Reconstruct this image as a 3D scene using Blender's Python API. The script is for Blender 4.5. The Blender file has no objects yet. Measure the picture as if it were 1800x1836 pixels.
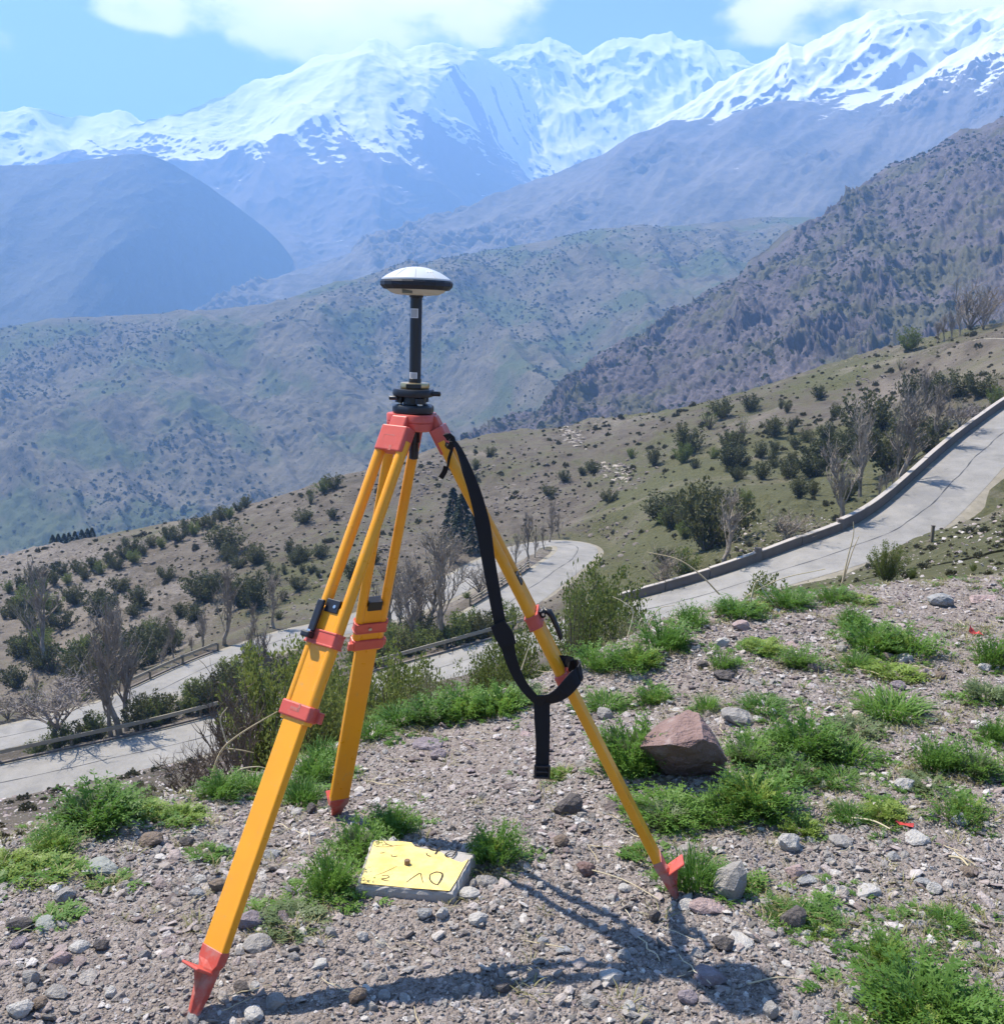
import bpy, math, random
import numpy as np
from mathutils import Matrix, Vector, Euler

random.seed(7)
rng = np.random.default_rng(7)
S = bpy.context.scene
COL = S.collection

# ------------------------------------------------------------------ camera
CAMZ = 1.6
F, CX, CY = 1800.0, 900.0, 918.0            # focal length and centre in photograph pixels
PITCH, ROLL = math.radians(10.8), math.radians(1.9)
CR = Matrix.Rotation(math.radians(90) - PITCH, 3, 'X') @ Matrix.Rotation(ROLL, 3, 'Z')
cam = bpy.data.cameras.new('camera')
cam.sensor_fit = 'HORIZONTAL'
cam.sensor_width = 36.0
cam.lens = 36.0 * F / 1800.0
cam.clip_start = 0.05
cam.clip_end = 60000.0
camo = bpy.data.objects.new('camera', cam)
COL.objects.link(camo)
camo.matrix_world = Matrix.Translation((0, 0, CAMZ)) @ CR.to_4x4()
S.camera = camo

# ------------------------------------------------------------------ sun and sky
SUN_EL, SUN_AZ = math.radians(59.5), math.radians(-61)     # azimuth from +Y (ahead), negative = left
SUND = Vector((math.sin(SUN_AZ) * math.cos(SUN_EL), math.cos(SUN_AZ) * math.cos(SUN_EL), math.sin(SUN_EL)))
sl = bpy.data.lights.new('sun', 'SUN')
sl.energy = 5.0
sl.angle = math.radians(0.5)
sl.color = (1.0, 0.92, 0.80)
slo = bpy.data.objects.new('sun', sl)
COL.objects.link(slo)
slo.rotation_euler = SUND.to_track_quat('Z', 'Y').to_euler()

W = bpy.data.worlds.new('World')
S.world = W
W.use_nodes = True
SKY_STRENGTH = 0.05


def build_world():
    nt = W.node_tree
    nt.nodes.clear()
    N, L = nt.nodes.new, nt.links.new
    out = N('ShaderNodeOutputWorld')
    bg = N('ShaderNodeBackground')
    bg.inputs['Strength'].default_value = SKY_STRENGTH
    sky = N('ShaderNodeTexSky')
    sky.sky_type = 'NISHITA'
    sky.sun_disc = False
    sky.sun_elevation = SUN_EL
    sky.sun_rotation = SUN_AZ
    sky.altitude = 1500
    sky.air_density = 1.0
    sky.dust_density = 0.6
    sky.ozone_density = 1.2
    tc = N('ShaderNodeTexCoord')

    def math_(op, a, b=None, c=None):
        n = N('ShaderNodeMath')
        n.operation = op
        for i, v in enumerate((a, b, c)):
            if v is None:
                continue
            if isinstance(v, (int, float)):
                n.inputs[i].default_value = v
            else:
                L(v, n.inputs[i])
        return n.outputs[0]
    sep = N('ShaderNodeSeparateXYZ')
    L(tc.outputs['Generated'], sep.inputs[0])
    x, y, z = sep.outputs
    az = math_('ARCTAN2', x, y)
    el = math_('ARCSINE', z)
    # soft fractal noise over the whole sky dome
    comb = N('ShaderNodeCombineXYZ')
    L(math_('MULTIPLY', az, 1.0), comb.inputs[0])
    L(math_('MULTIPLY', el, 1.6), comb.inputs[1])
    n1 = N('ShaderNodeTexNoise')
    n1.inputs['Scale'].default_value = 8.5
    n1.inputs['Detail'].default_value = 9.0
    n1.inputs['Roughness'].default_value = 0.56
    L(comb.outputs[0], n1.inputs['Vector'])
    n2 = N('ShaderNodeTexNoise')
    n2.inputs['Scale'].default_value = 2.1
    n2.inputs['Detail'].default_value = 3.0
    L(comb.outputs[0], n2.inputs['Vector'])
    cover = None
    # cumulus banks: (azimuth deg, elevation deg, half widths deg, weight)
    for (a, e, wa, we, k) in CLOUDS:
        da = math_('DIVIDE', math_('SUBTRACT', az, math.radians(a)), math.radians(wa))
        de = math_('DIVIDE', math_('SUBTRACT', el, math.radians(e)), math.radians(we))
        r2 = math_('ADD', math_('POWER', math_('ABSOLUTE', da), 4.0), math_('POWER', math_('ABSOLUTE', de), 4.0))
        g = math_('MULTIPLY', math_('EXPONENT', math_('MULTIPLY', r2, -1.0)), k)
        cover = g if cover is None else math_('ADD', cover, g)
    cover = math_('MINIMUM', cover, 1.0)
    # noise driven cover everywhere else on the dome
    far = math_('MULTIPLY', math_('SUBTRACT', n2.outputs[0], 0.54), 1.0)
    inwin = math_('EXPONENT', math_('MULTIPLY', math_('POWER', math_('DIVIDE', az, math.radians(40)), 4.0), -1.0))
    far = math_('MULTIPLY', far, math_('SUBTRACT', 1.0, inwin))
    tot = math_('ADD', cover, far)
    dens = math_('ADD', tot, math_('MULTIPLY', math_('SUBTRACT', n1.outputs[0], 0.5), 2.5))
    mr = N('ShaderNodeMapRange')
    mr.interpolation_type = 'SMOOTHSTEP'
    mr.inputs['From Min'].default_value = 0.40
    mr.inputs['From Max'].default_value = 0.86
    L(dens, mr.inputs['Value'])
    mix = N('ShaderNodeMix')
    mix.data_type = 'RGBA'
    L(mr.outputs[0], mix.inputs['Factor'])
    L(sky.outputs[0], mix.inputs[6])
    # cloud brightness varies with the fine noise
    cr = N('ShaderNodeMapRange')
    cr.inputs['From Min'].default_value = 0.5
    cr.inputs['From Max'].default_value = 1.3
    cr.inputs['To Min'].default_value = 0.0
    cr.inputs['To Max'].default_value = 1.0
    L(dens, cr.inputs['Value'])
    cc = N('ShaderNodeMix')
    cc.data_type = 'RGBA'
    L(cr.outputs[0], cc.inputs['Factor'])
    k = CLOUD_LUM / SKY_STRENGTH
    cc.inputs[6].default_value = (0.95 * k, 0.84 * k, 0.86 * k, 1)
    cc.inputs[7].default_value = (1.30 * k, 1.06 * k, 1.0 * k, 1)
    L(cc.outputs[2], mix.inputs[7])
    L(mix.outputs[2], bg.inputs['Color'])
    L(bg.outputs[0], out.inputs['Surface'])


CLOUD_LUM = 1.2
CLOUDS = [(-9.2, 17.4, 11.4, 5.2, .92), (-19.6, 14.3, 2.2, .8, .75), (20.0, 17.6, 8.6, 4.8, .95), (-26.5, 18.3, 2.6, .9, .7), (-28.5, 12.2, 4.5, .9, .62), (14.5, 15.2, 4.0, 1.2, .45), (-34, 20, 5, 3, .7), (38, 21, 7, 4, .8),
          (-4, 27, 16, 3, .5), (24, 28, 12, 3, .5)]
build_world()

VS = S.view_settings
VS.view_transform = 'Standard'
VS.look = 'None'
VS.exposure = 1.35
VS.gamma = 1.0
VS.use_curve_mapping = False
CY_ = S.cycles
CY_.use_denoising = True
CY_.max_bounces = 8
CY_.diffuse_bounces = 3
CY_.glossy_bounces = 2
CY_.transmission_bounces = 3
CY_.transparent_max_bounces = 6
CY_.volume_bounces = 4
CY_.use_adaptive_sampling = True
CY_.adaptive_threshold = 0.01
CY_.sample_clamp_indirect = 6.0


# ------------------------------------------------------------------ picture <-> place
def ray(px, py):
    d = CR @ Vector(((px - CX) / F, -(py - CY) / F, -1.0))
    h = math.hypot(d.x, d.y)
    return math.atan2(d.x, d.y), d.z / h         # azimuth, tan(elevation)


def at(px, py, r):
    t, e = ray(px, py)
    return Vector((r * math.sin(t), r * math.cos(t), CAMZ + e * r))


def on_plane(px, py, z):
    t, e = ray(px, py)
    r = (z - CAMZ) / e
    return at(px, py, r)


# ------------------------------------------------------------------ numpy noise
def _hash(ix, iy, seed):
    h = (ix.astype(np.int64) * 374761393 + iy.astype(np.int64) * 668265263 + seed * 974711) & 0x7fffffff
    h = ((h ^ (h >> 13)) * 1274126177) & 0x7fffffff
    h = h ^ (h >> 16)
    return (h & 0xffff) / 65535.0


def vnoise(x, y, seed=0):
    x = np.asarray(x, float); y = np.asarray(y, float)
    ix = np.floor(x); iy = np.floor(y)
    fx = x - ix; fy = y - iy
    fx = fx * fx * fx * (fx * (fx * 6 - 15) + 10); fy = fy * fy * fy * (fy * (fy * 6 - 15) + 10)
    a = _hash(ix, iy, seed); b = _hash(ix + 1, iy, seed)
    c = _hash(ix, iy + 1, seed); d = _hash(ix + 1, iy + 1, seed)
    return (a + (b - a) * fx) * (1 - fy) + (c + (d - c) * fx) * fy - 0.5


def fbm(x, y, octaves=5, seed=0, gain=0.5, lac=2.03):
    s = 0.0; a = 1.0
    for o in range(octaves):
        s = s + a * vnoise(x, y, seed + o * 17)
        # rotate a little every octave
        x, y = (x * 0.8 - y * 0.6) * lac, (x * 0.6 + y * 0.8) * lac
        a *= gain
    return s


def ridged(x, y, octaves=5, seed=0, gain=0.5, lac=2.03):
    s = 0.0; a = 1.0
    for o in range(octaves):
        s = s + a * (0.5 - 2 * np.abs(vnoise(x, y, seed + o * 17)))
        x, y = (x * 0.8 - y * 0.6) * lac, (x * 0.6 + y * 0.8) * lac
        a *= gain
    return s


def sstep(a, b, x):
    t = np.clip((x - a) / (b - a), 0, 1)
    return t * t * (3 - 2 * t)


# ------------------------------------------------------------------ object helpers
def props(o, label=None, cat=None, group=None, kind=None):
    if label: o['label'] = label
    if cat: o['category'] = cat
    if group: o['group'] = group
    if kind: o['kind'] = kind
    return o


def mesh_obj(name, verts, faces, mat=None, parent=None, smooth=False, link=True):
    me = bpy.data.meshes.new(name)
    me.from_pydata([tuple(v) for v in verts], [], faces)
    me.update()
    if smooth:
        me.polygons.foreach_set('use_smooth', np.ones(len(me.polygons), bool))
    o = bpy.data.objects.new(name, me)
    if mat is not None:
        for m in (mat if isinstance(mat, (list, tuple)) else [mat]):
            me.materials.append(m)
    if link: COL.objects.link(o)
    if parent is not None: o.parent = parent
    return o


def grid_obj(name, P, mat=None, smooth=True, wrap=False, kind=None):
    """P: (rows, cols, 3) array of points -> one quad sheet."""
    R, C = P.shape[:2]
    me = bpy.data.meshes.new(name)
    me.vertices.add(R * C)
    me.vertices.foreach_set('co', P.reshape(-1).astype(np.float32))
    cc = C if wrap else C - 1
    i, j = np.meshgrid(np.arange(R - 1), np.arange(cc), indexing='ij')
    j2 = (j + 1) % C
    q = np.stack([i * C + j, i * C + j2, (i + 1) * C + j2, (i + 1) * C + j], -1).reshape(-1, 4)
    n = len(q)
    me.loops.add(n * 4)
    me.loops.foreach_set('vertex_index', q.reshape(-1).astype(np.int32))
    me.polygons.add(n)
    me.polygons.foreach_set('loop_start', (np.arange(n) * 4).astype(np.int32))
    me.polygons.foreach_set('use_smooth', np.full(n, smooth, bool))
    me.update(calc_edges=True)
    me.validate()
    o = bpy.data.objects.new(name, me)
    if mat: me.materials.append(mat)
    COL.objects.link(o)
    if kind: o['kind'] = kind
    return o


def tri_mesh(name, V, T, mats, mi=None, smooth=False):
    """numpy verts (n,3), polygons (m,k) all of k sides."""
    me = bpy.data.meshes.new(name)
    V = np.asarray(V, np.float32); T = np.asarray(T, np.int32)
    me.vertices.add(len(V)); me.vertices.foreach_set('co', V.reshape(-1))
    k = T.shape[1]; n = len(T)
    me.loops.add(n * k); me.loops.foreach_set('vertex_index', T.reshape(-1))
    me.polygons.add(n); me.polygons.foreach_set('loop_start', (np.arange(n) * k).astype(np.int32))
    if mi is not None: me.polygons.foreach_set('material_index', np.asarray(mi, np.int32))
    me.polygons.foreach_set('use_smooth', np.full(n, smooth, bool))
    for m in mats: me.materials.append(m)
    me.update(calc_edges=True)
    return me


def link_mesh(name, me, parent=None, loc=None, rot=None, scale=None):
    o = bpy.data.objects.new(name, me)
    COL.objects.link(o)
    if parent is not None: o.parent = parent
    if loc is not None: o.location = loc
    if rot is not None: o.rotation_euler = rot
    if scale is not None: o.scale = scale if hasattr(scale, '__len__') else (scale,) * 3
    return o


def empty(name, loc, rz=0.0):
    o = bpy.data.objects.new(name, None)
    o.empty_display_size = 0.2
    COL.objects.link(o)
    o.location = loc
    o.rotation_euler = (0, 0, rz)
    return o


def scatter(name, pts, rots, scls, idx, protos, kind='stuff'):
    """One object whose geometry nodes set the prototype meshes on the given points."""
    pc = bpy.data.collections.new(name + '_shapes')
    for i, p in enumerate(protos):
        po = bpy.data.objects.new('%s_shape_%03d' % (name, i), p)
        pc.objects.link(po)
    me = bpy.data.meshes.new(name)
    n = len(pts)
    me.vertices.add(n)
    me.vertices.foreach_set('co', np.asarray(pts, np.float32).reshape(-1))
    for an, typ, dat in (('rot', 'FLOAT_VECTOR', rots), ('scl', 'FLOAT_VECTOR', scls)):
        a = me.attributes.new(an, typ, 'POINT')
        a.data.foreach_set('vector', np.asarray(dat, np.float32).reshape(-1))
    a = me.attributes.new('idx', 'INT', 'POINT')
    a.data.foreach_set('value', np.asarray(idx, np.int32))
    me.update()
    o = bpy.data.objects.new(name, me)
    COL.objects.link(o)
    o['kind'] = kind
    ng = bpy.data.node_groups.new(name + '_nodes', 'GeometryNodeTree')
    ng.interface.new_socket('Geometry', in_out='INPUT', socket_type='NodeSocketGeometry')
    ng.interface.new_socket('Geometry', in_out='OUTPUT', socket_type='NodeSocketGeometry')
    N, L = ng.nodes.new, ng.links.new
    gi = N('NodeGroupInput'); go = N('NodeGroupOutput')
    ip = N('GeometryNodeInstanceOnPoints')
    ci = N('GeometryNodeCollectionInfo')
    ci.inputs['Collection'].default_value = pc
    ci.inputs['Separate Children'].default_value = True
    ci.inputs['Reset Children'].default_value = True

    def attr(nm, t):
        a = N('GeometryNodeInputNamedAttribute')
        a.data_type = t
        a.inputs['Name'].default_value = nm
        return a.outputs['Attribute']
    e2r = N('FunctionNodeEulerToRotation')
    L(attr('rot', 'FLOAT_VECTOR'), e2r.inputs[0])
    L(gi.outputs[0], ip.inputs['Points'])
    L(ci.outputs[0], ip.inputs['Instance'])
    ip.inputs['Pick Instance'].default_value = True
    L(attr('idx', 'INT'), ip.inputs['Instance Index'])
    L(e2r.outputs[0], ip.inputs['Rotation'])
    L(attr('scl', 'FLOAT_VECTOR'), ip.inputs['Scale'])
    L(ip.outputs[0], go.inputs[0])
    md = o.modifiers.new('scatter', 'NODES')
    md.node_group = ng
    return o


# ------------------------------------------------------------------ material helpers
class Mat:
    def __init__(self, name, rough=0.8, spec=0.3):
        self.m = bpy.data.materials.new(name)
        self.m.use_nodes = True
        self.nt = self.m.node_tree
        self.b = self.nt.nodes['Principled BSDF']
        self.b.inputs['Roughness'].default_value = rough
        self.b.inputs['Specular IOR Level'].default_value = spec
        self._pos = None

    def N(self, t, **kw):
        n = self.nt.nodes.new(t)
        for k, v in kw.items(): setattr(n, k, v)
        return n

    def L(self, a, b): self.nt.links.new(a, b)

    def pos(self):
        if self._pos is None:
            self._pos = self.N('ShaderNodeNewGeometry')
        return self._pos.outputs['Position']

    def nrm(self):
        self.pos()
        return self._pos.outputs['Normal']

    def obj(self):
        return self.N('ShaderNodeTexCoord').outputs['Object']

    def noise(self, scale, detail=4, rough=0.55, vec=None, dist=0.0):
        n = self.N('ShaderNodeTexNoise')
        n.inputs['Scale'].default_value = scale
        n.inputs['Detail'].default_value = detail
        n.inputs['Roughness'].default_value = rough
        n.inputs['Distortion'].default_value = dist
        self.L(vec if vec is not None else self.pos(), n.inputs['Vector'])
        return n.outputs[0]

    def voro(self, scale, vec=None, feature='F1', out='Distance', rand=1.0):
        n = self.N('ShaderNodeTexVoronoi', feature=feature)
        n.inputs['Scale'].default_value = scale
        n.inputs['Randomness'].default_value = rand
        self.L(vec if vec is not None else self.pos(), n.inputs['Vector'])
        return n.outputs[out]

    def ramp(self, fac, stops, interp='LINEAR'):
        n = self.N('ShaderNodeValToRGB')
        cr = n.color_ramp
        cr.interpolation = interp
        while len(cr.elements) < len(stops): cr.elements.new(0.5)
        for el, (p, c) in zip(cr.elements, stops):
            el.position = p
            el.color = (c, c, c, 1) if isinstance(c, (int, float)) else (*c, 1)
        self.L(fac, n.inputs[0])
        return n.outputs[0]

    def rng(self, v, a, b, c=0.0, d=1.0, smooth=False):
        n = self.N('ShaderNodeMapRange')
        if smooth: n.interpolation_type = 'SMOOTHSTEP'
        for nm, x in (('From Min', a), ('From Max', b), ('To Min', c), ('To Max', d)):
            n.inputs[nm].default_value = x
        self.L(v, n.inputs['Value'])
        return n.outputs[0]

    def mix(self, f, a, b, blend='MIX'):
        n = self.N('ShaderNodeMix', data_type='RGBA', blend_type=blend)
        for s, v in ((n.inputs['Factor'], f), (n.inputs[6], a), (n.inputs[7], b)):
            if isinstance(v, (int, float)):
                s.default_value = v if s.type == 'VALUE' else (v, v, v, 1)
            elif isinstance(v, tuple): s.default_value = (*v, 1) if len(v) == 3 else v
            else: self.L(v, s)
        return n.outputs[2]

    def math(self, op, a, b=0.0, c=0.0):
        n = self.N('ShaderNodeMath', operation=op)
        for i, v in enumerate((a, b, c)):
            if isinstance(v, (int, float)): n.inputs[i].default_value = v
            else: self.L(v, n.inputs[i])
        return n.outputs[0]

    def attr(self, name):
        n = self.N('ShaderNodeAttribute')
        n.attribute_name = name
        return n

    def rand(self):
        return self.N('ShaderNodeObjectInfo').outputs['Random']

    def sepz(self, v, i=2):
        n = self.N('ShaderNodeSeparateXYZ')
        self.L(v, n.inputs[0])
        return n.outputs[i]

    def mapping(self, vec, scale=(1, 1, 1), rot=(0, 0, 0), loc=(0, 0, 0)):
        n = self.N('ShaderNodeMapping')
        n.inputs['Scale'].default_value = scale
        n.inputs['Rotation'].default_value = rot
        n.inputs['Location'].default_value = loc
        self.L(vec, n.inputs['Vector'])
        return n.outputs[0]

    def color(self, c):
        if isinstance(c, tuple): self.b.inputs['Base Color'].default_value = (*c, 1)
        else: self.L(c, self.b.inputs['Base Color'])
        return self

    def bump(self, h, strength=0.5, dist=0.05):
        n = self.N('ShaderNodeBump')
        n.inputs['Strength'].default_value = strength
        n.inputs['Distance'].default_value = dist
        self.L(h, n.inputs['Height'])
        self.L(n.outputs[0], self.b.inputs['Normal'])
        return self

    def translucent(self, col, fac=0.35):
        t = self.N('ShaderNodeBsdfTranslucent')
        if isinstance(col, tuple): t.inputs[0].default_value = (*col, 1)
        else: self.L(col, t.inputs[0])
        mx = self.N('ShaderNodeMixShader')
        mx.inputs[0].default_value = fac
        self.L(self.b.outputs[0], mx.inputs[1])
        self.L(t.outputs[0], mx.inputs[2])
        out = [n for n in self.nt.nodes if n.type == 'OUTPUT_MATERIAL'][0]
        self.L(mx.outputs[0], out.inputs['Surface'])
        return self
# ================================================================== terrain shape
def tps_fit(P, v, lam=1e-4):
    P = np.asarray(P, float); v = np.asarray(v, float)
    d = np.linalg.norm(P[:, None] - P[None], axis=2)
    K = np.where(d > 0, d * d * np.log(d + 1e-12), 0) + lam * np.eye(len(P))
    Q = np.hstack([np.ones((len(P), 1)), P])
    A = np.block([[K, Q], [Q.T, np.zeros((3, 3))]])
    w = np.linalg.solve(A, np.concatenate([v, np.zeros(3)]))

    def f(X):
        X = np.asarray(X, float).reshape(-1, 2)
        out = np.empty(len(X))
        for i in range(0, len(X), 20000):
            x = X[i:i + 20000]
            d = np.sqrt(((x[:, None] - P[None]) ** 2).sum(2))
            out[i:i + 20000] = np.where(d > 0, d * d * np.log(d + 1e-12), 0) @ w[:len(P)] + w[len(P)] + x @ w[len(P) + 1:]
        return out
    return f


# rim of the gravel knoll: picture position and distance
RIM = [(-700, 1760, 2.7), (-300, 1640, 2.95), (0, 1530, 3.15), (90, 1478, 3.35), (250, 1458, 3.45), (420, 1412, 3.7), (560, 1372, 3.95), (700, 1306, 4.25),
       (950, 1238, 4.6), (1100, 1172, 4.9), (1250, 1102, 5.5), (1400, 1076, 5.9), (1600, 1056, 6.3), (1800, 1045, 6.6), (2200, 1035, 7.0), (2700, 1030, 7.2)]
rim_t = np.array([ray(a, b)[0] for a, b, r in RIM]); rim_r = np.array([r for *_, r in RIM])
rim_e = np.array([ray(a, b)[1] for a, b, r in RIM])
kn_pts = [(-.24, 2.67, .0), (-.67, 2.05, 0.0), (.54, 2.62, 0.0), (-.555, 3.36, -.17), (-1.2, 2.0, .03), (0, 1.2, .0), (-1, 1, .02), (1.2, 1.2, .0),
          (1.4, 2.6, .02), (0, -1, 0), (-2, -1, 0), (2, -1, 0), (0, -4, 0.1), (-5, -4, .1), (5, -4, .1), (.4, 3.6, -.05), (1.5, 3.8, .03), (2.6, 4.6, .08)]
for (a, b, r) in RIM:
    p = at(a, b, r)
    kn_pts.append((p.x, p.y, p.z))
_kn = np.array(kn_pts)
f_knoll = tps_fit(_kn[:, :2], _kn[:, 2], 1e-3)


def rim_at(t):
    return np.interp(t, rim_t, rim_r, left=2.7, right=7.2)


# hillside beyond: (px, py, distance)
HILL = [
    # column by column, near to far; the last rows of each drop away behind the spur's crest
    (-300, 1560, 6), (-300, 1500, 25), (-300, 1420, 70), (-300, 1370, 90), (-300, 1300, 115), (-300, 1200, 145), (-300, 1090, 180), (-300, 1130, 250), (-300, 1350, 420),
    (0, 1502, 5), (0, 1478, 12), (0, 1455, 25), (0, 1440, 45), (0, 1350, 80), (0, 1325, 94), (0, 1230, 120), (0, 1140, 145), (0, 1070, 165), (0, 1008, 188), (0, 1040, 240), (0, 1250, 420),
    (150, 1455, 8), (150, 1440, 20), (150, 1412, 50),
    (300, 1440, 8), (300, 1400, 25), (300, 1380, 48), (300, 1290, 79), (300, 1245, 92), (300, 1170, 112), (300, 1080, 140), (300, 1000, 165), (300, 948, 185), (300, 985, 240), (300, 1200, 420),
    (600, 1400, 8), (600, 1370, 25), (600, 1320, 48), (600, 1215, 82), (600, 1150, 94), (600, 1085, 115), (600, 990, 140), (600, 920, 160), (600, 868, 178), (600, 900, 230), (600, 1150, 420),
    (800, 1330, 9), (800, 1290, 28), (800, 1245, 48), (800, 1150, 80), (800, 1080, 108), (800, 1010, 128), (800, 900, 158), (800, 800, 192), (800, 830, 250), (800, 1050, 420),
    (1000, 1265, 9), (1000, 1225, 28), (1000, 1170, 50), (1000, 1080, 80), (1000, 965, 128), (1000, 900, 145), (1000, 830, 168), (1000, 771, 200), (1000, 800, 255), (1000, 1000, 420),
    (1200, 1165, 9), (1200, 1140, 28), (1200, 1110, 50), (1200, 1035, 76), (1200, 960, 98), (1200, 880, 124), (1200, 800, 162), (1200, 739, 202), (1200, 768, 255), (1200, 960, 420),
    (1400, 1090, 9), (1400, 1076, 28), (1400, 1055, 52), (1400, 960, 80), (1400, 880, 105), (1400, 780, 148), (1400, 690, 196), (1400, 715, 250), (1400, 900, 420),
    (1600, 1056, 9), (1600, 1045, 18), (1600, 1020, 45), (1600, 900, 92), (1600, 800, 128), (1600, 700, 165), (1600, 632, 192), (1600, 655, 245), (1600, 850, 420),
    (1800, 1035, 9), (1800, 1000, 22), (1800, 940, 50), (1800, 860, 86), (1800, 735, 126), (1800, 680, 142), (1780, 640, 156), (1790, 592, 178), (1800, 606, 240), (1800, 780, 420),
    (2100, 1030, 9), (2100, 980, 22), (2100, 880, 55), (2100, 760, 95), (2100, 690, 125), (2100, 620, 150), (2100, 585, 178), (2100, 600, 240), (2100, 780, 420),
    (2600, 1020, 9), (2600, 860, 55), (2600, 700, 110), (2600, 600, 170), (2600, 760, 420),
    (-800, 1620, 8), (-800, 1480, 70), (-800, 1330, 120), (-800, 1200, 180), (-800, 1400, 420),
]


def spline(P, step):
    P = [Vector(p) for p in P]
    P = [P[0] * 2 - P[1]] + P + [P[-1] * 2 - P[-2]]
    out = []
    for i in range(1, len(P) - 2):
        a, b, c, d = P[i - 1:i + 3]
        n = max(2, int((c - b).length / step))
        for k in range(n):
            t = k / n
            out.append(0.5 * ((2 * b) + (c - a) * t + (2 * a - 5 * b + 4 * c - d) * t * t + (3 * b - a - 3 * c + d) * t ** 3))
    out.append(P[-2])
    return out


def smooth_line(L, it):
    A = np.array([tuple(p) for p in L])
    for _ in range(it):
        A[1:-1] = (A[:-2] + 2 * A[1:-1] + A[2:]) / 4
    return A


ROAD_W = 5.5
ROAD_WB = 4.8
ROAD_A = [(-420, 1515, 66), (-200, 1458, 66), (0, 1406, 66), (180, 1366, 66), (350, 1326, 66), (500, 1284, 67), (650, 1240, 67.5), (800, 1196, 68), (950, 1150, 68),
          (1100, 1108, 68), (1250, 1071, 69), (1400, 1025, 71), (1500, 993, 74), (1580, 964, 79), (1640, 928, 85), (1700, 872, 93), (1750, 822, 102), (1810, 768, 114), (1900, 705, 130), (2050, 640, 152)]
ROAD_B = [(845, 1120, 87), (890, 1098, 89), (950, 1057, 97), (1000, 1020, 105), (1035, 992, 114), (1030, 976, 121), (985, 974, 124), (925, 990, 122),
          (870, 1018, 117), (800, 1058, 111), (700, 1098, 105), (600, 1127, 101), (530, 1140, 98), (460, 1164, 96), (390, 1190, 94), (320, 1222, 91), (250, 1257, 88), (150, 1288, 87),
          (50, 1313, 86), (-80, 1340, 86), (-300, 1385, 86)]
ROAD_C = [(1700, 640, 178), (1745, 616, 176), (1800, 606, 172), (1870, 612, 166), (1960, 640, 158)]
road_lines = []
for R_ in (ROAD_A, ROAD_B, ROAD_C):
    pts = spline([at(*p) for p in R_], 0.8)
    road_lines.append(smooth_line(pts, 14))
for R_ in (ROAD_A, ROAD_B):
    HILL += R_[1:-1]

_h = [(ray(a, b)[0], math.log(r), ray(a, b)[1]) for a, b, r in HILL]
_h += [(t, math.log(r * 1.04), e - 0.006) for t, r, e in zip(rim_t, rim_r, rim_e)]
_h = np.array(_h)
TS, RS = 1 / math.radians(9), 1 / 0.28
f_hill = tps_fit(np.column_stack([_h[:, 0] * TS, _h[:, 1] * RS]), _h[:, 2], 2e-2)


def road_blend(x, y, z):
    """Cut and fill: press the slope to the road bed near every road."""
    out = z.copy()
    dist = np.full(len(x), 1e9)
    sel = np.where((np.hypot(x, y) > 45) & (np.hypot(x, y) < 200) & (y > 10))[0]
    if not len(sel): return out, dist
    for rl in road_lines:
        lo, hi = rl[:, :2].min(0) - 14, rl[:, :2].max(0) + 14
        s2 = sel[(x[sel] > lo[0]) & (x[sel] < hi[0]) & (y[sel] > lo[1]) & (y[sel] < hi[1])]
        for i in range(0, len(s2), 8000):
            s = s2[i:i + 8000]
            d2 = (x[s][:, None] - rl[None, :, 0]) ** 2 + (y[s][:, None] - rl[None, :, 1]) ** 2
            k = d2.argmin(1)
            d = np.sqrt(d2[np.arange(len(s)), k])
            w = 1 - sstep(ROAD_W / 2 + 0.9, ROAD_W / 2 + 5.0, d)
            out[s] = out[s] * (1 - w) + (rl[k, 2] - 0.10) * w
            dist[s] = np.minimum(dist[s], d)
    return out, dist


def ground(x, y, detail=True, want_dist=False):
    x = np.atleast_1d(np.asarray(x, float)); y = np.atleast_1d(np.asarray(y, float))
    r = np.hypot(x, y); t = np.arctan2(x, y)
    zk = f_knoll(np.column_stack([x, y]))
    rr = rim_at(t)
    tc = np.clip(t, -0.85, 0.98)
    zh = CAMZ + r * f_hill(np.column_stack([tc * TS, np.log(np.maximum(r, 2.0)) * RS]))
    w = sstep(0.985, 1.13, r / rr)
    behind = sstep(1.0, 1.5, np.abs(t))
    zh = zh * (1 - behind) + (zk.clip(-.3, .3) - np.maximum(r - rr, 0) * 0.45 * (r < 300) - 135 * (r >= 300)) * behind
    z = np.where(w <= 0, zk, zk * (1 - w) + zh * w)
    z, dist = road_blend(x, y, z)
    if detail:
        near = 1 - sstep(8, 20, r)
        off = sstep(ROAD_W / 2 + 0.6, ROAD_W / 2 + 3, dist)
        z = z + near * (0.025 * fbm(x * 1.7, y * 1.7, 3, 5) + 0.016 * fbm(x * 9, y * 9, 4, 9))
        f = (1 - near) * off
        z = z + f * (1.4 * fbm(x / 19, y / 19, 3, 21) + 0.5 * fbm(x / 4.5, y / 4.5, 4, 23)) * sstep(12, 60, r)
        # rock ribs
        rk = sstep(0.10, 0.42, fbm(x / 24 + 3, y / 24, 3, 77))
        z = z + f * rk * sstep(60, 100, r) * 0.9 * (ridged(x / 3.1, y / 3.1, 4, 31) + .3)
    return (z, dist) if want_dist else z


G = {}                                     # the finished ground sheet, for quick look-ups


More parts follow.
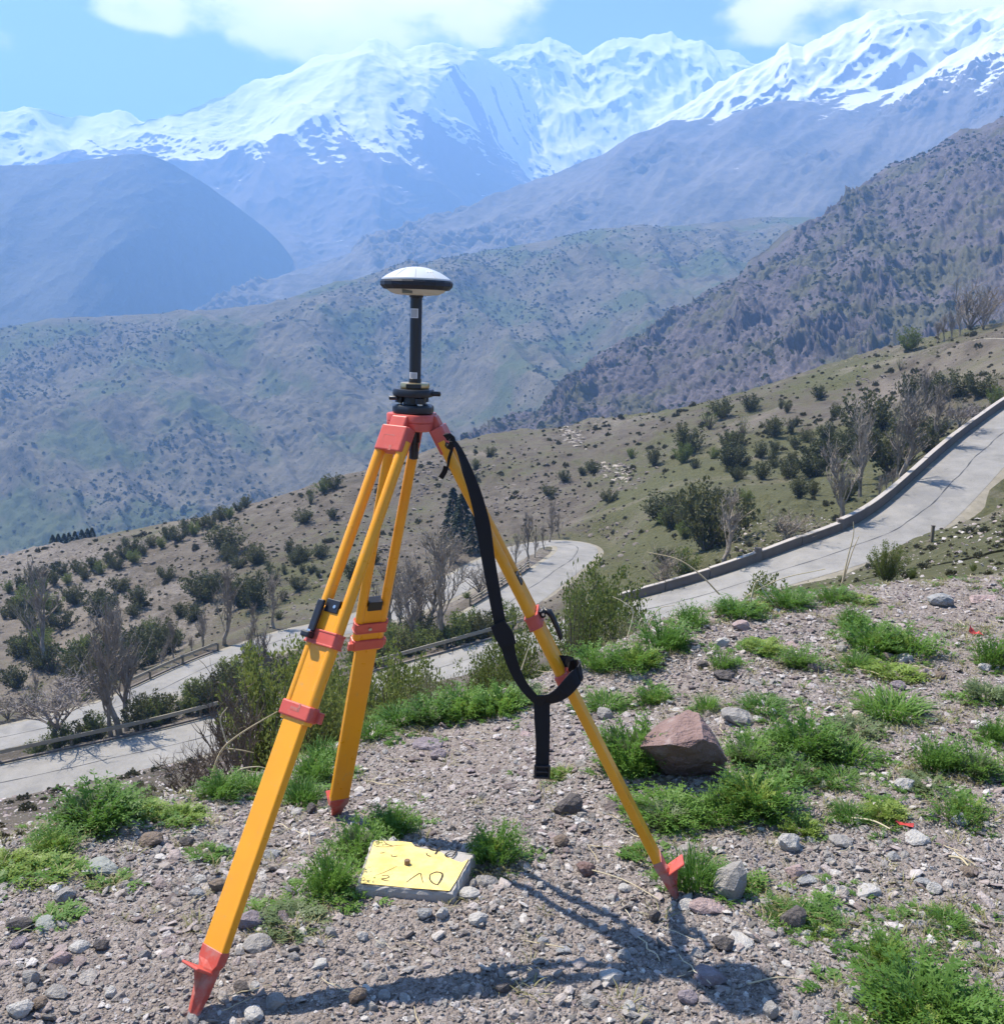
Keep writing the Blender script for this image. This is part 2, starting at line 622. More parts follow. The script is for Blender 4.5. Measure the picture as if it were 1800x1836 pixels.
def quick(x, y):
    x = np.atleast_1d(np.asarray(x, float)); y = np.atleast_1d(np.asarray(y, float))
    r = np.hypot(x, y); t = np.arctan2(x, y)
    j = np.clip(np.searchsorted(G['t'], t) - 1, 0, len(G['t']) - 2); i = np.clip(np.searchsorted(G['r'], r) - 1, 0, len(G['r']) - 2)
    a = np.clip((t - G['t'][j]) / (G['t'][j + 1] - G['t'][j]), 0, 1); b = np.clip((r - G['r'][i]) / (G['r'][i + 1] - G['r'][i]), 0, 1)

    def bil(Z): return (Z[i, j] * (1 - a) + Z[i, j + 1] * a) * (1 - b) + (Z[i + 1, j] * (1 - a) + Z[i + 1, j + 1] * a) * b
    return bil(G['z']), bil(G['d'])


def gz(x, y):
    return float(quick(x, y)[0][0])


def hits(PX, r0=1.2, r1=420, n=0):
    """First places where the lines of sight through picture points meet the ground; nan where they meet nothing."""
    te = np.array([ray(a, b) for a, b in PX])
    sel = np.where((G['r'] >= r0) & (G['r'] <= r1))[0]
    rs = G['r'][sel]; Z = G['z'][sel]
    j = np.clip(np.searchsorted(G['t'], te[:, 0]) - 1, 0, len(G['t']) - 2)
    a = (te[:, 0] - G['t'][j]) / (G['t'][j + 1] - G['t'][j])
    out = np.full((len(te), 3), np.nan)
    for q in range(0, len(te), 2000):
        jj = j[q:q + 2000]; aa = a[q:q + 2000][:, None]; e = te[q:q + 2000, 1:2]; t = te[q:q + 2000, 0]
        zc = Z[:, jj].T * (1 - aa) + Z[:, jj + 1].T * aa
        g = CAMZ + e * rs[None] - zc
        below = g <= 0
        ok = below.any(1); k = np.maximum(below.argmax(1), 1); ii = np.arange(len(jj))
        g0, g1 = g[ii, k - 1], g[ii, k]
        f = np.clip(g0 / (g0 - g1 + 1e-12), 0, 1)
        r = rs[k - 1] + f * (rs[k] - rs[k - 1])
        z = zc[ii, k - 1] + f * (zc[ii, k] - zc[ii, k - 1])
        res = np.column_stack([np.sin(t) * r, np.cos(t) * r, z])
        res[~ok] = np.nan
        out[q:q + 2000] = res
    return out


def hit(px, py, r0=1.2, r1=420):
    p = hits([(px, py)], r0, r1)[0]
    return None if np.isnan(p[0]) else Vector(p)


# ------------------------------------------------------------------ ground material
def ground_mat():
    m = Mat('stony_soil', 0.95, 0.15)
    p = m.pos()
    # fine gravel close by
    c1 = m.ramp(m.voro(70, out='Color'), [(0, (.10, .088, .080)), (.35, (.21, .186, .172)), (.7, (.32, .29, .272)), (1, (.46, .43, .405))])
    c2 = m.ramp(m.noise(2.2, 5, .6), [(.3, (.185, .145, .118)), (.55, (.235, .195, .172)), (.75, (.285, .245, .225))])
    near = m.mix(0.55, c1, c2)
    # hillside: brown-grey earth, olive grass, pale rock
    n_big = m.noise(0.045, 4, .6)
    n_mid = m.noise(0.35, 5, .65)
    n_fine = m.noise(2.4, 5, .7)
    earth = m.ramp(n_mid, [(.25, (.072, .060, .048)), (.5, (.120, .102, .082)), (.72, (.180, .158, .132))])
    grass = m.ramp(n_fine, [(.3, (.058, .062, .030)), (.7, (.125, .122, .060))])
    gm = m.attr('green').outputs['Fac']
    gmix = m.rng(m.math('ADD', gm, m.math('MULTIPLY', m.math('SUBTRACT', n_mid, .5), .9)), .35, .7, smooth=True)
    hill = m.mix(gmix, earth, grass)
    rk = m.attr('rock').outputs['Fac']
    rmix = m.rng(m.math('ADD', rk, m.math('MULTIPLY', m.math('SUBTRACT', n_fine, .5), 1.3)), .5, .75, smooth=True)
    rock = m.ramp(m.noise(1.1, 6, .7), [(.25, (.085, .07, .06)), (.55, (.20, .175, .15)), (.8, (.33, .29, .25))])
    hill = m.mix(rmix, hill, rock)
    # scattered stones and dark tufts in the hillside soil
    vs = m.voro(1.1, out='Distance')
    spots = m.rng(vs, .16, .26, 1, 0, smooth=True)
    vs2 = m.rng(m.noise(.5, 3), .5, .62, smooth=True)
    hill = m.mix(m.math('MULTIPLY', m.math('MULTIPLY', spots, vs2), .8), hill, (.065, .07, .04))
    vv = m.voro(3.3, out='Distance')
    st = m.math('MULTIPLY', m.rng(vv, .10, .2, 1, 0), m.rng(m.noise(.8, 4), .5, .66))
    hill = m.mix(m.math('MULTIPLY', st, .7), hill, (.29, .26, .23))
    far = m.attr('far').outputs['Fac']
    # broad paths of bare dust and darker gullies across the slope
    hill = m.mix(m.math('MULTIPLY', m.rng(m.noise(.022, 5, .62, dist=1.5), .52, .66, smooth=True), .55), hill, (.235, .20, .165))
    hill = m.mix(m.math('MULTIPLY', m.rng(m.noise(.06, 6, .66, dist=.8), .55, .70, smooth=True), .55), hill, (.062, .055, .038))
    m.color(m.mix(far, near, hill))
    hb = m.math('ADD', m.math('MULTIPLY', m.math('SUBTRACT', 1.0, far), m.math('ADD', m.math('MULTIPLY', m.voro(70), -.012), m.math('MULTIPLY', m.voro(160), -.006))),
                m.math('MULTIPLY', far, m.math('MULTIPLY', m.noise(1.6, 6, .7), .5)))
    m.bump(hb, .9, 1.0)
    return m.m


def build_ground():
    th = np.concatenate([np.linspace(-180, -52, 30)[:-1], np.linspace(-52, -34, 40)[:-1], np.linspace(-34, 34, 620), np.linspace(34, 58, 50)[1:], np.linspace(58, 180, 28)[1:-1]])
    th = np.radians(th)
    r = np.concatenate([[0.02, 0.5], np.linspace(0.9, 7.5, 300), np.exp(np.linspace(math.log(7.5), math.log(460), 430))[1:]])
    T, Rr = np.meshgrid(th, r)
    X, Y = Rr * np.sin(T), Rr * np.cos(T)
    Z, D = ground(X.ravel(), Y.ravel(), want_dist=True)
    P = np.stack([X, Y, Z.reshape(X.shape)], -1)
    G.update(t=th, r=r, z=P[..., 2], d=np.minimum(D, 1e4).reshape(X.shape))
    o = grid_obj('ground', P, ground_mat(), True, wrap=True, kind='structure')
    me = o.data
    x, y, rr = X.ravel(), Y.ravel(), Rr.ravel()
    far = sstep(1.0, 2.2, rr / rim_at(T.ravel()))
    # grassy places: both sides of the upper road's outer bank, and patches
    az = np.degrees(T.ravel())
    green = 0.40 + 0.5 * fbm(x / 30, y / 30, 3, 41)
    green += 0.5 * sstep(2, 8, az) * (1 - sstep(95, 135, rr)) + 0.25 * sstep(-2, 8, az) * (1 - sstep(140, 190, rr))
    green -= 0.15 * (1 - sstep(-14, 0, az))
    rock = 0.2 + 0.75 * fbm(x / 22 + 3, y / 22, 3, 77) + 0.25 * (1 - sstep(-20, 8, az)) * sstep(85, 150, rr)
    for nm, d in (('far', far), ('green', green), ('rock', rock)):
        a = me.attributes.new(nm, 'FLOAT', 'POINT')
        a.data.foreach_set('value', np.clip(d, 0, 1).astype(np.float32))
    return o


build_ground()


# ================================================================== roads
def asphalt():
    m = Mat('worn_asphalt', 0.85, 0.3)
    n = m.noise(0.5, 6, .65)
    c = m.ramp(n, [(.3, (.185, .177, .165)), (.7, (.27, .258, .24))])
    sd = m.rng(m.noise(8, 3), .4, .7)
    c = m.mix(m.math('MULTIPLY', sd, .25), c, (.31, .295, .27))
    # patches, oil stains and dust blown over from the verge
    c = m.mix(m.math('MULTIPLY', m.rng(m.noise(.16, 4, .6), .54, .60, smooth=True), .35), c, (.135, .134, .134))
    c = m.mix(m.math('MULTIPLY', m.rng(m.noise(1.4, 4, .7), .60, .72), .5), c, (.10, .10, .10))
    c = m.mix(m.math('MULTIPLY', m.rng(m.noise(.35, 5, .65), .55, .75), .5), c, (.33, .305, .265))
    m.color(c)
    m.bump(m.noise(20, 3), .2, .02)
    return m.m


def shoulder_mat():
    m = Mat('dusty_shoulder', 0.95, 0.1)
    m.color(m.ramp(m.noise(1.2, 6, .7), [(.3, (.20, .18, .14)), (.7, (.31, .28, .225))]))
    return m.m


M_ASPH = asphalt()
M_SHOULD = shoulder_mat()
M_SEAM = Mat('tar_seam', .7, .3).color((.045, .045, .048)).m


def frame_line(A):
    d = np.gradient(A[:, :2], axis=0)
    d /= np.linalg.norm(d, axis=1)[:, None]
    n = np.column_stack([-d[:, 1], d[:, 0]])       # left of travel
    return d, n


def ribbon(A, offs, dz):
    d, n = frame_line(A)
    P = np.zeros((len(A), len(offs), 3))
    for j, (o, h) in enumerate(zip(offs, dz)):
        P[:, j, :2] = A[:, :2] + n * (o if np.isscalar(o) else o[:, None])
        P[:, j, 2] = A[:, 2] + h
    return P


for i, A in enumerate(road_lines):
    hw = (ROAD_WB if i == 1 else ROAD_W) / 2
    sh = grid_obj('road_shoulder', ribbon(A, [-hw - 1.2, -hw - .4, 0, hw + .4, hw + 1.2], [-.30, -.02, -.02, -.02, -.30]), M_SHOULD, True, kind='structure')
    rd = grid_obj('road', ribbon(A, [-hw, -hw / 2, 0, hw / 2, hw], [.0, .03, .05, .03, .0]), M_ASPH, True, kind='structure')
    # tarred centre joint: a thin irregular sheet just above the asphalt
    s = np.arange(len(A)) * .8
    wv = .12 * np.sin(s * .21) + .07 * np.sin(s * .73 + 1)
    seam = ribbon(A, [wv - .045 - .03 * np.sin(s * 1.7), wv + .045 + .03 * np.sin(s * 2.3)], [.0545, .0545])
    grid_obj('road_joint', seam, M_SEAM, True, kind='structure')
hw = ROAD_W / 2
# ================================================================== mountains
def densify(line, n):
    """Polyline of (px, py, r) -> n world points, evenly spaced along picture x-order, softly curved."""
    L = np.array(line, float)
    s = np.concatenate([[0], np.cumsum(np.hypot(np.diff(L[:, 0]), np.diff(L[:, 1])))])
    q = np.linspace(0, s[-1], n)
    return np.column_stack([np.interp(q, s, L[:, k]) for k in range(3)])


def rock_mat(name, low, high, snow=None, scale=1.0, green=None, scrub=0.0, streaks=.75):
    """Rock and scrub slope, optionally with snow above an altitude that wanders with noise and slope."""
    m = Mat(name, 0.95, 0.1)
    p = m.pos()
    n = m.noise(0.004 * scale, 8, .62)
    nf = m.noise(0.035 * scale, 6, .68)
    c = m.ramp(m.math('ADD', m.math('MULTIPLY', n, .55), m.math('MULTIPLY', nf, .45)), [(.32, low), (.62, high)])
    if green is not None:
        g = m.rng(m.noise(.0028 * scale, 5, .6, vec=m.mapping(p, loc=(311, 50, 7))), .48, .62, smooth=True)
        c = m.mix(g, c, green)
    if scrub:
        v = m.voro(.085 * scale)
        s = m.math('MULTIPLY', m.rng(v, .18, .36, 1, 0, True), m.rng(m.noise(.012 * scale, 4), .42, .58))
        c = m.mix(m.math('MULTIPLY', s, scrub), c, (.035, .042, .022))
    if snow is not None:
        z0, z1, steep = snow
        z = m.sepz(p)
        nz = m.sepz(m.nrm())
        st = m.attr('gully').outputs['Fac']
        h = m.rng(z, z0, z1, 0, 1)
        w = m.math('ADD', m.math('ADD', m.math('MULTIPLY', h, 1.9), m.math('MULTIPLY', m.math('SUBTRACT', nf, .5), .7)),
                   m.math('MULTIPLY', m.math('SUBTRACT', n, .5), .9))
        w = m.math('ADD', w, m.math('MULTIPLY', m.math('SUBTRACT', nz, steep), 2.0))
        w = m.math('ADD', w, m.math('MULTIPLY', m.math('SUBTRACT', st, .5), 1.2))
        w = m.math('SUBTRACT', w, m.math('MULTIPLY', m.rng(m.attr('streak').outputs['Fac'], .30, .62), streaks))
        f = m.rng(w, .52, .68, smooth=True)
        c = m.mix(f, c, (.88, .89, .92))
    m.color(c)
    m.bump(m.math('ADD', m.math('MULTIPLY', nf, 9 / scale), m.math('MULTIPLY', m.noise(.15 * scale, 5, .7), 3.0 / scale)), .85, .3 if snow is not None and streaks != .35 else 1.0)
    return m.m


def layer(name, top, bottom, mat, n=260, rows=110, jag=0.0, jf=1.0, relief=0.0, rf=1.0, slant=0.0, seed=1, curve=0.0, back=900, spur=0.0, sf=8.0, fine=0.0, rocky=0.0, k=1.0, asp=3.25, soft=0):
    """A mountain side: surface from its crest line down to its foot, with gullies and spurs, and a back slope."""
    T = densify(top, n); B = densify(bottom, n)
    if soft:      # round off the corners of the outline
        for A_ in (T, B):
            q = np.pad(A_, ((soft, soft), (0, 0)), 'edge')
            w_ = np.hanning(2 * soft + 1); w_ /= w_.sum()
            for c in range(3): A_[:, c] = np.convolve(q[:, c], w_, 'valid')
    # k sets the whole mountain nearer or farther (and its relief with it)
    T[:, 2] *= k; B[:, 2] *= k
    jag, relief, spur, fine, rocky, back = jag * k, relief * k, spur * k, fine * k, rocky * k, back * k
    rf, jf = rf * k, jf * k
    Tw = np.array([tuple(at(*p)) for p in T]); Bw = np.array([tuple(at(*p)) for p in B])
    u = np.linspace(0, 1, n)
    Lx = np.linalg.norm(Tw[-1, :2] - Tw[0, :2])
    # crest detail
    s = u * Lx
    crest = jag * fbm(s / (90 * jf), s * 0 + seed, 6, seed, .55)
    v = np.linspace(0, 1, rows) ** 1.15
    P = Tw[None] * (1 - v)[:, None, None] + Bw[None] * v[:, None, None]
    V, U = np.meshgrid(v, u, indexing='ij')
    P[..., 2] += crest[None] * np.exp(-V * 16)        # crest teeth die out quickly below the ridge
    H = np.abs(Tw[:, 2] - Bw[:, 2]).mean() + 1
    P[..., 2] += curve * H * np.sin(np.pi * V) * -1.0
    S_ = U * Lx; D = V * np.linalg.norm(Tw - Bw, axis=1).mean()
    a = S_ / (160 * rf) + slant * D / (160 * rf)
    b = D / (160 * asp * rf)
    g = ridged(a, b, 6, seed + 3, .52)
    # spurs running down the fall line
    sp = ridged((S_ + slant * D) / (Lx / sf), D / (Lx / sf * max(1.3, asp)), 3, seed + 9, .45)
    env = np.sqrt(np.clip(V * 5, 0, 1)) * (1 - 0.35 * V)
    off = (relief * g + spur * sp) * env
    if fine:
        off = off + fine * fbm(S_ / (22 * rf), D / (30 * rf), 5, seed + 21, .62) * np.clip(V * 8, 0, 1)
    if rocky:
        mk = sstep(.02, .38, fbm(S_ / (150 * rf), D / (150 * rf), 3, seed + 31))
        off = off + rocky * mk * ridged(S_ / (34 * rf), D / (22 * rf), 5, seed + 37, .6) * np.clip(V * 8, 0, 1)
    # push out along the mean slope normal
    du = np.gradient(P, axis=1); dv = np.gradient(P, axis=0)
    nr = np.cross(dv, du)
    nr /= np.linalg.norm(nr, axis=2)[..., None] + 1e-9
    nr *= np.sign(nr[..., 2:3] + 1e-9)
    nm = nr.mean((0, 1)); nm /= np.linalg.norm(nm)
    P = P + nm * off[..., None]
    # back slope: away from the camera and down
    out = Tw[:, :2] / np.linalg.norm(Tw[:, :2], axis=1)[:, None]
    bk = []
    for k in (1.0, .62, .3, .1):
        q = P[0].copy()
        q[:, :2] += out * back * k
        q[:, 2] -= back * k * .55 + jag * .3 * (1 - k)
        bk.append(q)
    Pf = np.concatenate([np.array(bk), P], 0)
    o = grid_obj(name, Pf, mat, True, kind='structure')
    sk = ridged((S_ + slant * 1.2 * D) / (46 * rf), D / (620 * rf), 4, seed + 51, .55)
    at2 = o.data.attributes.new('streak', 'FLOAT', 'POINT')
    at2.data.foreach_set('value', np.concatenate([np.zeros((4, n)), np.clip(sk, 0, 1)], 0).reshape(-1).astype(np.float32))
    ga = np.concatenate([np.full((4, n), .5), np.clip(.5 - g * .6, 0, 1)], 0)
    at_ = o.data.attributes.new('gully', 'FLOAT', 'POINT')
    at_.data.foreach_set('value', ga.reshape(-1).astype(np.float32))
    return o, P


# rocky dark hill on the right
M_DARK = rock_mat('dark_rock_slope', (.050, .045, .048), (.155, .132, .135), scale=6, green=(.10, .095, .06), scrub=.7)
o9, P9 = layer('rocky_hill', [(850, 790, 640), (980, 748, 660), (1010, 700, 680), (1060, 645, 700), (1090, 618, 720), (1150, 590, 740), (1215, 556, 770), (1260, 525, 790), (1320, 497, 810), (1340, 470, 820),
                              (1400, 425, 850), (1440, 400, 870), (1500, 368, 890), (1560, 325, 910), (1600, 292, 930), (1700, 252, 960), (1800, 205, 990), (1950, 150, 1030), (2300, 60, 1100)],
               [(800, 900, 400), (1000, 860, 400), (1400, 800, 400), (1800, 760, 420), (2300, 740, 440)],
               M_DARK, n=620, rows=420, jag=7, jf=.35, relief=9, rf=.35, k=1.35, seed=4, back=300, spur=14, sf=6, fine=5.0, rocky=11)

# valley hill with scattered shrubs
M_VALLEY = rock_mat('scrub_slope', (.062, .058, .040), (.175, .152, .108), scale=3.0, green=(.085, .10, .048), scrub=.75)
o8, P8 = layer('valley_hill', [(-600, 640, 1500), (-300, 600, 1500), (0, 585, 1480), (60, 578, 1480), (110, 573, 1480), (240, 566, 1480), (380, 556, 1500), (480, 545, 1520), (560, 520, 1560), (640, 502, 1600), (720, 482, 1640),
                               (850, 458, 1700), (920, 445, 1730), (1000, 430, 1760), (1100, 418, 1800), (1250, 402, 1850), (1340, 392, 1880), (1430, 388, 1900), (1700, 380, 1950)],
               [(-600, 1250, 760), (0, 1120, 780), (400, 1080, 800), (700, 960, 820), (1000, 880, 840), (1400, 760, 900), (1700, 700, 950)],
               M_VALLEY, n=520, rows=340, jag=5, jf=.8, relief=26, rf=.7, slant=-.35, k=1.2, seed=14, back=700, spur=48, sf=10, fine=4, curve=.04, rocky=6)

# blue ridge behind it, patches of snow high on the right
M_RIDGE = rock_mat('ridge_slope', (.070, .066, .058), (.205, .178, .150), snow=(640, 1150, .80), scale=1.0, streaks=.35)
o5, P5 = layer('long_ridge', [(330, 600, 3500), (400, 562, 3500), (460, 520, 3550), (520, 492, 3600), (600, 462, 3650), (700, 430, 3700), (800, 390, 3780), (900, 350, 3850), (1000, 316, 3950), (1080, 280, 4000),
                              (1140, 245, 4050), (1200, 215, 4100), (1290, 208, 4150), (1340, 195, 4200), (1440, 182, 4250), (1540, 168, 4300), (1600, 160, 4350), (1650, 138, 4400), (1700, 100, 4500), (1760, 70, 4600), (1810, 42, 4700), (1950, -20, 4900), (2300, -90, 5100)],
               [(200, 720, 2350), (900, 640, 2350), (1400, 560, 2350), (2300, 520, 2450)],
               M_RIDGE, n=460, rows=260, jag=9, jf=2, relief=45, rf=2.0, slant=.25, k=0.95, seed=24, back=1800, spur=85, sf=8, fine=6, rocky=34)

# steep spur in shade on the left and paler spur below it
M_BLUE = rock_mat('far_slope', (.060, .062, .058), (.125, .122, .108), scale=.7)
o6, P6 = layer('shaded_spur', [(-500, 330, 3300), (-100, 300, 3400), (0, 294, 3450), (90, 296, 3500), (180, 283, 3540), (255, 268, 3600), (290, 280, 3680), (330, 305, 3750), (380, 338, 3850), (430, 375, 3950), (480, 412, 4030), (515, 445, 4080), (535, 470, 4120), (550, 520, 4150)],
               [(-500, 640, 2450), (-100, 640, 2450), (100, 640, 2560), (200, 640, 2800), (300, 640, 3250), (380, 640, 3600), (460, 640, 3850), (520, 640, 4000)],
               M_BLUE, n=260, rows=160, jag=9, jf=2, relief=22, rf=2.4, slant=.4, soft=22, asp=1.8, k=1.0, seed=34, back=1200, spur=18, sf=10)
# the great snow mountain
M_SNOW = rock_mat('snow_slope', (.10, .085, .08), (.19, .16, .145), snow=(500, 1120, .62), scale=.6)
o2, P2 = layer('snow_mountain', [(-300, 380, 5900), (40, 305, 5900), (90, 290, 5900), (150, 262, 5950), (200, 238, 6000), (230, 226, 6050), (280, 212, 6100), (330, 194, 6150), (400, 172, 6200), (430, 156, 6250), (470, 140, 6300), (500, 129, 6300), (540, 118, 6350),
                                 (600, 100, 6400), (640, 84, 6400), (668, 76, 6450), (720, 88, 6450), (770, 82, 6500), (820, 86, 6700), (855, 88, 6800), (885, 110, 6900), (930, 152, 7050), (970, 195, 7150), (1010, 232, 7250), (1060, 268, 7350), (1110, 310, 7400), (1200, 360, 7450)],
               [(-300, 640, 4300), (200, 640, 4200), (520, 640, 4100), (660, 620, 4200), (800, 600, 4900), (1000, 560, 5700), (1200, 520, 6300)],
               M_SNOW, n=520, rows=340, jag=46, jf=1.8, relief=70, rf=3.2, slant=-.55, k=0.9, asp=1.35, seed=54, back=2500, spur=210, sf=5, fine=3.5, rocky=12, curve=.03)
M_SNOW2 = rock_mat('high_snow_slope', (.11, .10, .095), (.20, .18, .165), snow=(500, 1080, .66), scale=.55, streaks=.30)
o3, P3 = layer('snow_peak', [(780, 120, 8300), (850, 92, 8300), (900, 79, 8350), (950, 76, 8400), (985, 62, 8400), (1012, 70, 8400), (1046, 96, 8350), (1080, 80, 8400), (1130, 66, 8450), (1200, 62, 8450), (1258, 65, 8450), (1290, 88, 8400), (1350, 104, 8400), (1420, 130, 8350), (1520, 170, 8300)],
               [(780, 420, 6900), (1100, 420, 6900), (1520, 400, 6900)],
               M_SNOW2, n=360, rows=200, jag=60, jf=1.9, relief=105, rf=3.4, slant=-.3, k=0.82, asp=1.35, seed=64, back=2500, spur=150, sf=7, fine=4, rocky=30)
o4, P4 = layer('snow_peak', [(1130, 260, 6300), (1190, 214, 6300), (1222, 188, 6350), (1300, 150, 6400), (1380, 108, 6450), (1412, 74, 6450), (1440, 90, 6450), (1500, 58, 6500), (1560, 30, 6500), (1620, 14, 6550), (1700, 24, 6550), (1760, 8, 6600), (1850, -10, 6700), (2200, -60, 6800)],
               [(1130, 420, 5300), (1600, 380, 5300), (2200, 360, 5400)],
               M_SNOW2, n=340, rows=190, jag=52, jf=1.9, relief=95, rf=3.2, slant=.3, k=0.76, asp=1.35, seed=74, back=2200, spur=150, sf=7, fine=4, rocky=24)
o1, P1 = layer('snow_range', [(-500, 200, 8600), (-200, 205, 8600), (0, 193, 8600), (60, 196, 8600), (130, 214, 8600), (175, 203, 8600), (214, 192, 8600), (240, 206, 8600), (300, 240, 8600), (400, 300, 8600)],
               [(-500, 440, 7300), (0, 420, 7300), (400, 420, 7300)],
               M_SNOW2, n=240, rows=130, jag=45, jf=1.6, relief=60, rf=3.2, slant=-.3, k=0.7, asp=1.35, seed=84, back=2000, spur=120, sf=6, fine=4, rocky=24)

# valley floor under everything
M_FLOOR = rock_mat('valley_floor_soil', (.10, .09, .06), (.18, .15, .10), scale=1)
_a = np.radians(np.linspace(-180, 180, 73))
_r = np.array([1, 300, 900, 2500, 5000, 10500])
FLOOR_Z = -640.0
grid_obj('valley_floor', np.stack([np.clip(np.sin(_a)[None] * _r[:, None], -6900, 6900), np.clip(np.cos(_a)[None] * _r[:, None], -1400, 11000), np.full((6, 73), FLOOR_Z)], -1), M_FLOOR, True, kind='structure')

# ================================================================== air between
HAZE_DENS = 2.7e-4
zmax = max(P.reshape(-1, 3)[:, 2].max() for P in (P1, P2, P3, P4, P5, P6, P8, P9)) + 60
v = [(x, y, z) for z in (FLOOR_Z - 5, zmax) for x, y in ((-7000, -1500), (7000, -1500), (7000, 11200), (-7000, 11200))]
hz = mesh_obj('haze', v, [(0, 3, 2, 1), (4, 5, 6, 7), (0, 1, 5, 4), (1, 2, 6, 5), (2, 3, 7, 6), (3, 0, 4, 7)])
hz['kind'] = 'stuff'
mh = bpy.data.materials.new('haze')
mh.use_nodes = True
mh.node_tree.nodes.clear()
_o = mh.node_tree.nodes.new('ShaderNodeOutputMaterial')
_v = mh.node_tree.nodes.new('ShaderNodeVolumePrincipled')
_v.inputs['Color'].default_value = (.285, .525, .93, 1)
_v.inputs['Absorption Color'].default_value = (0, 0, 0, 1)
_v.inputs['Density'].default_value = HAZE_DENS
_v.inputs['Anisotropy'].default_value = 0.25
mh.node_tree.links.new(_v.outputs[0], _o.inputs['Volume'])
hz.data.materials.append(mh)
# ================================================================== plant shapes
class MB:
    """Collects triangles / quads (as triangles) with a material slot each."""
    def __init__(self): self.V = []; self.T = []; self.M = []; self.n = 0

    def add(self, V, T, m=0):
        V = np.asarray(V, float); T = np.asarray(T, int)
        if len(T) == 0: return
        if T.shape[1] == 4: T = np.vstack([T[:, [0, 1, 2]], T[:, [0, 2, 3]]])
        self.V.append(V); self.T.append(T + self.n); self.M.append(np.full(len(T), m)); self.n += len(V)

    def tube(self, P, R, k=5, m=0, cap=False):
        P = np.asarray(P, float); R = np.asarray(R, float)
        d = np.gradient(P, axis=0); d /= np.linalg.norm(d, axis=1)[:, None] + 1e-12
        ref = np.where(np.abs(d[:, 2:3]) > .9, np.array([[1., 0, 0]]), np.array([[0, 0, 1.]]))
        a = np.cross(d, ref); a /= np.linalg.norm(a, axis=1)[:, None] + 1e-12
        b = np.cross(d, a)
        th = np.arange(k) / k * 2 * np.pi
        V = (P[:, None] + R[:, None, None] * (np.cos(th)[None, :, None] * a[:, None] + np.sin(th)[None, :, None] * b[:, None])).reshape(-1, 3)
        i, j = np.meshgrid(np.arange(len(P) - 1), np.arange(k), indexing='ij')
        i = i.ravel(); j = j.ravel(); j2 = (j + 1) % k
        self.add(V, np.stack([i * k + j, i * k + j2, (i + 1) * k + j2, (i + 1) * k + j], 1), m)

    def mesh(self, name, mats, smooth=False):
        return tri_mesh(name, np.vstack(self.V), np.vstack(self.T), mats, np.concatenate(self.M), smooth)


def leaf_quads(C, D, size, rg, aspect=.5):
    """Small diamond leaves centred at C, pointing along D."""
    n = len(C)
    D = D / (np.linalg.norm(D, axis=1)[:, None] + 1e-9)
    s = np.cross(D, rg.normal(size=(n, 3))); s /= np.linalg.norm(s, axis=1)[:, None] + 1e-9
    L = size * rg.uniform(.6, 1.3, (n, 1)); Wd = L * aspect
    nrm = np.cross(D, s)
    V = np.stack([C - D * L * .5, C + s * Wd * .5 + nrm * L * .08, C + D * L * .5, C - s * Wd * .5 + nrm * L * .08], 1).reshape(-1, 3)
    k = np.arange(n) * 4
    return V, np.stack([k, k + 1, k + 2, k + 3], 1)


def leaf_mat(name, c0, c1, tr=.3, pale=None):
    m = Mat(name, .6, .25)
    f = m.math('ADD', m.math('MULTIPLY', m.rand(), .55), m.math('MULTIPLY', m.noise(9, 2, .5, vec=m.obj()), .45))
    c = m.mix(f, c0, c1)
    m.color(c)
    m.translucent(c, tr)
    return m.m


def bark_mat(name, c0, c1):
    m = Mat(name, .9, .15)
    c = m.mix(m.rand(), c0, c1)
    m.color(m.mix(m.rng(m.noise(14, 4, .6, vec=m.obj()), .4, .8), c, (.10, .08, .065)))
    return m.m


M_LEAF = leaf_mat('olive_leaf', (.045, .056, .022), (.135, .135, .052))
M_LEAF2 = leaf_mat('fresh_leaf', (.105, .140, .034), (.20, .235, .062), .45)
M_LEAFP = leaf_mat('pale_leaf', (.16, .165, .085), (.25, .245, .13), .3)
M_CONIF = leaf_mat('conifer_leaf', (.018, .030, .018), (.030, .045, .024), .15)
M_STEM = bark_mat('shrub_stem', (.13, .105, .085), (.19, .16, .13))
M_BARK = bark_mat('grey_bark', (.24, .205, .165), (.38, .325, .26))
M_BARKD = bark_mat('dark_bark', (.10, .08, .065), (.16, .13, .105))
M_TWIG = bark_mat('pale_twig', (.30, .265, .245), (.40, .36, .335))


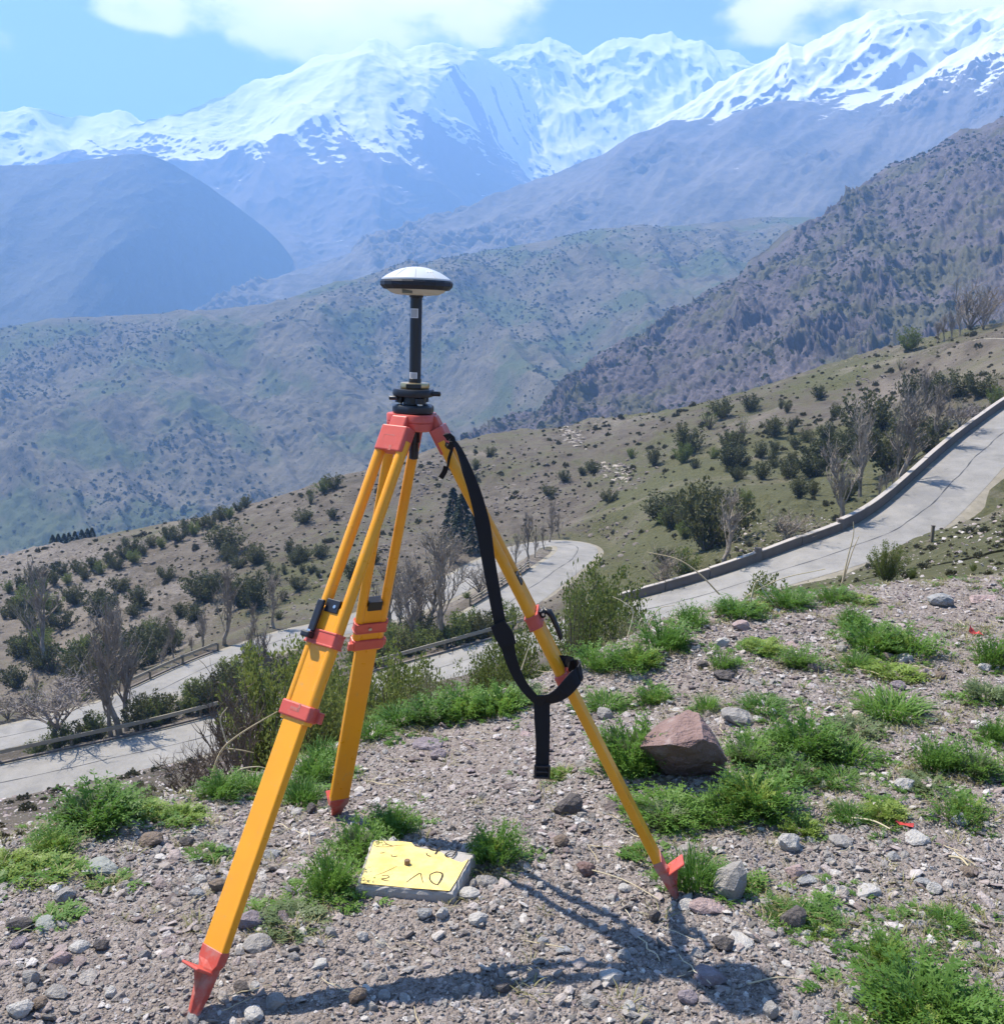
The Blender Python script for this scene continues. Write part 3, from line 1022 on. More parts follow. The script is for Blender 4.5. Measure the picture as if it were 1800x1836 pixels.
def bush_shape(seed, leaves=900, size=.06, width=.42, stems=16, up=.75, lean=1.0):
    rg = np.random.default_rng(seed)
    st = MB(); C = []; D = []
    for i in range(stems):
        a = rg.uniform(0, 2 * np.pi); sp = rg.uniform(.1, 1.0) ** .7 * width * lean
        h = rg.uniform(.6, 1.0) * (1 - .35 * (sp / width) ** 2)
        t = np.linspace(0, 1, 6)
        P = np.stack([np.cos(a) * sp * t ** .8 + .02 * rg.normal(size=6) * t, np.sin(a) * sp * t ** .8 + .02 * rg.normal(size=6) * t, h * t], 1)
        st.tube(P, .012 * (1.05 - t), 3)
        n = int(leaves / stems)
        # clumps sit along the stem, several to a stem
        ks = rg.choice(np.linspace(.28, 1.0, 6), n) + rg.normal(0, .045, n)
        ks = np.clip(ks, .18, 1.05)
        base = np.stack([np.interp(ks, t, P[:, c]) for c in range(3)], 1)
        off = rg.normal(0, 1, (n, 3)); off /= np.linalg.norm(off, axis=1)[:, None]
        off *= (rg.uniform(0, 1, (n, 1)) ** .5) * .115 * (1.2 - .5 * ks[:, None])
        off[:, 2] *= .8
        C.append(base + off); d = off * 4 + np.array([0, 0, up]) + rg.normal(0, .45, (n, 3)); D.append(d)
    C = np.vstack(C); C[:, 2] = np.maximum(C[:, 2], .03)
    V, T = leaf_quads(C, np.vstack(D), size, rg)
    lf = MB(); lf.add(V, T)
    return st, lf


def bare_shape(seed, kind='poplar', k0=6):
    """Leafless tree of height 1: trunk in one mesh, branches and twigs in another."""
    rg = np.random.default_rng(seed)
    tr = MB(); cr = MB()

    def grow(p, d, L, r, lev, budget):
        n = 5
        t = np.linspace(0, 1, n)
        P = [np.array(p)]
        dd = np.array(d, float)
        for i in range(n - 1):
            dd = dd + rg.normal(0, .10 + .05 * lev, 3) + np.array([0, 0, .13 if kind != 'round' else .05])
            dd /= np.linalg.norm(dd)
            P.append(P[-1] + dd * L / (n - 1))
        P = np.array(P)
        cr.tube(P, r * 1.1 * (1.0 - .8 * t) + .0014, 4 if lev < 2 else 3)
        if lev >= budget: return
        nb = {0: 7, 1: 6, 2: 5}.get(lev, 4)
        if kind == 'poplar': nb = {0: 6, 1: 5, 2: 4}.get(lev, 3)
        for b in range(nb):
            s = rg.uniform(.25, 1.0)
            q = np.array([np.interp(s, t, P[:, c]) for c in range(3)])
            a = rg.uniform(0, 2 * np.pi)
            side = np.array([np.cos(a), np.sin(a), rg.uniform(-.1, .5)])
            sp = .38 if kind == 'poplar' else .75
            nd = dd * (1 - sp * .6) + side * sp
            if kind == 'poplar': nd[2] += .35
            grow(q, nd / np.linalg.norm(nd), L * rg.uniform(.4, .7), r * .5, lev + 1, budget)
    if kind == 'poplar':
        t = np.linspace(0, 1, 7)
        P = np.stack([.02 * np.cumsum(rg.normal(size=7)), .02 * np.cumsum(rg.normal(size=7)), t * .8], 1); P[:, :2] -= P[0, :2]
        tr.tube(P, .029 * (1.1 - t), 6)
        for b in range(14):
            s = rg.uniform(.16, 1.0)
            q = np.array([np.interp(s, t, P[:, c]) for c in range(3)])
            a = rg.uniform(0, 2 * np.pi); o = rg.uniform(.25, .68)
            grow(q, np.array([np.cos(a) * o, np.sin(a) * o, .9]), rg.uniform(.24, .42) * (1.15 - .4 * s), .007, 1, 3)
    elif kind == 'round':
        P = np.array([[0, 0, 0], [.01, 0, .12], [0, .015, .25], [.015, .01, .34]])
        tr.tube(P, [.034, .027, .023, .02], 6)
        for b in range(5):
            a = b * 1.256 + rg.uniform(-.3, .3); o = rg.uniform(.35, .85)
            grow(P[-1] - np.array([0, 0, rg.uniform(0, .09)]), np.array([np.cos(a) * o, np.sin(a) * o, .75]), rg.uniform(.34, .46), .016, 0, 3)
    else:       # several stems fanning from the base
        tr.tube(np.array([[0, 0, -.02], [.004, 0, .05], [0, .004, .1]]), [.05, .042, .036], 6)
        for b in range(9):
            a = b * .7 + rg.uniform(-.3, .3); o = rg.uniform(.15, .75)
            grow(np.array([np.cos(a) * .015, np.sin(a) * .015, rg.uniform(.03, .09)]), np.array([np.cos(a) * o, np.sin(a) * o, .85]), rg.uniform(.45, .75), .015, 1, 3)
    return tr, cr


def conifer_shape(seed):
    rg = np.random.default_rng(seed)
    st = MB(); st.tube(np.array([[0, 0, 0], [0, 0, .5], [0, 0, .98]]), [.022, .014, .003], 5)
    n = 900
    h = rg.uniform(.08, 1.0, n) ** .9
    rad = .21 * (1 - h) ** .8 * rg.uniform(.3, 1.0, n) ** .5 + .008
    a = rg.uniform(0, 2 * np.pi, n)
    C = np.stack([np.cos(a) * rad, np.sin(a) * rad, h - rad * .25], 1)
    D = np.stack([np.cos(a), np.sin(a), -.35 + .3 * rg.normal(size=n)], 1)
    V, T = leaf_quads(C, D, .07, rg, .45)
    lf = MB(); lf.add(V, T)
    return st, lf


SHAPES = {}


def two(key, parts, names, mats):
    SHAPES.setdefault(key, []).append([(nm, p.mesh(nm, [m])) for p, nm, m in zip(parts, names, mats)])


for i in range(6):
    two('bush', bush_shape(100 + i, 2000, .066, .46 + .05 * (i % 3), 26), ('stems', 'foliage'), (M_STEM, M_LEAF))
for i in range(3):
    two('green', bush_shape(120 + i, 2000, .062, .45, 26), ('stems', 'foliage'), (M_STEM, M_LEAF2))
for i in range(3):
    two('tall', bush_shape(140 + i, 1700, .052, .27, 20), ('stems', 'foliage'), (M_STEM, M_LEAF))
for i in range(3):
    two('near', bush_shape(160 + i, 6500, .036, .50, 40), ('stems', 'foliage'), (M_STEM, M_LEAF2))
for i in range(2):
    two('pale', bush_shape(180 + i, 2600, .034, .62, 34, 1.2), ('stems', 'foliage'), (M_STEM, M_LEAFP))
for i in range(2):
    two('sparse', bush_shape(190 + i, 420, .040, .34, 22), ('stems', 'foliage'), (M_BARKD, M_LEAF2))
for i in range(5):
    two('poplar', bare_shape(200 + i, 'poplar'), ('trunk', 'branches'), (M_BARK, M_BARK))
for i in range(2):
    two('round', bare_shape(220 + i, 'round'), ('trunk', 'branches'), (M_BARKD, M_TWIG))
for i in range(3):
    two('vase', bare_shape(240 + i, 'vase'), ('trunk', 'branches'), (M_BARKD, M_BARK))
for i in range(2):
    two('twigs', bare_shape(250 + i, 'vase'), ('trunk', 'branches'), (M_BARKD, M_BARKD))
for i in range(2):
    two('conifer', conifer_shape(260 + i), ('trunk', 'foliage'), (M_BARKD, M_CONIF))

KIND = {'bush': ('evergreen_bush', 'bush'), 'green': ('leafy_bush', 'bush'), 'tall': ('evergreen_bush', 'bush'), 'near': ('leafy_bush', 'bush'), 'pale': ('dry_shrub', 'shrub'), 'sparse': ('twiggy_bush', 'bush'),
        'poplar': ('bare_tree', 'tree'), 'round': ('bare_tree', 'tree'), 'vase': ('bare_tree', 'tree'), 'twigs': ('dry_shrub', 'shrub'), 'conifer': ('conifer_tree', 'tree')}


def plant(kind, p, h, wide=1.0, label=None, group=None):
    sh = SHAPES[kind]
    parts = sh[rng.integers(len(sh))]
    nm, cat = KIND[kind]
    o = empty(nm, (p.x, p.y, p.z - .03 * h), rng.uniform(0, 6.28))
    o.rotation_euler = (rng.normal(0, .03), rng.normal(0, .03), rng.uniform(0, 6.28))
    o.scale = (h * wide, h * wide, h)
    props(o, label, cat, group)
    for pn, me in parts:
        link_mesh(pn, me, o)
    return o


def off_road(p, clear=1.9):
    # plants stand clear of the road bed, beyond its outer wall or rail
    for _ in range(14):
        d = float(quick(p.x, p.y)[1][0])
        if d > hw + clear: break
        h = math.hypot(p.x, p.y)
        p = Vector((p.x + p.x / h * .8, p.y + p.y / h * .8, 0))
    p.z = gz(p.x, p.y)
    return p


def plant_px(kind, px, base, top, wide=1.0, label=None, group=None, r=None):
    """Stands on the ground met by the picture point (or at distance r along that bearing); the top reaches picture row `top`."""
    if r is None:
        p = hit(px, base)
        if p is None: return None
        p = off_road(p, 1.15 if KIND[kind][0] == 'bare_tree' else 1.9)
    else:
        t, e = ray(px, base)
        p = Vector((r * math.sin(t), r * math.cos(t), gz(r * math.sin(t), r * math.cos(t))))
    d = math.hypot(p.x, p.y)
    h = CAMZ + ray(px, top)[1] * d - p.z
    return plant(kind, p, max(h, .1), wide, label, group)


G_EV = 'evergreen bushes on the hillside'
G_BT = 'bare trees along the roads'
# (kind, px, base row, top row, width factor, label)
PLANTS = [
    ('vase', 1738, 590, 487, .75, 'tallest bare tree on the hilltop beside the topmost bend of road'),
    ('vase', 1762, 590, 515, .6, 'thinner bare tree just right of the tallest hilltop tree'),
    ('poplar', 1680, 616, 572, .9, 'short bare tree at the left end of the hilltop row'),
    ('poplar', 1692, 612, 566, .9, 'second short bare tree in the hilltop row'),
    ('poplar', 1706, 607, 560, .9, 'third short bare tree in the hilltop row'),
    ('poplar', 1720, 601, 545, .9, 'fourth bare tree in the hilltop row, beside the tallest one'),
    ('green', 1626, 628, 584, 1.0, 'round bright green bush on the crest left of the hilltop bare trees'),
    ('sparse', 1614, 664, 636, 1.0, 'grey twiggy bush below the round green crest bush'),
    ('bush', 1627, 716, 660, .7, 'tall narrow dark bush on the slope below the round green crest bush'),
    ('bush', 1343, 736, 705, 1.1, 'dark bush on the crest slope above the brown hillside, upper middle'),
    ('bush', 1467, 716, 686, .9, 'small pointed bush near the crest on the bare slope'),
    ('sparse', 1272, 770, 720, 1.1, 'greyish open bush on the upper brown slope'),
    ('bush', 1230, 814, 758, 1.1, 'broad dark bush at the left end of the upper slope bushes'),
    ('bush', 1388, 783, 742, 1.0, 'compact round bush alone on the middle of the brown slope'),
    ('sparse', 1330, 778, 740, 1.1, 'thin grey bush between the broad dark bush and the round bush'),
    ('bush', 1326, 800, 768, .8, 'small upright bush below the thin grey bush'),
    ('bush', 1551, 782, 697, 1.05, 'largest dark bush on the upper slope, above the road bend'),
    ('bush', 1708, 713, 656, 1.1, 'wide dark bush on the slope above the highest piece of road wall'),
    ('bush', 1757, 712, 660, 1.0, 'dark bush close to the right edge above the road wall'),
    ('green', 1780, 742, 690, .8, 'green bush at the right edge just over the road wall'),
    ('bush', 1444, 792, 765, 1.0, 'small rounded bush above the dense bush cluster'),
    ('bush', 1424, 803, 777, .9, 'small dark bush left of the dense bush cluster'),
    ('bush', 1478, 838, 770, 1.3, 'wide dense bush in the middle of the slope'),
    ('bush', 1452, 856, 806, 1.1, 'dark bush joined to the lower left of the wide dense bush'),
    ('bush', 1412, 858, 815, 1.0, 'mid green bush left of the dense cluster'),
    ('bush', 1364, 860, 825, .9, 'dark bush with a flat top on the green edge of the slope'),
    ('tall', 1364, 821, 786, 1.2, 'slim bush above the flat topped bush'),
    ('tall', 1310, 842, 786, 1.3, 'tall slim bush on the brown slope'),
    ('bush', 1335, 838, 812, 1.0, 'low bush right of the tall slim bush'),
    ('tall', 1388, 814, 787, 1.2, 'small slim bush beneath the compact round bush'),
    ('green', 1280, 822, 800, 1.0, 'small yellowish green bush left of the tall slim bush'),
    ('bush', 1245, 840, 822, 1.0, 'tiny round bush below the broad dark bush'),
    ('tall', 1434, 892, 850, 1.3, 'upright bush standing on the grassy slope'),
    ('tall', 1457, 888, 856, 1.2, 'smaller upright bush right of the one on the grassy slope'),
    ('bush', 1265, 985, 850, .85, 'tall dark evergreen behind the bare tree at the road wall'),
    ('bush', 1245, 930, 860, 1.1, 'dark evergreen uphill of the tall dark evergreen'),
    ('bush', 1300, 905, 872, 1.3, 'low wide bush above the grassy slope'),
    ('green', 1335, 900, 876, 1.2, 'low green bush at the top of the grass'),
    ('tall', 1186, 935, 876, 1.7, 'dark pointed bush left of the tall dark evergreen'),
    ('bush', 1207, 950, 905, 1.1, 'rounded bush in front of the dark pointed bush'),
    ('poplar', 1298, 1024, 893, 1.15, 'pale bare tree in front of the tall dark evergreen, behind the road wall'),
    ('vase', 1409, 990, 903, 1.15, 'spreading many stemmed bare tree behind the road wall'),
    ('poplar', 1508, 972, 800, 1.15, 'tall bare tree with a single trunk at the step in the road wall'),
    ('poplar', 1570, 935, 852, 1.0, 'left bare tree of the thicket at the wall bend'),
    ('poplar', 1582, 930, 848, 1.0, 'middle bare tree of the thicket at the wall bend'),
    ('poplar', 1594, 922, 842, 1.0, 'right bare tree of the thicket at the wall bend'),
    ('poplar', 1613, 900, 735, 1.35, 'largest bare tree beside the road, on the inside of the bend'),
    ('bush', 1600, 850, 742, .9, 'dark leafy bush behind the largest roadside bare tree'),
    ('bush', 1640, 800, 735, .9, 'dark bush uphill between the two tall roadside trees'),
    ('poplar', 1680, 838, 697, 1.2, 'tall bare tree further up the road by the wall'),
    ('bush', 1662, 828, 770, .9, 'bush at the foot of the tall tree further up the road'),
    ('round', 1716, 797, 716, 1.0, 'whitish bare tree beside the wall near the right edge'),
    ('bush', 1748, 770, 722, 1.0, 'dark bush behind the whitish bare tree'),
    ('vase', 1186, 1058, 985, 1.0, 'grey bare shrub tree behind the left end of the road wall'),
    ('green', 1226, 1036, 978, .9, 'olive bush beside the grey bare shrub tree'),
    ('bush', 1286, 1024, 1004, 1.0, 'small bush at the foot of the pale bare tree'),
    # left half
    ('round', 101, 1352, 1203, 1.05, 'round crowned bare tree with dark trunk at the guard rail'),
    ('poplar', 215, 1318, 1095, .85, 'tallest bare poplar standing at the guard rail'),
    ('poplar', 228, 1312, 1130, .8, 'thinner poplar right beside the tallest one'),
    ('poplar', 200, 1322, 1150, .7, 'slim poplar left of the tallest one'),
    ('vase', 18, 1340, 1240, 1.0, 'grey bare tree at the left edge behind the guard rail'),
    ('poplar', 50, 1318, 1282, .7, 'small dark dead tree between the lower road and the guard rail'),
    ('tall', 408, 992, 928, 1.6, 'tall dark bush high on the brown slope, left of the tripod'),
    ('bush', 458, 1012, 970, 1.0, 'dense bush right of the tall dark bush on the brown slope'),
    ('bush', 250, 1087, 1046, 1.0, 'round bush alone in the middle of the left slope'),
    ('bush', 133, 1084, 1042, .9, 'round bush on the left slope, third from the left edge'),
    ('bush', 180, 1105, 1053, 1.1, 'wide bush beside the round bush on the left slope'),
    ('bush', 113, 1129, 1086, .9, 'pointed bush below the round left slope bush'),
    ('bush', 33, 1178, 1130, .9, 'bush near the left edge low on the slope'),
    ('sparse', 93, 1206, 1152, 1.2, 'brown twiggy bush above the round crowned bare tree'),
    ('bush', 160, 1213, 1146, 1.1, 'dark bush above the lower road, left of the poplars'),
    ('bush', 232, 1203, 1120, 1.1, 'big dark bush behind the top of the tallest poplar'),
    ('bush', 262, 1170, 1122, 1.1, 'dark bush right of the poplar tops'),
    ('bush', 294, 1146, 1106, 1.0, 'dark bush uphill of the lower road rail'),
    ('poplar', 402, 1190, 1030, .95, 'tall grey poplar beside the lower road, left of the tripod'),
    ('poplar', 363, 1176, 1098, .9, 'short grey poplar left of the tall one beside the lower road'),
    ('poplar', 312, 1230, 1118, .8, 'thin pale poplar below the lower road bend'),
    ('poplar', 290, 1233, 1155, .9, 'short pale poplar below the lower road bend'),
    ('poplar', 492, 1150, 1036, .95, 'grey poplar just left of the front tripod leg'),
    ('bush', 430, 1090, 1025, .9, 'left one of a pair of dark bushes above the lower road'),
    ('bush', 458, 1090, 1020, .9, 'right one of a pair of dark bushes above the lower road'),
    ('bush', 368, 1078, 1018, 1.1, 'wide dark bush above the tall grey poplar'),
    ('tall', 345, 1115, 1078, 1.5, 'bush below the wide dark bush'),
    ('bush', 533, 1060, 1028, .9, 'small bush just left of the front tripod leg'),
    ('sparse', 495, 1042, 1008, 1.0, 'thin bush uphill of the grey poplar'),
    ('tall', 530, 1008, 980, 1.5, 'little upright bush on the slope left of the tripod leg'),
    ('bush', 557, 1028, 1010, 1.0, 'little round bush close to the tripod leg'),
    ('bush', 427, 1020, 992, 1.0, 'round bush beneath the tall dark bush'),
    ('sparse', 557, 904, 866, 1.0, 'spiky open bush on the stony crest'),
    ('bush', 544, 938, 908, 1.1, 'bush under the spiky crest bush'),
    ('bush', 597, 930, 908, .9, 'small bush on the stony crest left of the tripod'),
    ('bush', 283, 1310, 1232, .75, 'dark bush against the guard rail, right of the poplars'),
    ('green', 338, 1298, 1232, .95, 'leafy bush behind the guard rail, right of the dark one'),
    ('green', 335, 1232, 1196, 1.2, 'green bush on the bank above the guard rail'),
    ('green', 157, 1315, 1230, .8, 'yellowish green bush left of the tallest poplar'),
    ('green', 15, 1360, 1330, 1.5, 'leftmost bright green hedge bush behind the guard rail'),
    ('green', 42, 1356, 1327, 1.5, 'second bright green hedge bush behind the guard rail'),
    ('green', 70, 1350, 1325, 1.5, 'third bright green hedge bush behind the guard rail'),
    ('green', 135, 1340, 1318, 1.4, 'low green bush right of the round crowned bare tree'),
    # middle, round the hairpin
    ('conifer', 826, 992, 890, 1.1, 'dark conifer beside the hairpin, behind the strap'),
    ('conifer', 846, 1000, 925, 1.1, 'lower dark conifer right of the first one by the hairpin'),
    ('conifer', 812, 975, 880, 1.0, 'dark conifer left of the others by the hairpin'),
    ('poplar', 944, 1021, 930, .9, 'bare tree on the verge inside the hairpin, left'),
    ('poplar', 958, 1014, 955, .9, 'short bare tree on the verge inside the hairpin, middle'),
    ('poplar', 975, 1004, 948, .9, 'bare tree on the verge inside the hairpin, right'),
    ('poplar', 921, 1020, 962, .9, 'bare tree behind the right tripod leg by the hairpin'),
    ('poplar', 984, 992, 900, .7, 'thin tall bare tree at the top of the hairpin'),
    ('bush', 1012, 863, 842, 1.1, 'bush on the grassy hill below the upper pale outcrop'),
    ('bush', 1060, 847, 823, 1.3, 'wide bush left of the lower pale outcrop'),
    ('bush', 1044, 852, 836, 1.2, 'low bush left of the wide bush by the pale outcrop'),
    ('bush', 981, 889, 866, 1.1, 'round bush alone on the hill above the hairpin'),
    ('bush', 1091, 902, 873, .9, 'bush below the lower pale outcrop'),
    ('bush', 879, 818, 799, 1.0, 'bush near the crest right of the tripod head'),
    ('tall', 853, 840, 820, 1.4, 'small bush on the crest behind the strap'),
    ('green', 836, 1103, 1062, 1.2, 'leafy bush below the lower lane, behind the strap'),
    ('green', 868, 1100, 1070, 1.1, 'leafy bush right of the strap below the lower lane'),
    ('poplar', 735, 1118, 1008, 1.1, 'grey bare tree between the rear leg and the strap'),
    ('poplar', 798, 1160, 960, .95, 'tall dark bare tree left of the strap'),
    ('poplar', 770, 1130, 990, 1.0, 'grey bare tree between the two others left of the strap'),
    ('vase', 715, 1090, 1010, 1.0, 'spreading bare tree close to the rear tripod leg'),
    ('vase', 815, 1060, 960, 1.0, 'arching bare tree under the dark conifers'),
    ('bush', 640, 1050, 1000, 1.0, 'dark bush seen between the tripod rods'),
    ('green', 700, 1168, 1112, 1.2, 'olive bush at the road edge right of the rear leg clamps'),
    ('bush', 755, 1150, 1098, 1.1, 'dark bush at the foot of the grey bare trees left of the strap'),
    ('green', 785, 1172, 1120, 1.2, 'olive bush under the tall dark bare tree left of the strap'),
    ('green', 838, 1150, 1088, 1.1, 'rounded olive bush just left of the strap slider'),
    ('bush', 880, 1140, 1090, 1.0, 'dark bush right of the strap above the rail'),
    ('poplar', 692, 1140, 1020, 1.1, 'slim bare tree right beside the rear leg'),
    ('poplar', 752, 1160, 1030, 1.0, 'bare sapling standing in front of the grey bare trees'),
    ('vase', 860, 1080, 1000, .9, 'small fan shaped bare tree between the two lanes'),
    ('poplar', 1002, 985, 925, .8, 'small bare tree at the outer side of the hairpin'),
    ('green', 560, 1200, 1148, 1.2, 'olive bush between the front leg rods and the road'),
    ('bush', 470, 1215, 1160, 1.2, 'dark bush between the lower road and the guard rail, left of the front leg'),
    ('green', 415, 1225, 1176, 1.2, 'olive bush at the bend of the lower road'),
    ('poplar', 455, 1200, 1085, 1.0, 'grey poplar behind the clamp of the front leg'),
    ('poplar', 345, 1240, 1140, .9, 'thin poplar on the bank between the two roads'),
    ('bush', 300, 1262, 1215, 1.2, 'dark bush hiding the lower road, right of the poplars'),
    ('bush', 180, 1260, 1205, 1.2, 'dark bush right of the round bare crown, above the lower road'),
    ('sparse', 60, 1270, 1220, 1.2, 'brown twiggy bush above the lower road at the far left'),
    ('bush', 30, 1235, 1190, 1.1, 'dark bush low on the slope at the left edge'),
    ('bush', 75, 1150, 1115, 1.1, 'dark bush between the two left edge bushes'),
    ('bush', 215, 1060, 1030, 1.2, 'broad bush below the left crest belt'),
    ('bush', 300, 1040, 1012, 1.1, 'bush on the bare earth right of the left crest belt'),
]
for k, px, b, tp, w, lab in PLANTS:
    plant_px(k, px, b, tp if KIND[k][0] == 'bare_tree' else tp - .08 * (b - tp), w * (1.22 if KIND[k][0] != 'bare_tree' else 1.15), lab, G_BT if KIND[k][0] == 'bare_tree' else G_EV)

ORD = ['first', 'second', 'third', 'fourth', 'fifth', 'sixth', 'seventh', 'eighth', 'ninth', 'tenth', 'eleventh', 'twelfth', 'thirteenth', 'fourteenth', 'fifteenth', 'sixteenth', 'seventeenth', 'eighteenth', 'nineteenth', 'twentieth']
ORD += ['twenty-' + w for w in ORD[:9]] + ['thirtieth'] + ['thirty-' + w for w in ORD[:9]]


def number_row(objs, text):
    # a row of look-alikes: each is named by its place counted from the left
    objs = [o for o in objs if o is not None]
    objs.sort(key=lambda o: math.atan2(o.location.x, o.location.y))
    for i, o in enumerate(objs): o['label'] = text % ORD[i]


# loose thickets: bushes and bare trees nobody could tell apart
for (cx, cy, wx, wy, n, kinds, h0, h1, where) in ((260, 1200, 230, 45, 44, ('bush', 'bush', 'green'), 30, 70, 'thicket along the lower road at the left'), (780, 1110, 120, 55, 22, ('bush', 'green', 'sparse'), 28, 62, 'thicket below the hairpin near the strap'),
                                                 (1430, 820, 240, 65, 39, ('bush', 'tall', 'tall', 'green'), 18, 46, 'scatter over the right green slope'), (1640, 760, 90, 60, 8, ('bush', 'tall'), 22, 48, 'thicket above the highest stretch of wall'),
                                                 (480, 1050, 130, 50, 16, ('bush', 'tall'), 18, 40, 'scatter left of the upper tripod rods'), (130, 1110, 150, 50, 18, ('bush', 'bush', 'green'), 22, 42, 'scatter over the far left slope'),
                                                 (1230, 960, 80, 40, 8, ('bush', 'green'), 28, 50, 'thicket behind the left end of the wall')):
    row = []
    PXt = np.column_stack([rng.normal(cx, wx * .55, n), rng.normal(cy, wy * .6, n)])
    for q, (a, b) in zip(hits(PXt, 55, 260), PXt):
        if np.isnan(q[0]) or quick(q[0], q[1])[1][0] < 5.4: continue
        kd = kinds[rng.integers(len(kinds))]
        row.append(plant(kd, Vector(q), rng.uniform(h0, h1) / F * math.hypot(q[0], q[1]), rng.uniform(1.0, 1.35), 'bush', 'thicket bushes on the near slope'))
    number_row(row, '%s bush from the left in the ' + where)
for (cx, cy, wx, wy, n, h0, h1, where) in ((320, 1225, 220, 40, 18, 80, 165, 'among the shrubs along the lower road'), (790, 1120, 120, 40, 14, 70, 150, 'below the hairpin near the strap'), (1600, 850, 140, 60, 10, 90, 140, 'on the slope behind the wall'), (80, 1290, 80, 30, 8, 50, 110, 'between the two roads at the far left')):
    row = []
    PXt = np.column_stack([rng.normal(cx, wx * .55, n), rng.normal(cy, wy * .6, n)])
    for q in hits(PXt, 55, 260):
        if np.isnan(q[0]) or quick(q[0], q[1])[1][0] < 4.6: continue
        row.append(plant('poplar', Vector(q), rng.uniform(h0, h1) / F * math.hypot(q[0], q[1]), rng.uniform(.75, 1.1), 'tree', 'thicket trees on the near slope'))
    number_row(row, '%s leafless grey tree from the left ' + where)
# shrubs growing just outside the guard rail
A0_ = road_lines[0]
_n0 = frame_line(A0_)[1]
_px0 = np.array([(CR.transposed() @ (Vector(p) - Vector((0, 0, CAMZ)))) for p in A0_])
_px0 = CX + F * _px0[:, 0] / -_px0[:, 2]
rail_row = []
for px, h, kd, w in ((116, 58, 'green', 1.1), (150, 66, 'bush', 1.1), (186, 60, 'green', 1.1), (250, 74, 'bush', 1.1), (268, 60, 'green', 1.2), (312, 64, 'bush', 1.2), (362, 70, 'green', 1.1), (386, 80, 'bush', 1.0), (412, 70, 'green', 1.1), (440, 84, 'bush', 1.0), (470, 76, 'green', 1.1),
                     (505, 70, 'bush', 1.1), (640, 80, 'green', 1.0), (668, 66, 'bush', 1.1), (700, 72, 'green', 1.1), (728, 62, 'bush', 1.1), (765, 70, 'green', 1.1), (800, 60, 'bush', 1.1), (830, 76, 'green', 1.0), (868, 64, 'bush', 1.1), (905, 72, 'green', 1.1)):
    i = int(np.argmin(np.abs(_px0 - px)))
    q = A0_[i, :2] + _n0[i] * (hw + 1.5 + rng.uniform(0, 1.8))
    p = Vector((q[0], q[1], gz(q[0], q[1])))
    rail_row.append(plant(kd, p, h / F * math.hypot(q[0], q[1]), w, 'shrub', 'shrubs outside the guard rail'))
number_row(rail_row, '%s dense shrub from the left just outside the guard rail')

# belt of bushes along the left crest
belt = [(14, 1052), (34, 1046), (52, 1058), (60, 1034), (78, 1050), (84, 1028), (98, 1040), (112, 1022), (122, 1036), (140, 1018), (152, 1030), (166, 1010), (180, 1020), (196, 1002), (210, 1012), (222, 992), (240, 1000),
        (238, 980), (256, 986), (272, 970), (290, 974), (300, 958), (318, 962), (332, 948), (350, 950), (362, 936), (380, 936), (396, 924), (412, 920), (428, 908), (440, 900), (600, 866), (580, 874), (25, 1080), (8, 1100), (45, 1090), (70, 1080)]
belt_row = []
for i, (px, py) in enumerate(belt):
    belt_row.append(plant_px('green' if i % 4 == 0 else 'bush', px, py + 10, py - rng.uniform(12, 24), rng.uniform(.9, 1.3),
             'bush', 'belt of bushes on the left crest'))
number_row(belt_row, '%s bush from the left in the green belt along the left crest')
# row of dark conifers far down on the left
con_row = []
for i, (px, tp) in enumerate([(96, 968), (106, 962), (116, 966), (126, 960), (136, 966), (150, 970), (158, 962), (167, 966)]):
    p = at(px, 998, 215)
    p.z = gz(p.x, p.y)
    h = CAMZ + ray(px, tp)[1] * math.hypot(p.x, p.y) - p.z
    con_row.append(plant('conifer', p, max(h, 3) * 1.15, 1.7, 'conifer', 'conifers beyond the left crest'))
number_row(con_row, '%s dark conifer from the left in the short row beyond the crest')

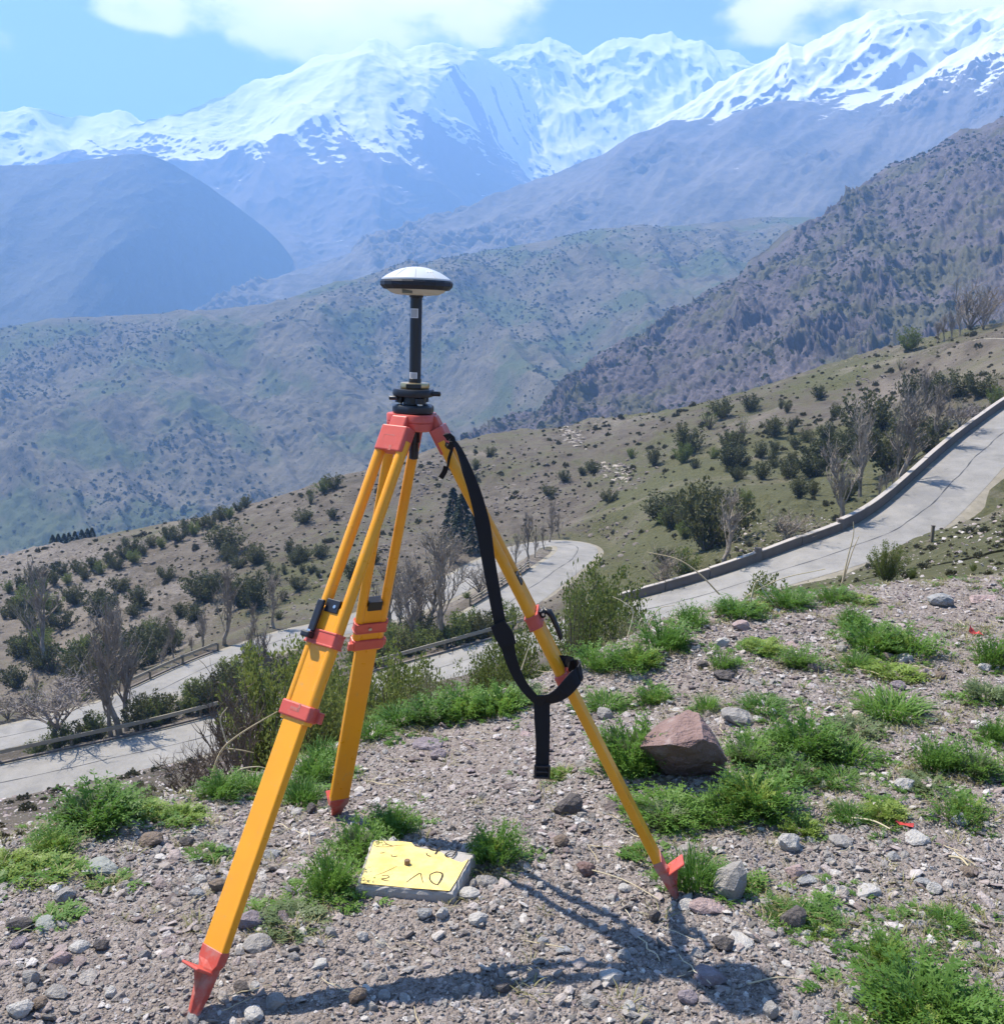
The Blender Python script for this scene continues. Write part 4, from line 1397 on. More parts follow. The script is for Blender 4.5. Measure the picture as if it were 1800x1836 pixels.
# plants on the falling slope just over the rim: (kind, px, distance, top row, width, label)
RIMPLANTS = [
    ('near', 500, 6.5, 1122, .78, 'big fresh green bush behind the front tripod leg'),
    ('near', 570, 7.0, 1150, .85, 'green bush right behind the lower clamps of the front leg'),
    ('near', 620, 9, 1165, .9, 'green bush filling the gap between the front and rear legs'),
    ('near', 700, 8, 1140, .9, 'green bush right of the rear tripod leg'),
    ('near', 650, 12, 1170, .9, 'green bush behind the rear tripod leg'),
    ('pale', 790, 6.2, 1178, .8, 'pale dry seeded shrub at the rim between rear leg and strap'),
    ('near', 738, 11, 1170, .9, 'olive bush behind the pale dry shrub'),
    ('near', 925, 11, 1085, .72, 'large green bush behind the strap'),
    ('near', 880, 10, 1130, .7, 'green bush left of the large one behind the strap'),
    ('near', 1080, 26, 992, .95, 'feathery leafed small tree above the road behind the right leg'),
    ('sparse', 1029, 12, 990, .45, 'slender sapling with a bare dark trunk right of the right tripod leg'),
    ('near', 1050, 22, 1040, .9, 'leafy bush left of the feathery leafed small tree'),
    ('pale', 1128, 8.2, 1078, 1.0, 'pale dry shrub at the rim against the road'),
    ('pale', 1180, 8.6, 1095, .9, 'lower pale dry shrub right of the other one against the road'),
    ('green', 1365, 15, 1012, .85, 'dark olive bush in front of the road, left of the big roadside bush'),
    ('near', 1573, 20, 961, .85, 'big rounded olive bush on the near bank in front of the road'),
    ('green', 1617, 18, 1012, 1.0, 'lower bush attached to the right of the big rounded olive bush'),
    ('green', 1722, 16, 1004, .9, 'small olive bush on the near bank at the right'),
    ('green', 1790, 15, 968, .8, 'tall olive bush cut by the right edge of the picture'),
    ('twigs', 437, 5.4, 1225, .55, 'dry reddish twig shrub left of the front tripod leg'),
    ('twigs', 418, 6.6, 1215, .55, 'dark bare twig shrub behind the reddish one'),
    ('sparse', 450, 8.5, 1165, .7, 'twiggy half green bush at the road edge left of the front leg'),
    ('twigs', 370, 5.6, 1330, .9, 'low dark twig shrub on the grey bank below the road'),
    ('twigs', 330, 7, 1350, 1.1, 'small leafless shrub on the grey bank near the road'),
    ('pale', 260, 6.5, 1395, 1.1, 'low greyish brown shrub on the bank below the road'),
]
for k, px, r, tp, w, lab in RIMPLANTS:
    plant_px(k, px, 1200, tp, w, lab, 'plants on the slope just over the rim', r=r)

# low cushion shrubs dotted over the near hillside
M_CUSH = leaf_mat('cushion_leaf', (.060, .062, .034), (.125, .117, .068), .15)
cush = []
for i in range(4):
    rg = np.random.default_rng(300 + i)
    n = 160
    C = rg.normal(0, 1, (n, 3)); C /= np.linalg.norm(C, axis=1)[:, None]; C[:, 2] = np.abs(C[:, 2])
    C *= rg.uniform(.6, 1.0, (n, 1)) * np.array([.5, .5, .62]) * (1 + .25 * np.sin(3 * np.arctan2(C[:, 1:2], C[:, 0:1]) + i))
    V, T = leaf_quads(C, C + np.array([0, 0, .3]), .26, rg, .6)
    b = MB(); b.add(V, T)
    cush.append(b.mesh('cushion_shrub', [M_CUSH]))
PX = np.column_stack([rng.uniform(0, 1790, 1500), rng.uniform(600, 1260, 1500)])
H = hits(PX, 60, 260)
ok = ~np.isnan(H[:, 0])
H, PXk = H[ok], PX[ok]
dist = quick(H[:, 0], H[:, 1])[1]
dens = fbm(H[:, 0] / 26, H[:, 1] / 26, 3, 88)
keep = (dist > 5.5) & (np.hypot(H[:, 0], H[:, 1]) > 88) & (rng.uniform(size=len(H)) < np.clip(.75 + 1.6 * dens, .12, 1))
H = H[keep][:290]
for q in H:
    r = math.hypot(q[0], q[1])
    w = rng.uniform(5, 15) / F * r
    o = link_mesh('cushion_shrub', cush[rng.integers(4)], None, (q[0], q[1], q[2] - .05 * w), (0, 0, rng.uniform(0, 6)), (w, w * rng.uniform(.7, 1.2), w * rng.uniform(.55, 1.0)))
    props(o, 'low dark cushion shrub on the open stony hillside', 'shrub', 'low cushion shrubs on the hillside')

# tiny tufts and ground cover on the hillside, uncountable
PX = np.column_stack([rng.uniform(-80, 1880, 15000), rng.uniform(580, 1440, 15000)])
H = hits(PX, 40, 260, 240)
H = H[~np.isnan(H[:, 0])]
dist = quick(H[:, 0], H[:, 1])[1]
H = H[(dist > 4.6)]
dens = fbm(H[:, 0] / 18, H[:, 1] / 18, 3, 98)
H = H[rng.uniform(size=len(H)) < np.clip(.62 + 1.4 * dens, .1, 1)]
r = np.hypot(H[:, 0], H[:, 1])
w = (1.5 + 6 * rng.uniform(size=len(H)) ** 1.6) / F * r
o = scatter('hillside_tufts', H, np.column_stack([np.zeros((len(H), 2)), rng.uniform(0, 6, len(H))]), np.column_stack([w, w, w * .7]), rng.integers(0, 4, len(H)), cush)
props(o, 'tiny tufts of scrub scattered over the near hillside', 'ground cover')

# scrub on the two far hills
far_bush = []
for i in range(3):
    rg = np.random.default_rng(330 + i)
    C = rg.normal(0, 1, (46, 3)); C /= np.linalg.norm(C, axis=1)[:, None]; C[:, 2] = np.abs(C[:, 2]) * 1.15
    V, T = leaf_quads(C * .42, C + np.array([0, 0, .4]), .5, rg, .75)
    b = MB(); b.add(V, T)
    far_bush.append(b.mesh('far_scrub', [M_LEAF]))


def hill_scrub(name, P, n, smin, smax, label, thr, sc):
    R, Cc = P.shape[:2]
    fi = rng.uniform(0, R - 1.01, n); fj = rng.uniform(0, Cc - 1.01, n)
    i = fi.astype(int); j = fj.astype(int); a = (fi - i)[:, None]; b = (fj - j)[:, None]
    q = (P[i, j] * (1 - a) + P[i + 1, j] * a) * (1 - b) + (P[i, j + 1] * (1 - a) + P[i + 1, j + 1] * a) * b
    d = fbm(q[:, 0] / sc, q[:, 1] / sc, 4, 61)
    q = q[rng.uniform(size=n) < np.clip(thr + 2.2 * d, .03, 1)]
    m = len(q)
    s = smin + (smax - smin) * rng.uniform(size=m) ** 2.2
    o = scatter(name, q, np.column_stack([np.zeros((m, 2)), rng.uniform(0, 6, m)]), np.column_stack([s, s, s * rng.uniform(.7, 1.15, m)]), rng.integers(0, 3, m), far_bush)
    props(o, label, 'scrub')


hill_scrub('valley_hill_scrub', P8, 30000, 1.3, 5.6, 'countless dark shrubs dotted over the hazy valley hill', .38, 170)
hill_scrub('rocky_hill_scrub', P9, 15000, 1.2, 4.4, 'dark scrub growing all over the steep rocky hill', .45, 90)

# loose rocks and outcrops on the hillside
M_ROCK = Mat('hill_rock', .95, .15)
_c = M_ROCK.mix(M_ROCK.rand(), (.13, .11, .095), (.29, .25, .215))
M_ROCK.color(M_ROCK.mix(M_ROCK.noise(3, 5, .65, vec=M_ROCK.obj()), _c, (.12, .10, .09)))


def stone_shape(seed, mat, sub=1, jag=.28, flat=1.0, name='stone'):
    import bmesh
    rg = np.random.default_rng(seed)
    bm = bmesh.new()
    bmesh.ops.create_icosphere(bm, subdivisions=sub, radius=.5)
    # cut by random planes -> facets
    pl = rg.normal(0, 1, (9, 3)); pl /= np.linalg.norm(pl, axis=1)[:, None]
    dd = rg.uniform(.26, .46, 9)
    for v in bm.verts:
        c = np.array(v.co)
        for k in range(9):
            e = c @ pl[k] - dd[k]
            if e > 0: c = c - pl[k] * e
        c = c * (1 + rg.normal(0, jag * .12))
        v.co = Vector((c[0], c[1], c[2] * flat))
    me = bpy.data.meshes.new(name)
    bm.to_mesh(me); bm.free()
    me.materials.append(mat.m if isinstance(mat, Mat) else mat)
    return me


hill_rocks = [stone_shape(400 + i, M_ROCK, 2 if i < 3 else 1, .5, .8, 'rock') for i in range(6)]
pts = []; sc = []
clusters = [(745, 870, 70, 50, 150), (800, 840, 60, 35, 90), (960, 900, 90, 22, 120), (1060, 955, 80, 34, 160), (1110, 960, 45, 28, 70), (1125, 850, 38, 18, 70), (1100, 838, 30, 14, 50), (1025, 775, 28, 20, 60), (400, 960, 60, 30, 90),
            (330, 1000, 90, 40, 100), (250, 1050, 110, 60, 90), (60, 1090, 60, 40, 60), (1660, 690, 50, 30, 60), (1560, 690, 40, 40, 50), (640, 960, 90, 60, 150), (700, 1000, 60, 50, 90), (480, 1090, 90, 40, 80), (1180, 920, 25, 15, 25), (20, 1240, 40, 40, 50),
            (860, 930, 40, 40, 80), (900, 850, 100, 40, 70), (590, 1100, 60, 50, 60)]
for cx, cy, wx, wy, n in clusters:
    PXc = np.column_stack([rng.normal(cx, wx * .6, n), rng.normal(cy, wy * .6, n)])
    Hc = hits(PXc, 70, 260, 240)
    Hc = Hc[~np.isnan(Hc[:, 0])]
    dist = quick(Hc[:, 0], Hc[:, 1])[1]
    Hc = Hc[dist > 5]
    pts.append(Hc); r = np.hypot(Hc[:, 0], Hc[:, 1])
    sc.append((2 + 9 * rng.uniform(size=len(Hc)) ** 2.5) / F * r)
pts = np.vstack(pts); sc = np.concatenate(sc)
m = len(pts)
o = scatter('hillside_rocks', pts, rng.uniform(-.5, 6, (m, 3)) * np.array([.1, .1, 1]), np.column_stack([sc * rng.uniform(.8, 1.6, m), sc * rng.uniform(.8, 1.4, m), sc * rng.uniform(.5, .9, m)]), rng.integers(0, 6, m), hill_rocks)
props(o, 'loose broken rock scattered over the near hillside', 'rocks')

# the two pale slabs of bare rock on the grassy hill
M_PALEROCK = Mat('pale_rock', .95, .1)
M_PALEROCK.color(M_PALEROCK.ramp(M_PALEROCK.noise(.9, 6, .7), [(.3, (.25, .215, .18)), (.7, (.38, .34, .29))]))
slab = [stone_shape(450 + i, M_PALEROCK, 1, .5, .5, 'slab') for i in range(4)]
for (cx, cy, wx, wy, n, lab) in ((1100, 846, 34, 20, 46, 'lower cracked slab of pale bare rock on the grassy hill'), (1027, 782, 20, 20, 34, 'upper streak of pale bare rock just below the crest')):
    c = hit(cx, cy)
    root = empty('rock_outcrop', c)
    props(root, lab, 'rock outcrop')
    for i in range(n):
        a, b = rng.uniform(-1, 1, 2)
        q = hit(cx + a * wx + b * wx * .25, cy + b * wy * .8 + a * wy * .35)
        if q is None: continue
        r = math.hypot(q.x, q.y); s = rng.uniform(9, 17) / F * r
        link_mesh('slab', slab[i % 4], root, q - c - Vector((0, 0, s * .05)), (rng.normal(0, .12), rng.normal(0, .12), rng.uniform(0, 6)), (s * 1.3, s, s * .55))
# ================================================================== wall and guard rails along the roads
M_WALL = Mat('weathered_concrete', .95, .15)
M_WALL.color(M_WALL.mix(M_WALL.noise(.6, 6, .7), (.10, .085, .075), (.23, .20, .175)))
M_WALL.bump(M_WALL.noise(4, 5, .7), .5, .05)
M_COPE = Mat('pale_coping', .9, .15)
M_COPE.color(M_COPE.mix(M_COPE.noise(1.2, 5, .7), (.32, .29, .26), (.46, .42, .38)))
M_WOOD = Mat('weathered_timber', .9, .15)
M_WOOD.color(M_WOOD.mix(M_WOOD.noise(2.5, 5, .7), (.10, .085, .06), (.20, .17, .12)))
M_RAIL = Mat('dull_rail_paint', .7, .3)
M_RAIL.color(M_RAIL.mix(M_RAIL.noise(1.5, 5, .7), (.17, .15, .11), (.34, .31, .25)))


def sect(A, i0, i1, off):
    d, n = frame_line(A)
    P = A[i0:i1].copy()
    P[:, :2] += n[i0:i1] * off
    return P, n[i0:i1]


def wall_piece(P, n, th, h0, h1):
    """A solid length of wall following P."""
    k = len(P)
    V = []
    for s, h in ((-th / 2, h0), (th / 2, h0), (th / 2, h1), (-th / 2, h1)):
        Q = P.copy(); Q[:, :2] += n * s; Q[:, 2] += h
        V.append(Q)
    V = np.stack(V, 1).reshape(-1, 3)
    F_ = []
    for i in range(k - 1):
        for j in range(4):
            F_.append((i * 4 + j, i * 4 + (j + 1) % 4, (i + 1) * 4 + (j + 1) % 4, (i + 1) * 4 + j))
    F_ += [(0, 3, 2, 1), ((k - 1) * 4, (k - 1) * 4 + 1, (k - 1) * 4 + 2, (k - 1) * 4 + 3)]
    return V, F_


def proj_px(p):
    c = CR.transposed() @ (Vector(p) - Vector((0, 0, CAMZ)))
    return CX + F * c.x / -c.z, CY - F * c.y / -c.z


A = road_lines[0]
pxs = np.array([proj_px(p)[0] for p in A])
i_wall = int(np.argmin(np.abs(pxs - 1022)))
wall = empty('parapet_wall', tuple(A[i_wall]))
props(wall, 'long low concrete wall with pale coping along the outer side of the upper road', 'wall')
marks = [1022, 1118, 1200, 1290, 1407, 1500, 1580]
idx = [int(np.argmin(np.abs(pxs - q))) for q in marks]
k = idx[-1]
while k + 12 < len(A) - 6:
    k += 12; idx.append(k)
hgt = [.60, .64, .66, .70, .66, .60, .82, .8, .84, .8]
base = Vector(A[i_wall])
for q in range(len(idx) - 1):
    P, n = sect(A, idx[q], idx[q + 1] + 1, hw + .55)
    h = hgt[min(q, len(hgt) - 1)]
    # butt the ends with a small open joint
    P[0] += (P[1] - P[0]) * .04; P[-1] -= (P[-1] - P[-2]) * .04
    V, F_ = wall_piece(P - np.array(base), n, .36, -.6, h)
    w = mesh_obj('wall_panel', V, F_, M_WALL.m, wall)
    w.location = (rng.normal(0, .012), rng.normal(0, .012), rng.normal(0, .02))
    V, F_ = wall_piece(P - np.array(base) + np.array([0, 0, h + .003]), n, .42, 0, .06)
    mesh_obj('coping', V, F_, M_COPE.m, wall)
    if q in (3, 5):
        c = P[-1] - np.array(base)
        V, F_ = wall_piece(np.array([c - np.array([.22, 0, 0]), c + np.array([.22, 0, 0])]), np.array([[0, 1.], [0, 1.]]), .5, -.6, h + .3)
        mesh_obj('end_post', V, F_, M_WALL.m, wall)


def box_vf(c, s):
    x, y, z = s[0] / 2, s[1] / 2, s[2] / 2
    V = [(c[0] + a * x, c[1] + b * y, c[2] + d * z) for d in (-1, 1) for a, b in ((-1, -1), (1, -1), (1, 1), (-1, 1))]
    return V, [(0, 3, 2, 1), (4, 5, 6, 7), (0, 1, 5, 4), (1, 2, 6, 5), (2, 3, 7, 6), (3, 0, 4, 7)]


def guard_rail(A, i0, i1, off, label, post_every, hh=.78, rails=1, group='guard rails beside the roads'):
    P, n = sect(A, i0, i1, off)
    root = empty('guard_rail', tuple(P[0]))
    props(root, label, 'guard rail', group)
    b = P[0]
    for rl in range(rails):
        V, F_ = wall_piece(P - b + np.array([0, 0, hh - .30 * rl]), n, .09, -.13, .13 if rails == 1 else -.02)
        mesh_obj('rail', V, F_, M_RAIL.m, root)
    V, F_ = box_vf((0, 0, hh / 2 - .2), (.16, .16, hh + .5))
    pm = mesh_obj('post', V, F_, M_WOOD.m, root)
    first = True
    for q in range(0, len(P), post_every):
        loc = P[q] - b
        loc[:2] += n[q] * .13
        o = pm if first else pm.copy()
        if not first:
            COL.objects.link(o); o.parent = root
        first = False
        o.location = loc
    # low kerb under the rail
    V, F_ = wall_piece(P - b, n, .22, -.5, .10)
    mesh_obj('kerb', V, F_, M_WALL.m, root)


i_l = int(np.argmin(np.abs(pxs + 150)))
i_r = int(np.argmin(np.abs(pxs - 985)))
guard_rail(A, i_l, i_r, hw + .5, 'long timber guard rail along the outer edge of the road at the left', 5)
Bl = road_lines[1]
pxb = np.array([proj_px(p)[0] for p in Bl]); pyb = np.array([proj_px(p)[1] for p in Bl])
turn = int(np.argmax(pxb))
laneA = np.arange(turn)
ia0 = int(np.argmin(np.abs(pxb[:turn] - 890))); ia1 = int(np.argmin(np.abs(pxb[:turn] - 1000)))
hwb = ROAD_WB / 2
guard_rail(Bl, ia0, ia1, hwb + .5, 'short dark post and rail fence on the verge inside the hairpin', 3, .8, 2)
ib0 = turn + int(np.argmin(np.abs(pxb[turn:] - 420))); ib1 = turn + int(np.argmin(np.abs(pxb[turn:] - 240)))
guard_rail(Bl, ib0, ib1, -hwb - .5, 'guard rail on the uphill edge of the lower road, behind the poplars', 4, .7)

# marker post on the inner verge of the upper road
p = hit(1670, 972)
pr = empty('marker_post', p)
props(pr, 'small dark marker post on the near edge of the upper road', 'post')
V, F_ = box_vf((0, 0, .45), (.16, .16, 1.1)); mesh_obj('shaft', V, F_, M_WOOD.m, pr)
V, F_ = box_vf((0, 0, 1.03), (.2, .2, .05)); mesh_obj('cap', V, F_, M_WALL.m, pr)
# ================================================================== the gravel knoll: stones, gravel, weeds
def stone_mat(name, stops, rough=.9, mottled=.35):
    m = Mat(name, rough, .2)
    c = m.ramp(m.rand(), stops)
    n = m.noise(2.2, 6, .7, vec=m.obj())
    c = m.mix(m.rng(n, .35, .7, 0, mottled), c, (.13, .115, .105))
    n2 = m.noise(7, 4, .7, vec=m.obj())
    c = m.mix(m.rng(n2, .55, .75, 0, .35), c, (.50, .48, .45))
    m.color(c)
    m.bump(m.math('ADD', n, m.math('MULTIPLY', n2, .4)), .5, .15)
    return m.m


M_PEB = stone_mat('gravel_stone', [(0, (.14, .13, .122)), (.18, (.36, .335, .31)), (.36, (.28, .235, .21)), (.54, (.47, .425, .38)), (.66, (.31, .305, .295)), (.8, (.43, .355, .325)), (.92, (.58, .54, .495)), (1, (.72, .69, .65))])
M_SHALE = stone_mat('shale_chip', [(0, (.14, .115, .108)), (.25, (.30, .238, .225)), (.55, (.42, .348, .328)), (.8, (.54, .485, .46)), (1, (.66, .62, .59))])
peb = [stone_shape(500 + i, M_PEB, 1, .9, [.5, .6, .45, .4, .7, .35, .55, .3][i], 'pebble') for i in range(8)]
chip = [stone_shape(520 + i, M_SHALE, 1, .6, [.3, .22, .38, .28, .5, .33][i], 'chip') for i in range(6)]


def knoll_points(n, rmin, rmax, deg=38, pw=2.0):
    t = np.radians(rng.uniform(-deg, deg, n))
    r = (rmin ** pw + (rmax ** pw - rmin ** pw) * rng.uniform(size=n)) ** (1 / pw)
    ok = r < rim_at(t) * rng.uniform(1.0, 1.16, n)
    return t[ok], r[ok]


def put_scatter(name, n, rmin, rmax, smin, smax, protos, label, dens=None, pw=2.0, tilt=.5, ex=2.0, deg=60):
    t, r = knoll_points(n, rmin, rmax, deg, pw)
    x, y = r * np.sin(t), r * np.cos(t)
    # nothing lies on the marker plate
    k = np.hypot(x - PLATE[0], y - PLATE[1]) > PLATE[2]
    x, y, t, r = x[k], y[k], t[k], r[k]
    if dens is not None:
        k = rng.uniform(size=len(x)) < dens(x, y, t, r)
        x, y, t, r = x[k], y[k], t[k], r[k]
    m = len(x)
    s = smin + (smax - smin) * rng.uniform(size=m) ** ex
    z = quick(x, y)[0] + s * .12
    sc = np.column_stack([s * rng.uniform(.8, 1.5, m), s * rng.uniform(.75, 1.2, m), s * rng.uniform(.7, 1.2, m)])
    rot = np.column_stack([rng.normal(0, tilt, m), rng.normal(0, tilt, m), rng.uniform(0, 6.28, m)])
    o = scatter(name, np.column_stack([x, y, z]), rot, sc, rng.integers(0, len(protos), m), protos)
    props(o, label, 'gravel')
    return o


_pc = on_plane(742, 1553, .045)
PLATE = (_pc.x, _pc.y, .135)


# bare trodden soil patches carry less gravel
def d_gravel(x, y, t, r):
    b = fbm(x / .55, y / .55, 3, 131)
    stony = .62 + .9 * b + .25 * sstep(-.1, .5, x) * (1 - sstep(.9, 1.8, x)) * (1 - sstep(2.6, 3.4, y)) - .2 * sstep(-1.2, -.2, -np.abs(x + .1)) * (1 - sstep(1.9, 2.2, y))
    return np.clip((stony + .15) * (1 - .6 * sstep(3.0, 4.2, r)), .12, 1)


def d_chip(x, y, t, r):
    b = fbm(x / .5 + 9, y / .5, 3, 141)
    return np.clip((.45 + .9 * b) + .5 * sstep(2.6, 3.6, r), .12, 1)


put_scatter('gravel', 122000, 1.5, 5.4, .007, .020, peb, 'fine loose gravel covering the knoll', d_gravel, 1.6, .6, 1.6)
put_scatter('gravel', 23000, 1.5, 5.6, .018, .042, peb, 'coarse loose gravel stones strewn over the knoll', d_gravel, 1.7, .45, 2.6)
put_scatter('shale_chips', 70000, 1.7, 7.6, .008, .024, chip, 'flat purplish stone chips covering the knoll', d_chip, 1.9, .35, 1.8)
put_scatter('shale_chips', 14000, 2.4, 7.6, .022, .055, chip, 'larger flat purplish stone chips on the far half of the knoll', d_chip, 2.0, .3, 2.4)
put_scatter('grit', 62000, 1.6, 3.6, .003, .0075, peb, 'small grit between the gravel stones', None, 1.5, .6, 1.2)

# ------------------------------------------------------------------ single stones one can point at
ROCKC = {'grey': ((.25, .235, .22), (.41, .385, .355)), 'pale': ((.42, .40, .37), (.55, .525, .49)), 'pink': ((.34, .25, .24), (.46, .355, .335)), 'dark': ((.09, .08, .078), (.16, .14, .13)),
         'purple': ((.22, .185, .20), (.31, .265, .28)), 'brown': ((.17, .13, .10), (.26, .205, .165)), 'blue': ((.27, .27, .27), (.40, .40, .395)), 'red': ((.15, .095, .085), (.30, .21, .19)),
         'green': ((.26, .275, .25), (.36, .37, .335))}
ROCKM = {}
for k, (a, b) in ROCKC.items():
    m = Mat(k + '_rock', .88, .2)
    n = m.noise(2.6, 7, .68, vec=m.obj())
    c = m.mix(m.rng(n, .32, .68), a, b)
    n2 = m.noise(11, 5, .7, vec=m.obj())
    c = m.mix(m.rng(n2, .56, .74, 0, .4), c, (.48, .45, .42))
    m.color(c)
    m.bump(m.math('ADD', n, m.math('MULTIPLY', n2, .35)), .55, .2)
    ROCKM[k] = m.m
ROCKS = {}


def rock_mesh(k, shape):
    key = (k, shape)
    if key not in ROCKS:
        fl = {'block': .68, 'flat': .36, 'slab': .22, 'egg': .62, 'spire': 1.2}[shape]
        ROCKS[key] = [stone_shape(hash(shape) % 7 + 600 + 31 * i + sum(map(ord, k + shape)), ROCKM[k], 2, .1 if shape == 'egg' else .45, fl, 'stone') for i in range(3)]
    return ROCKS[key][rng.integers(3)]


G_ST = 'single stones lying on the gravel knoll'
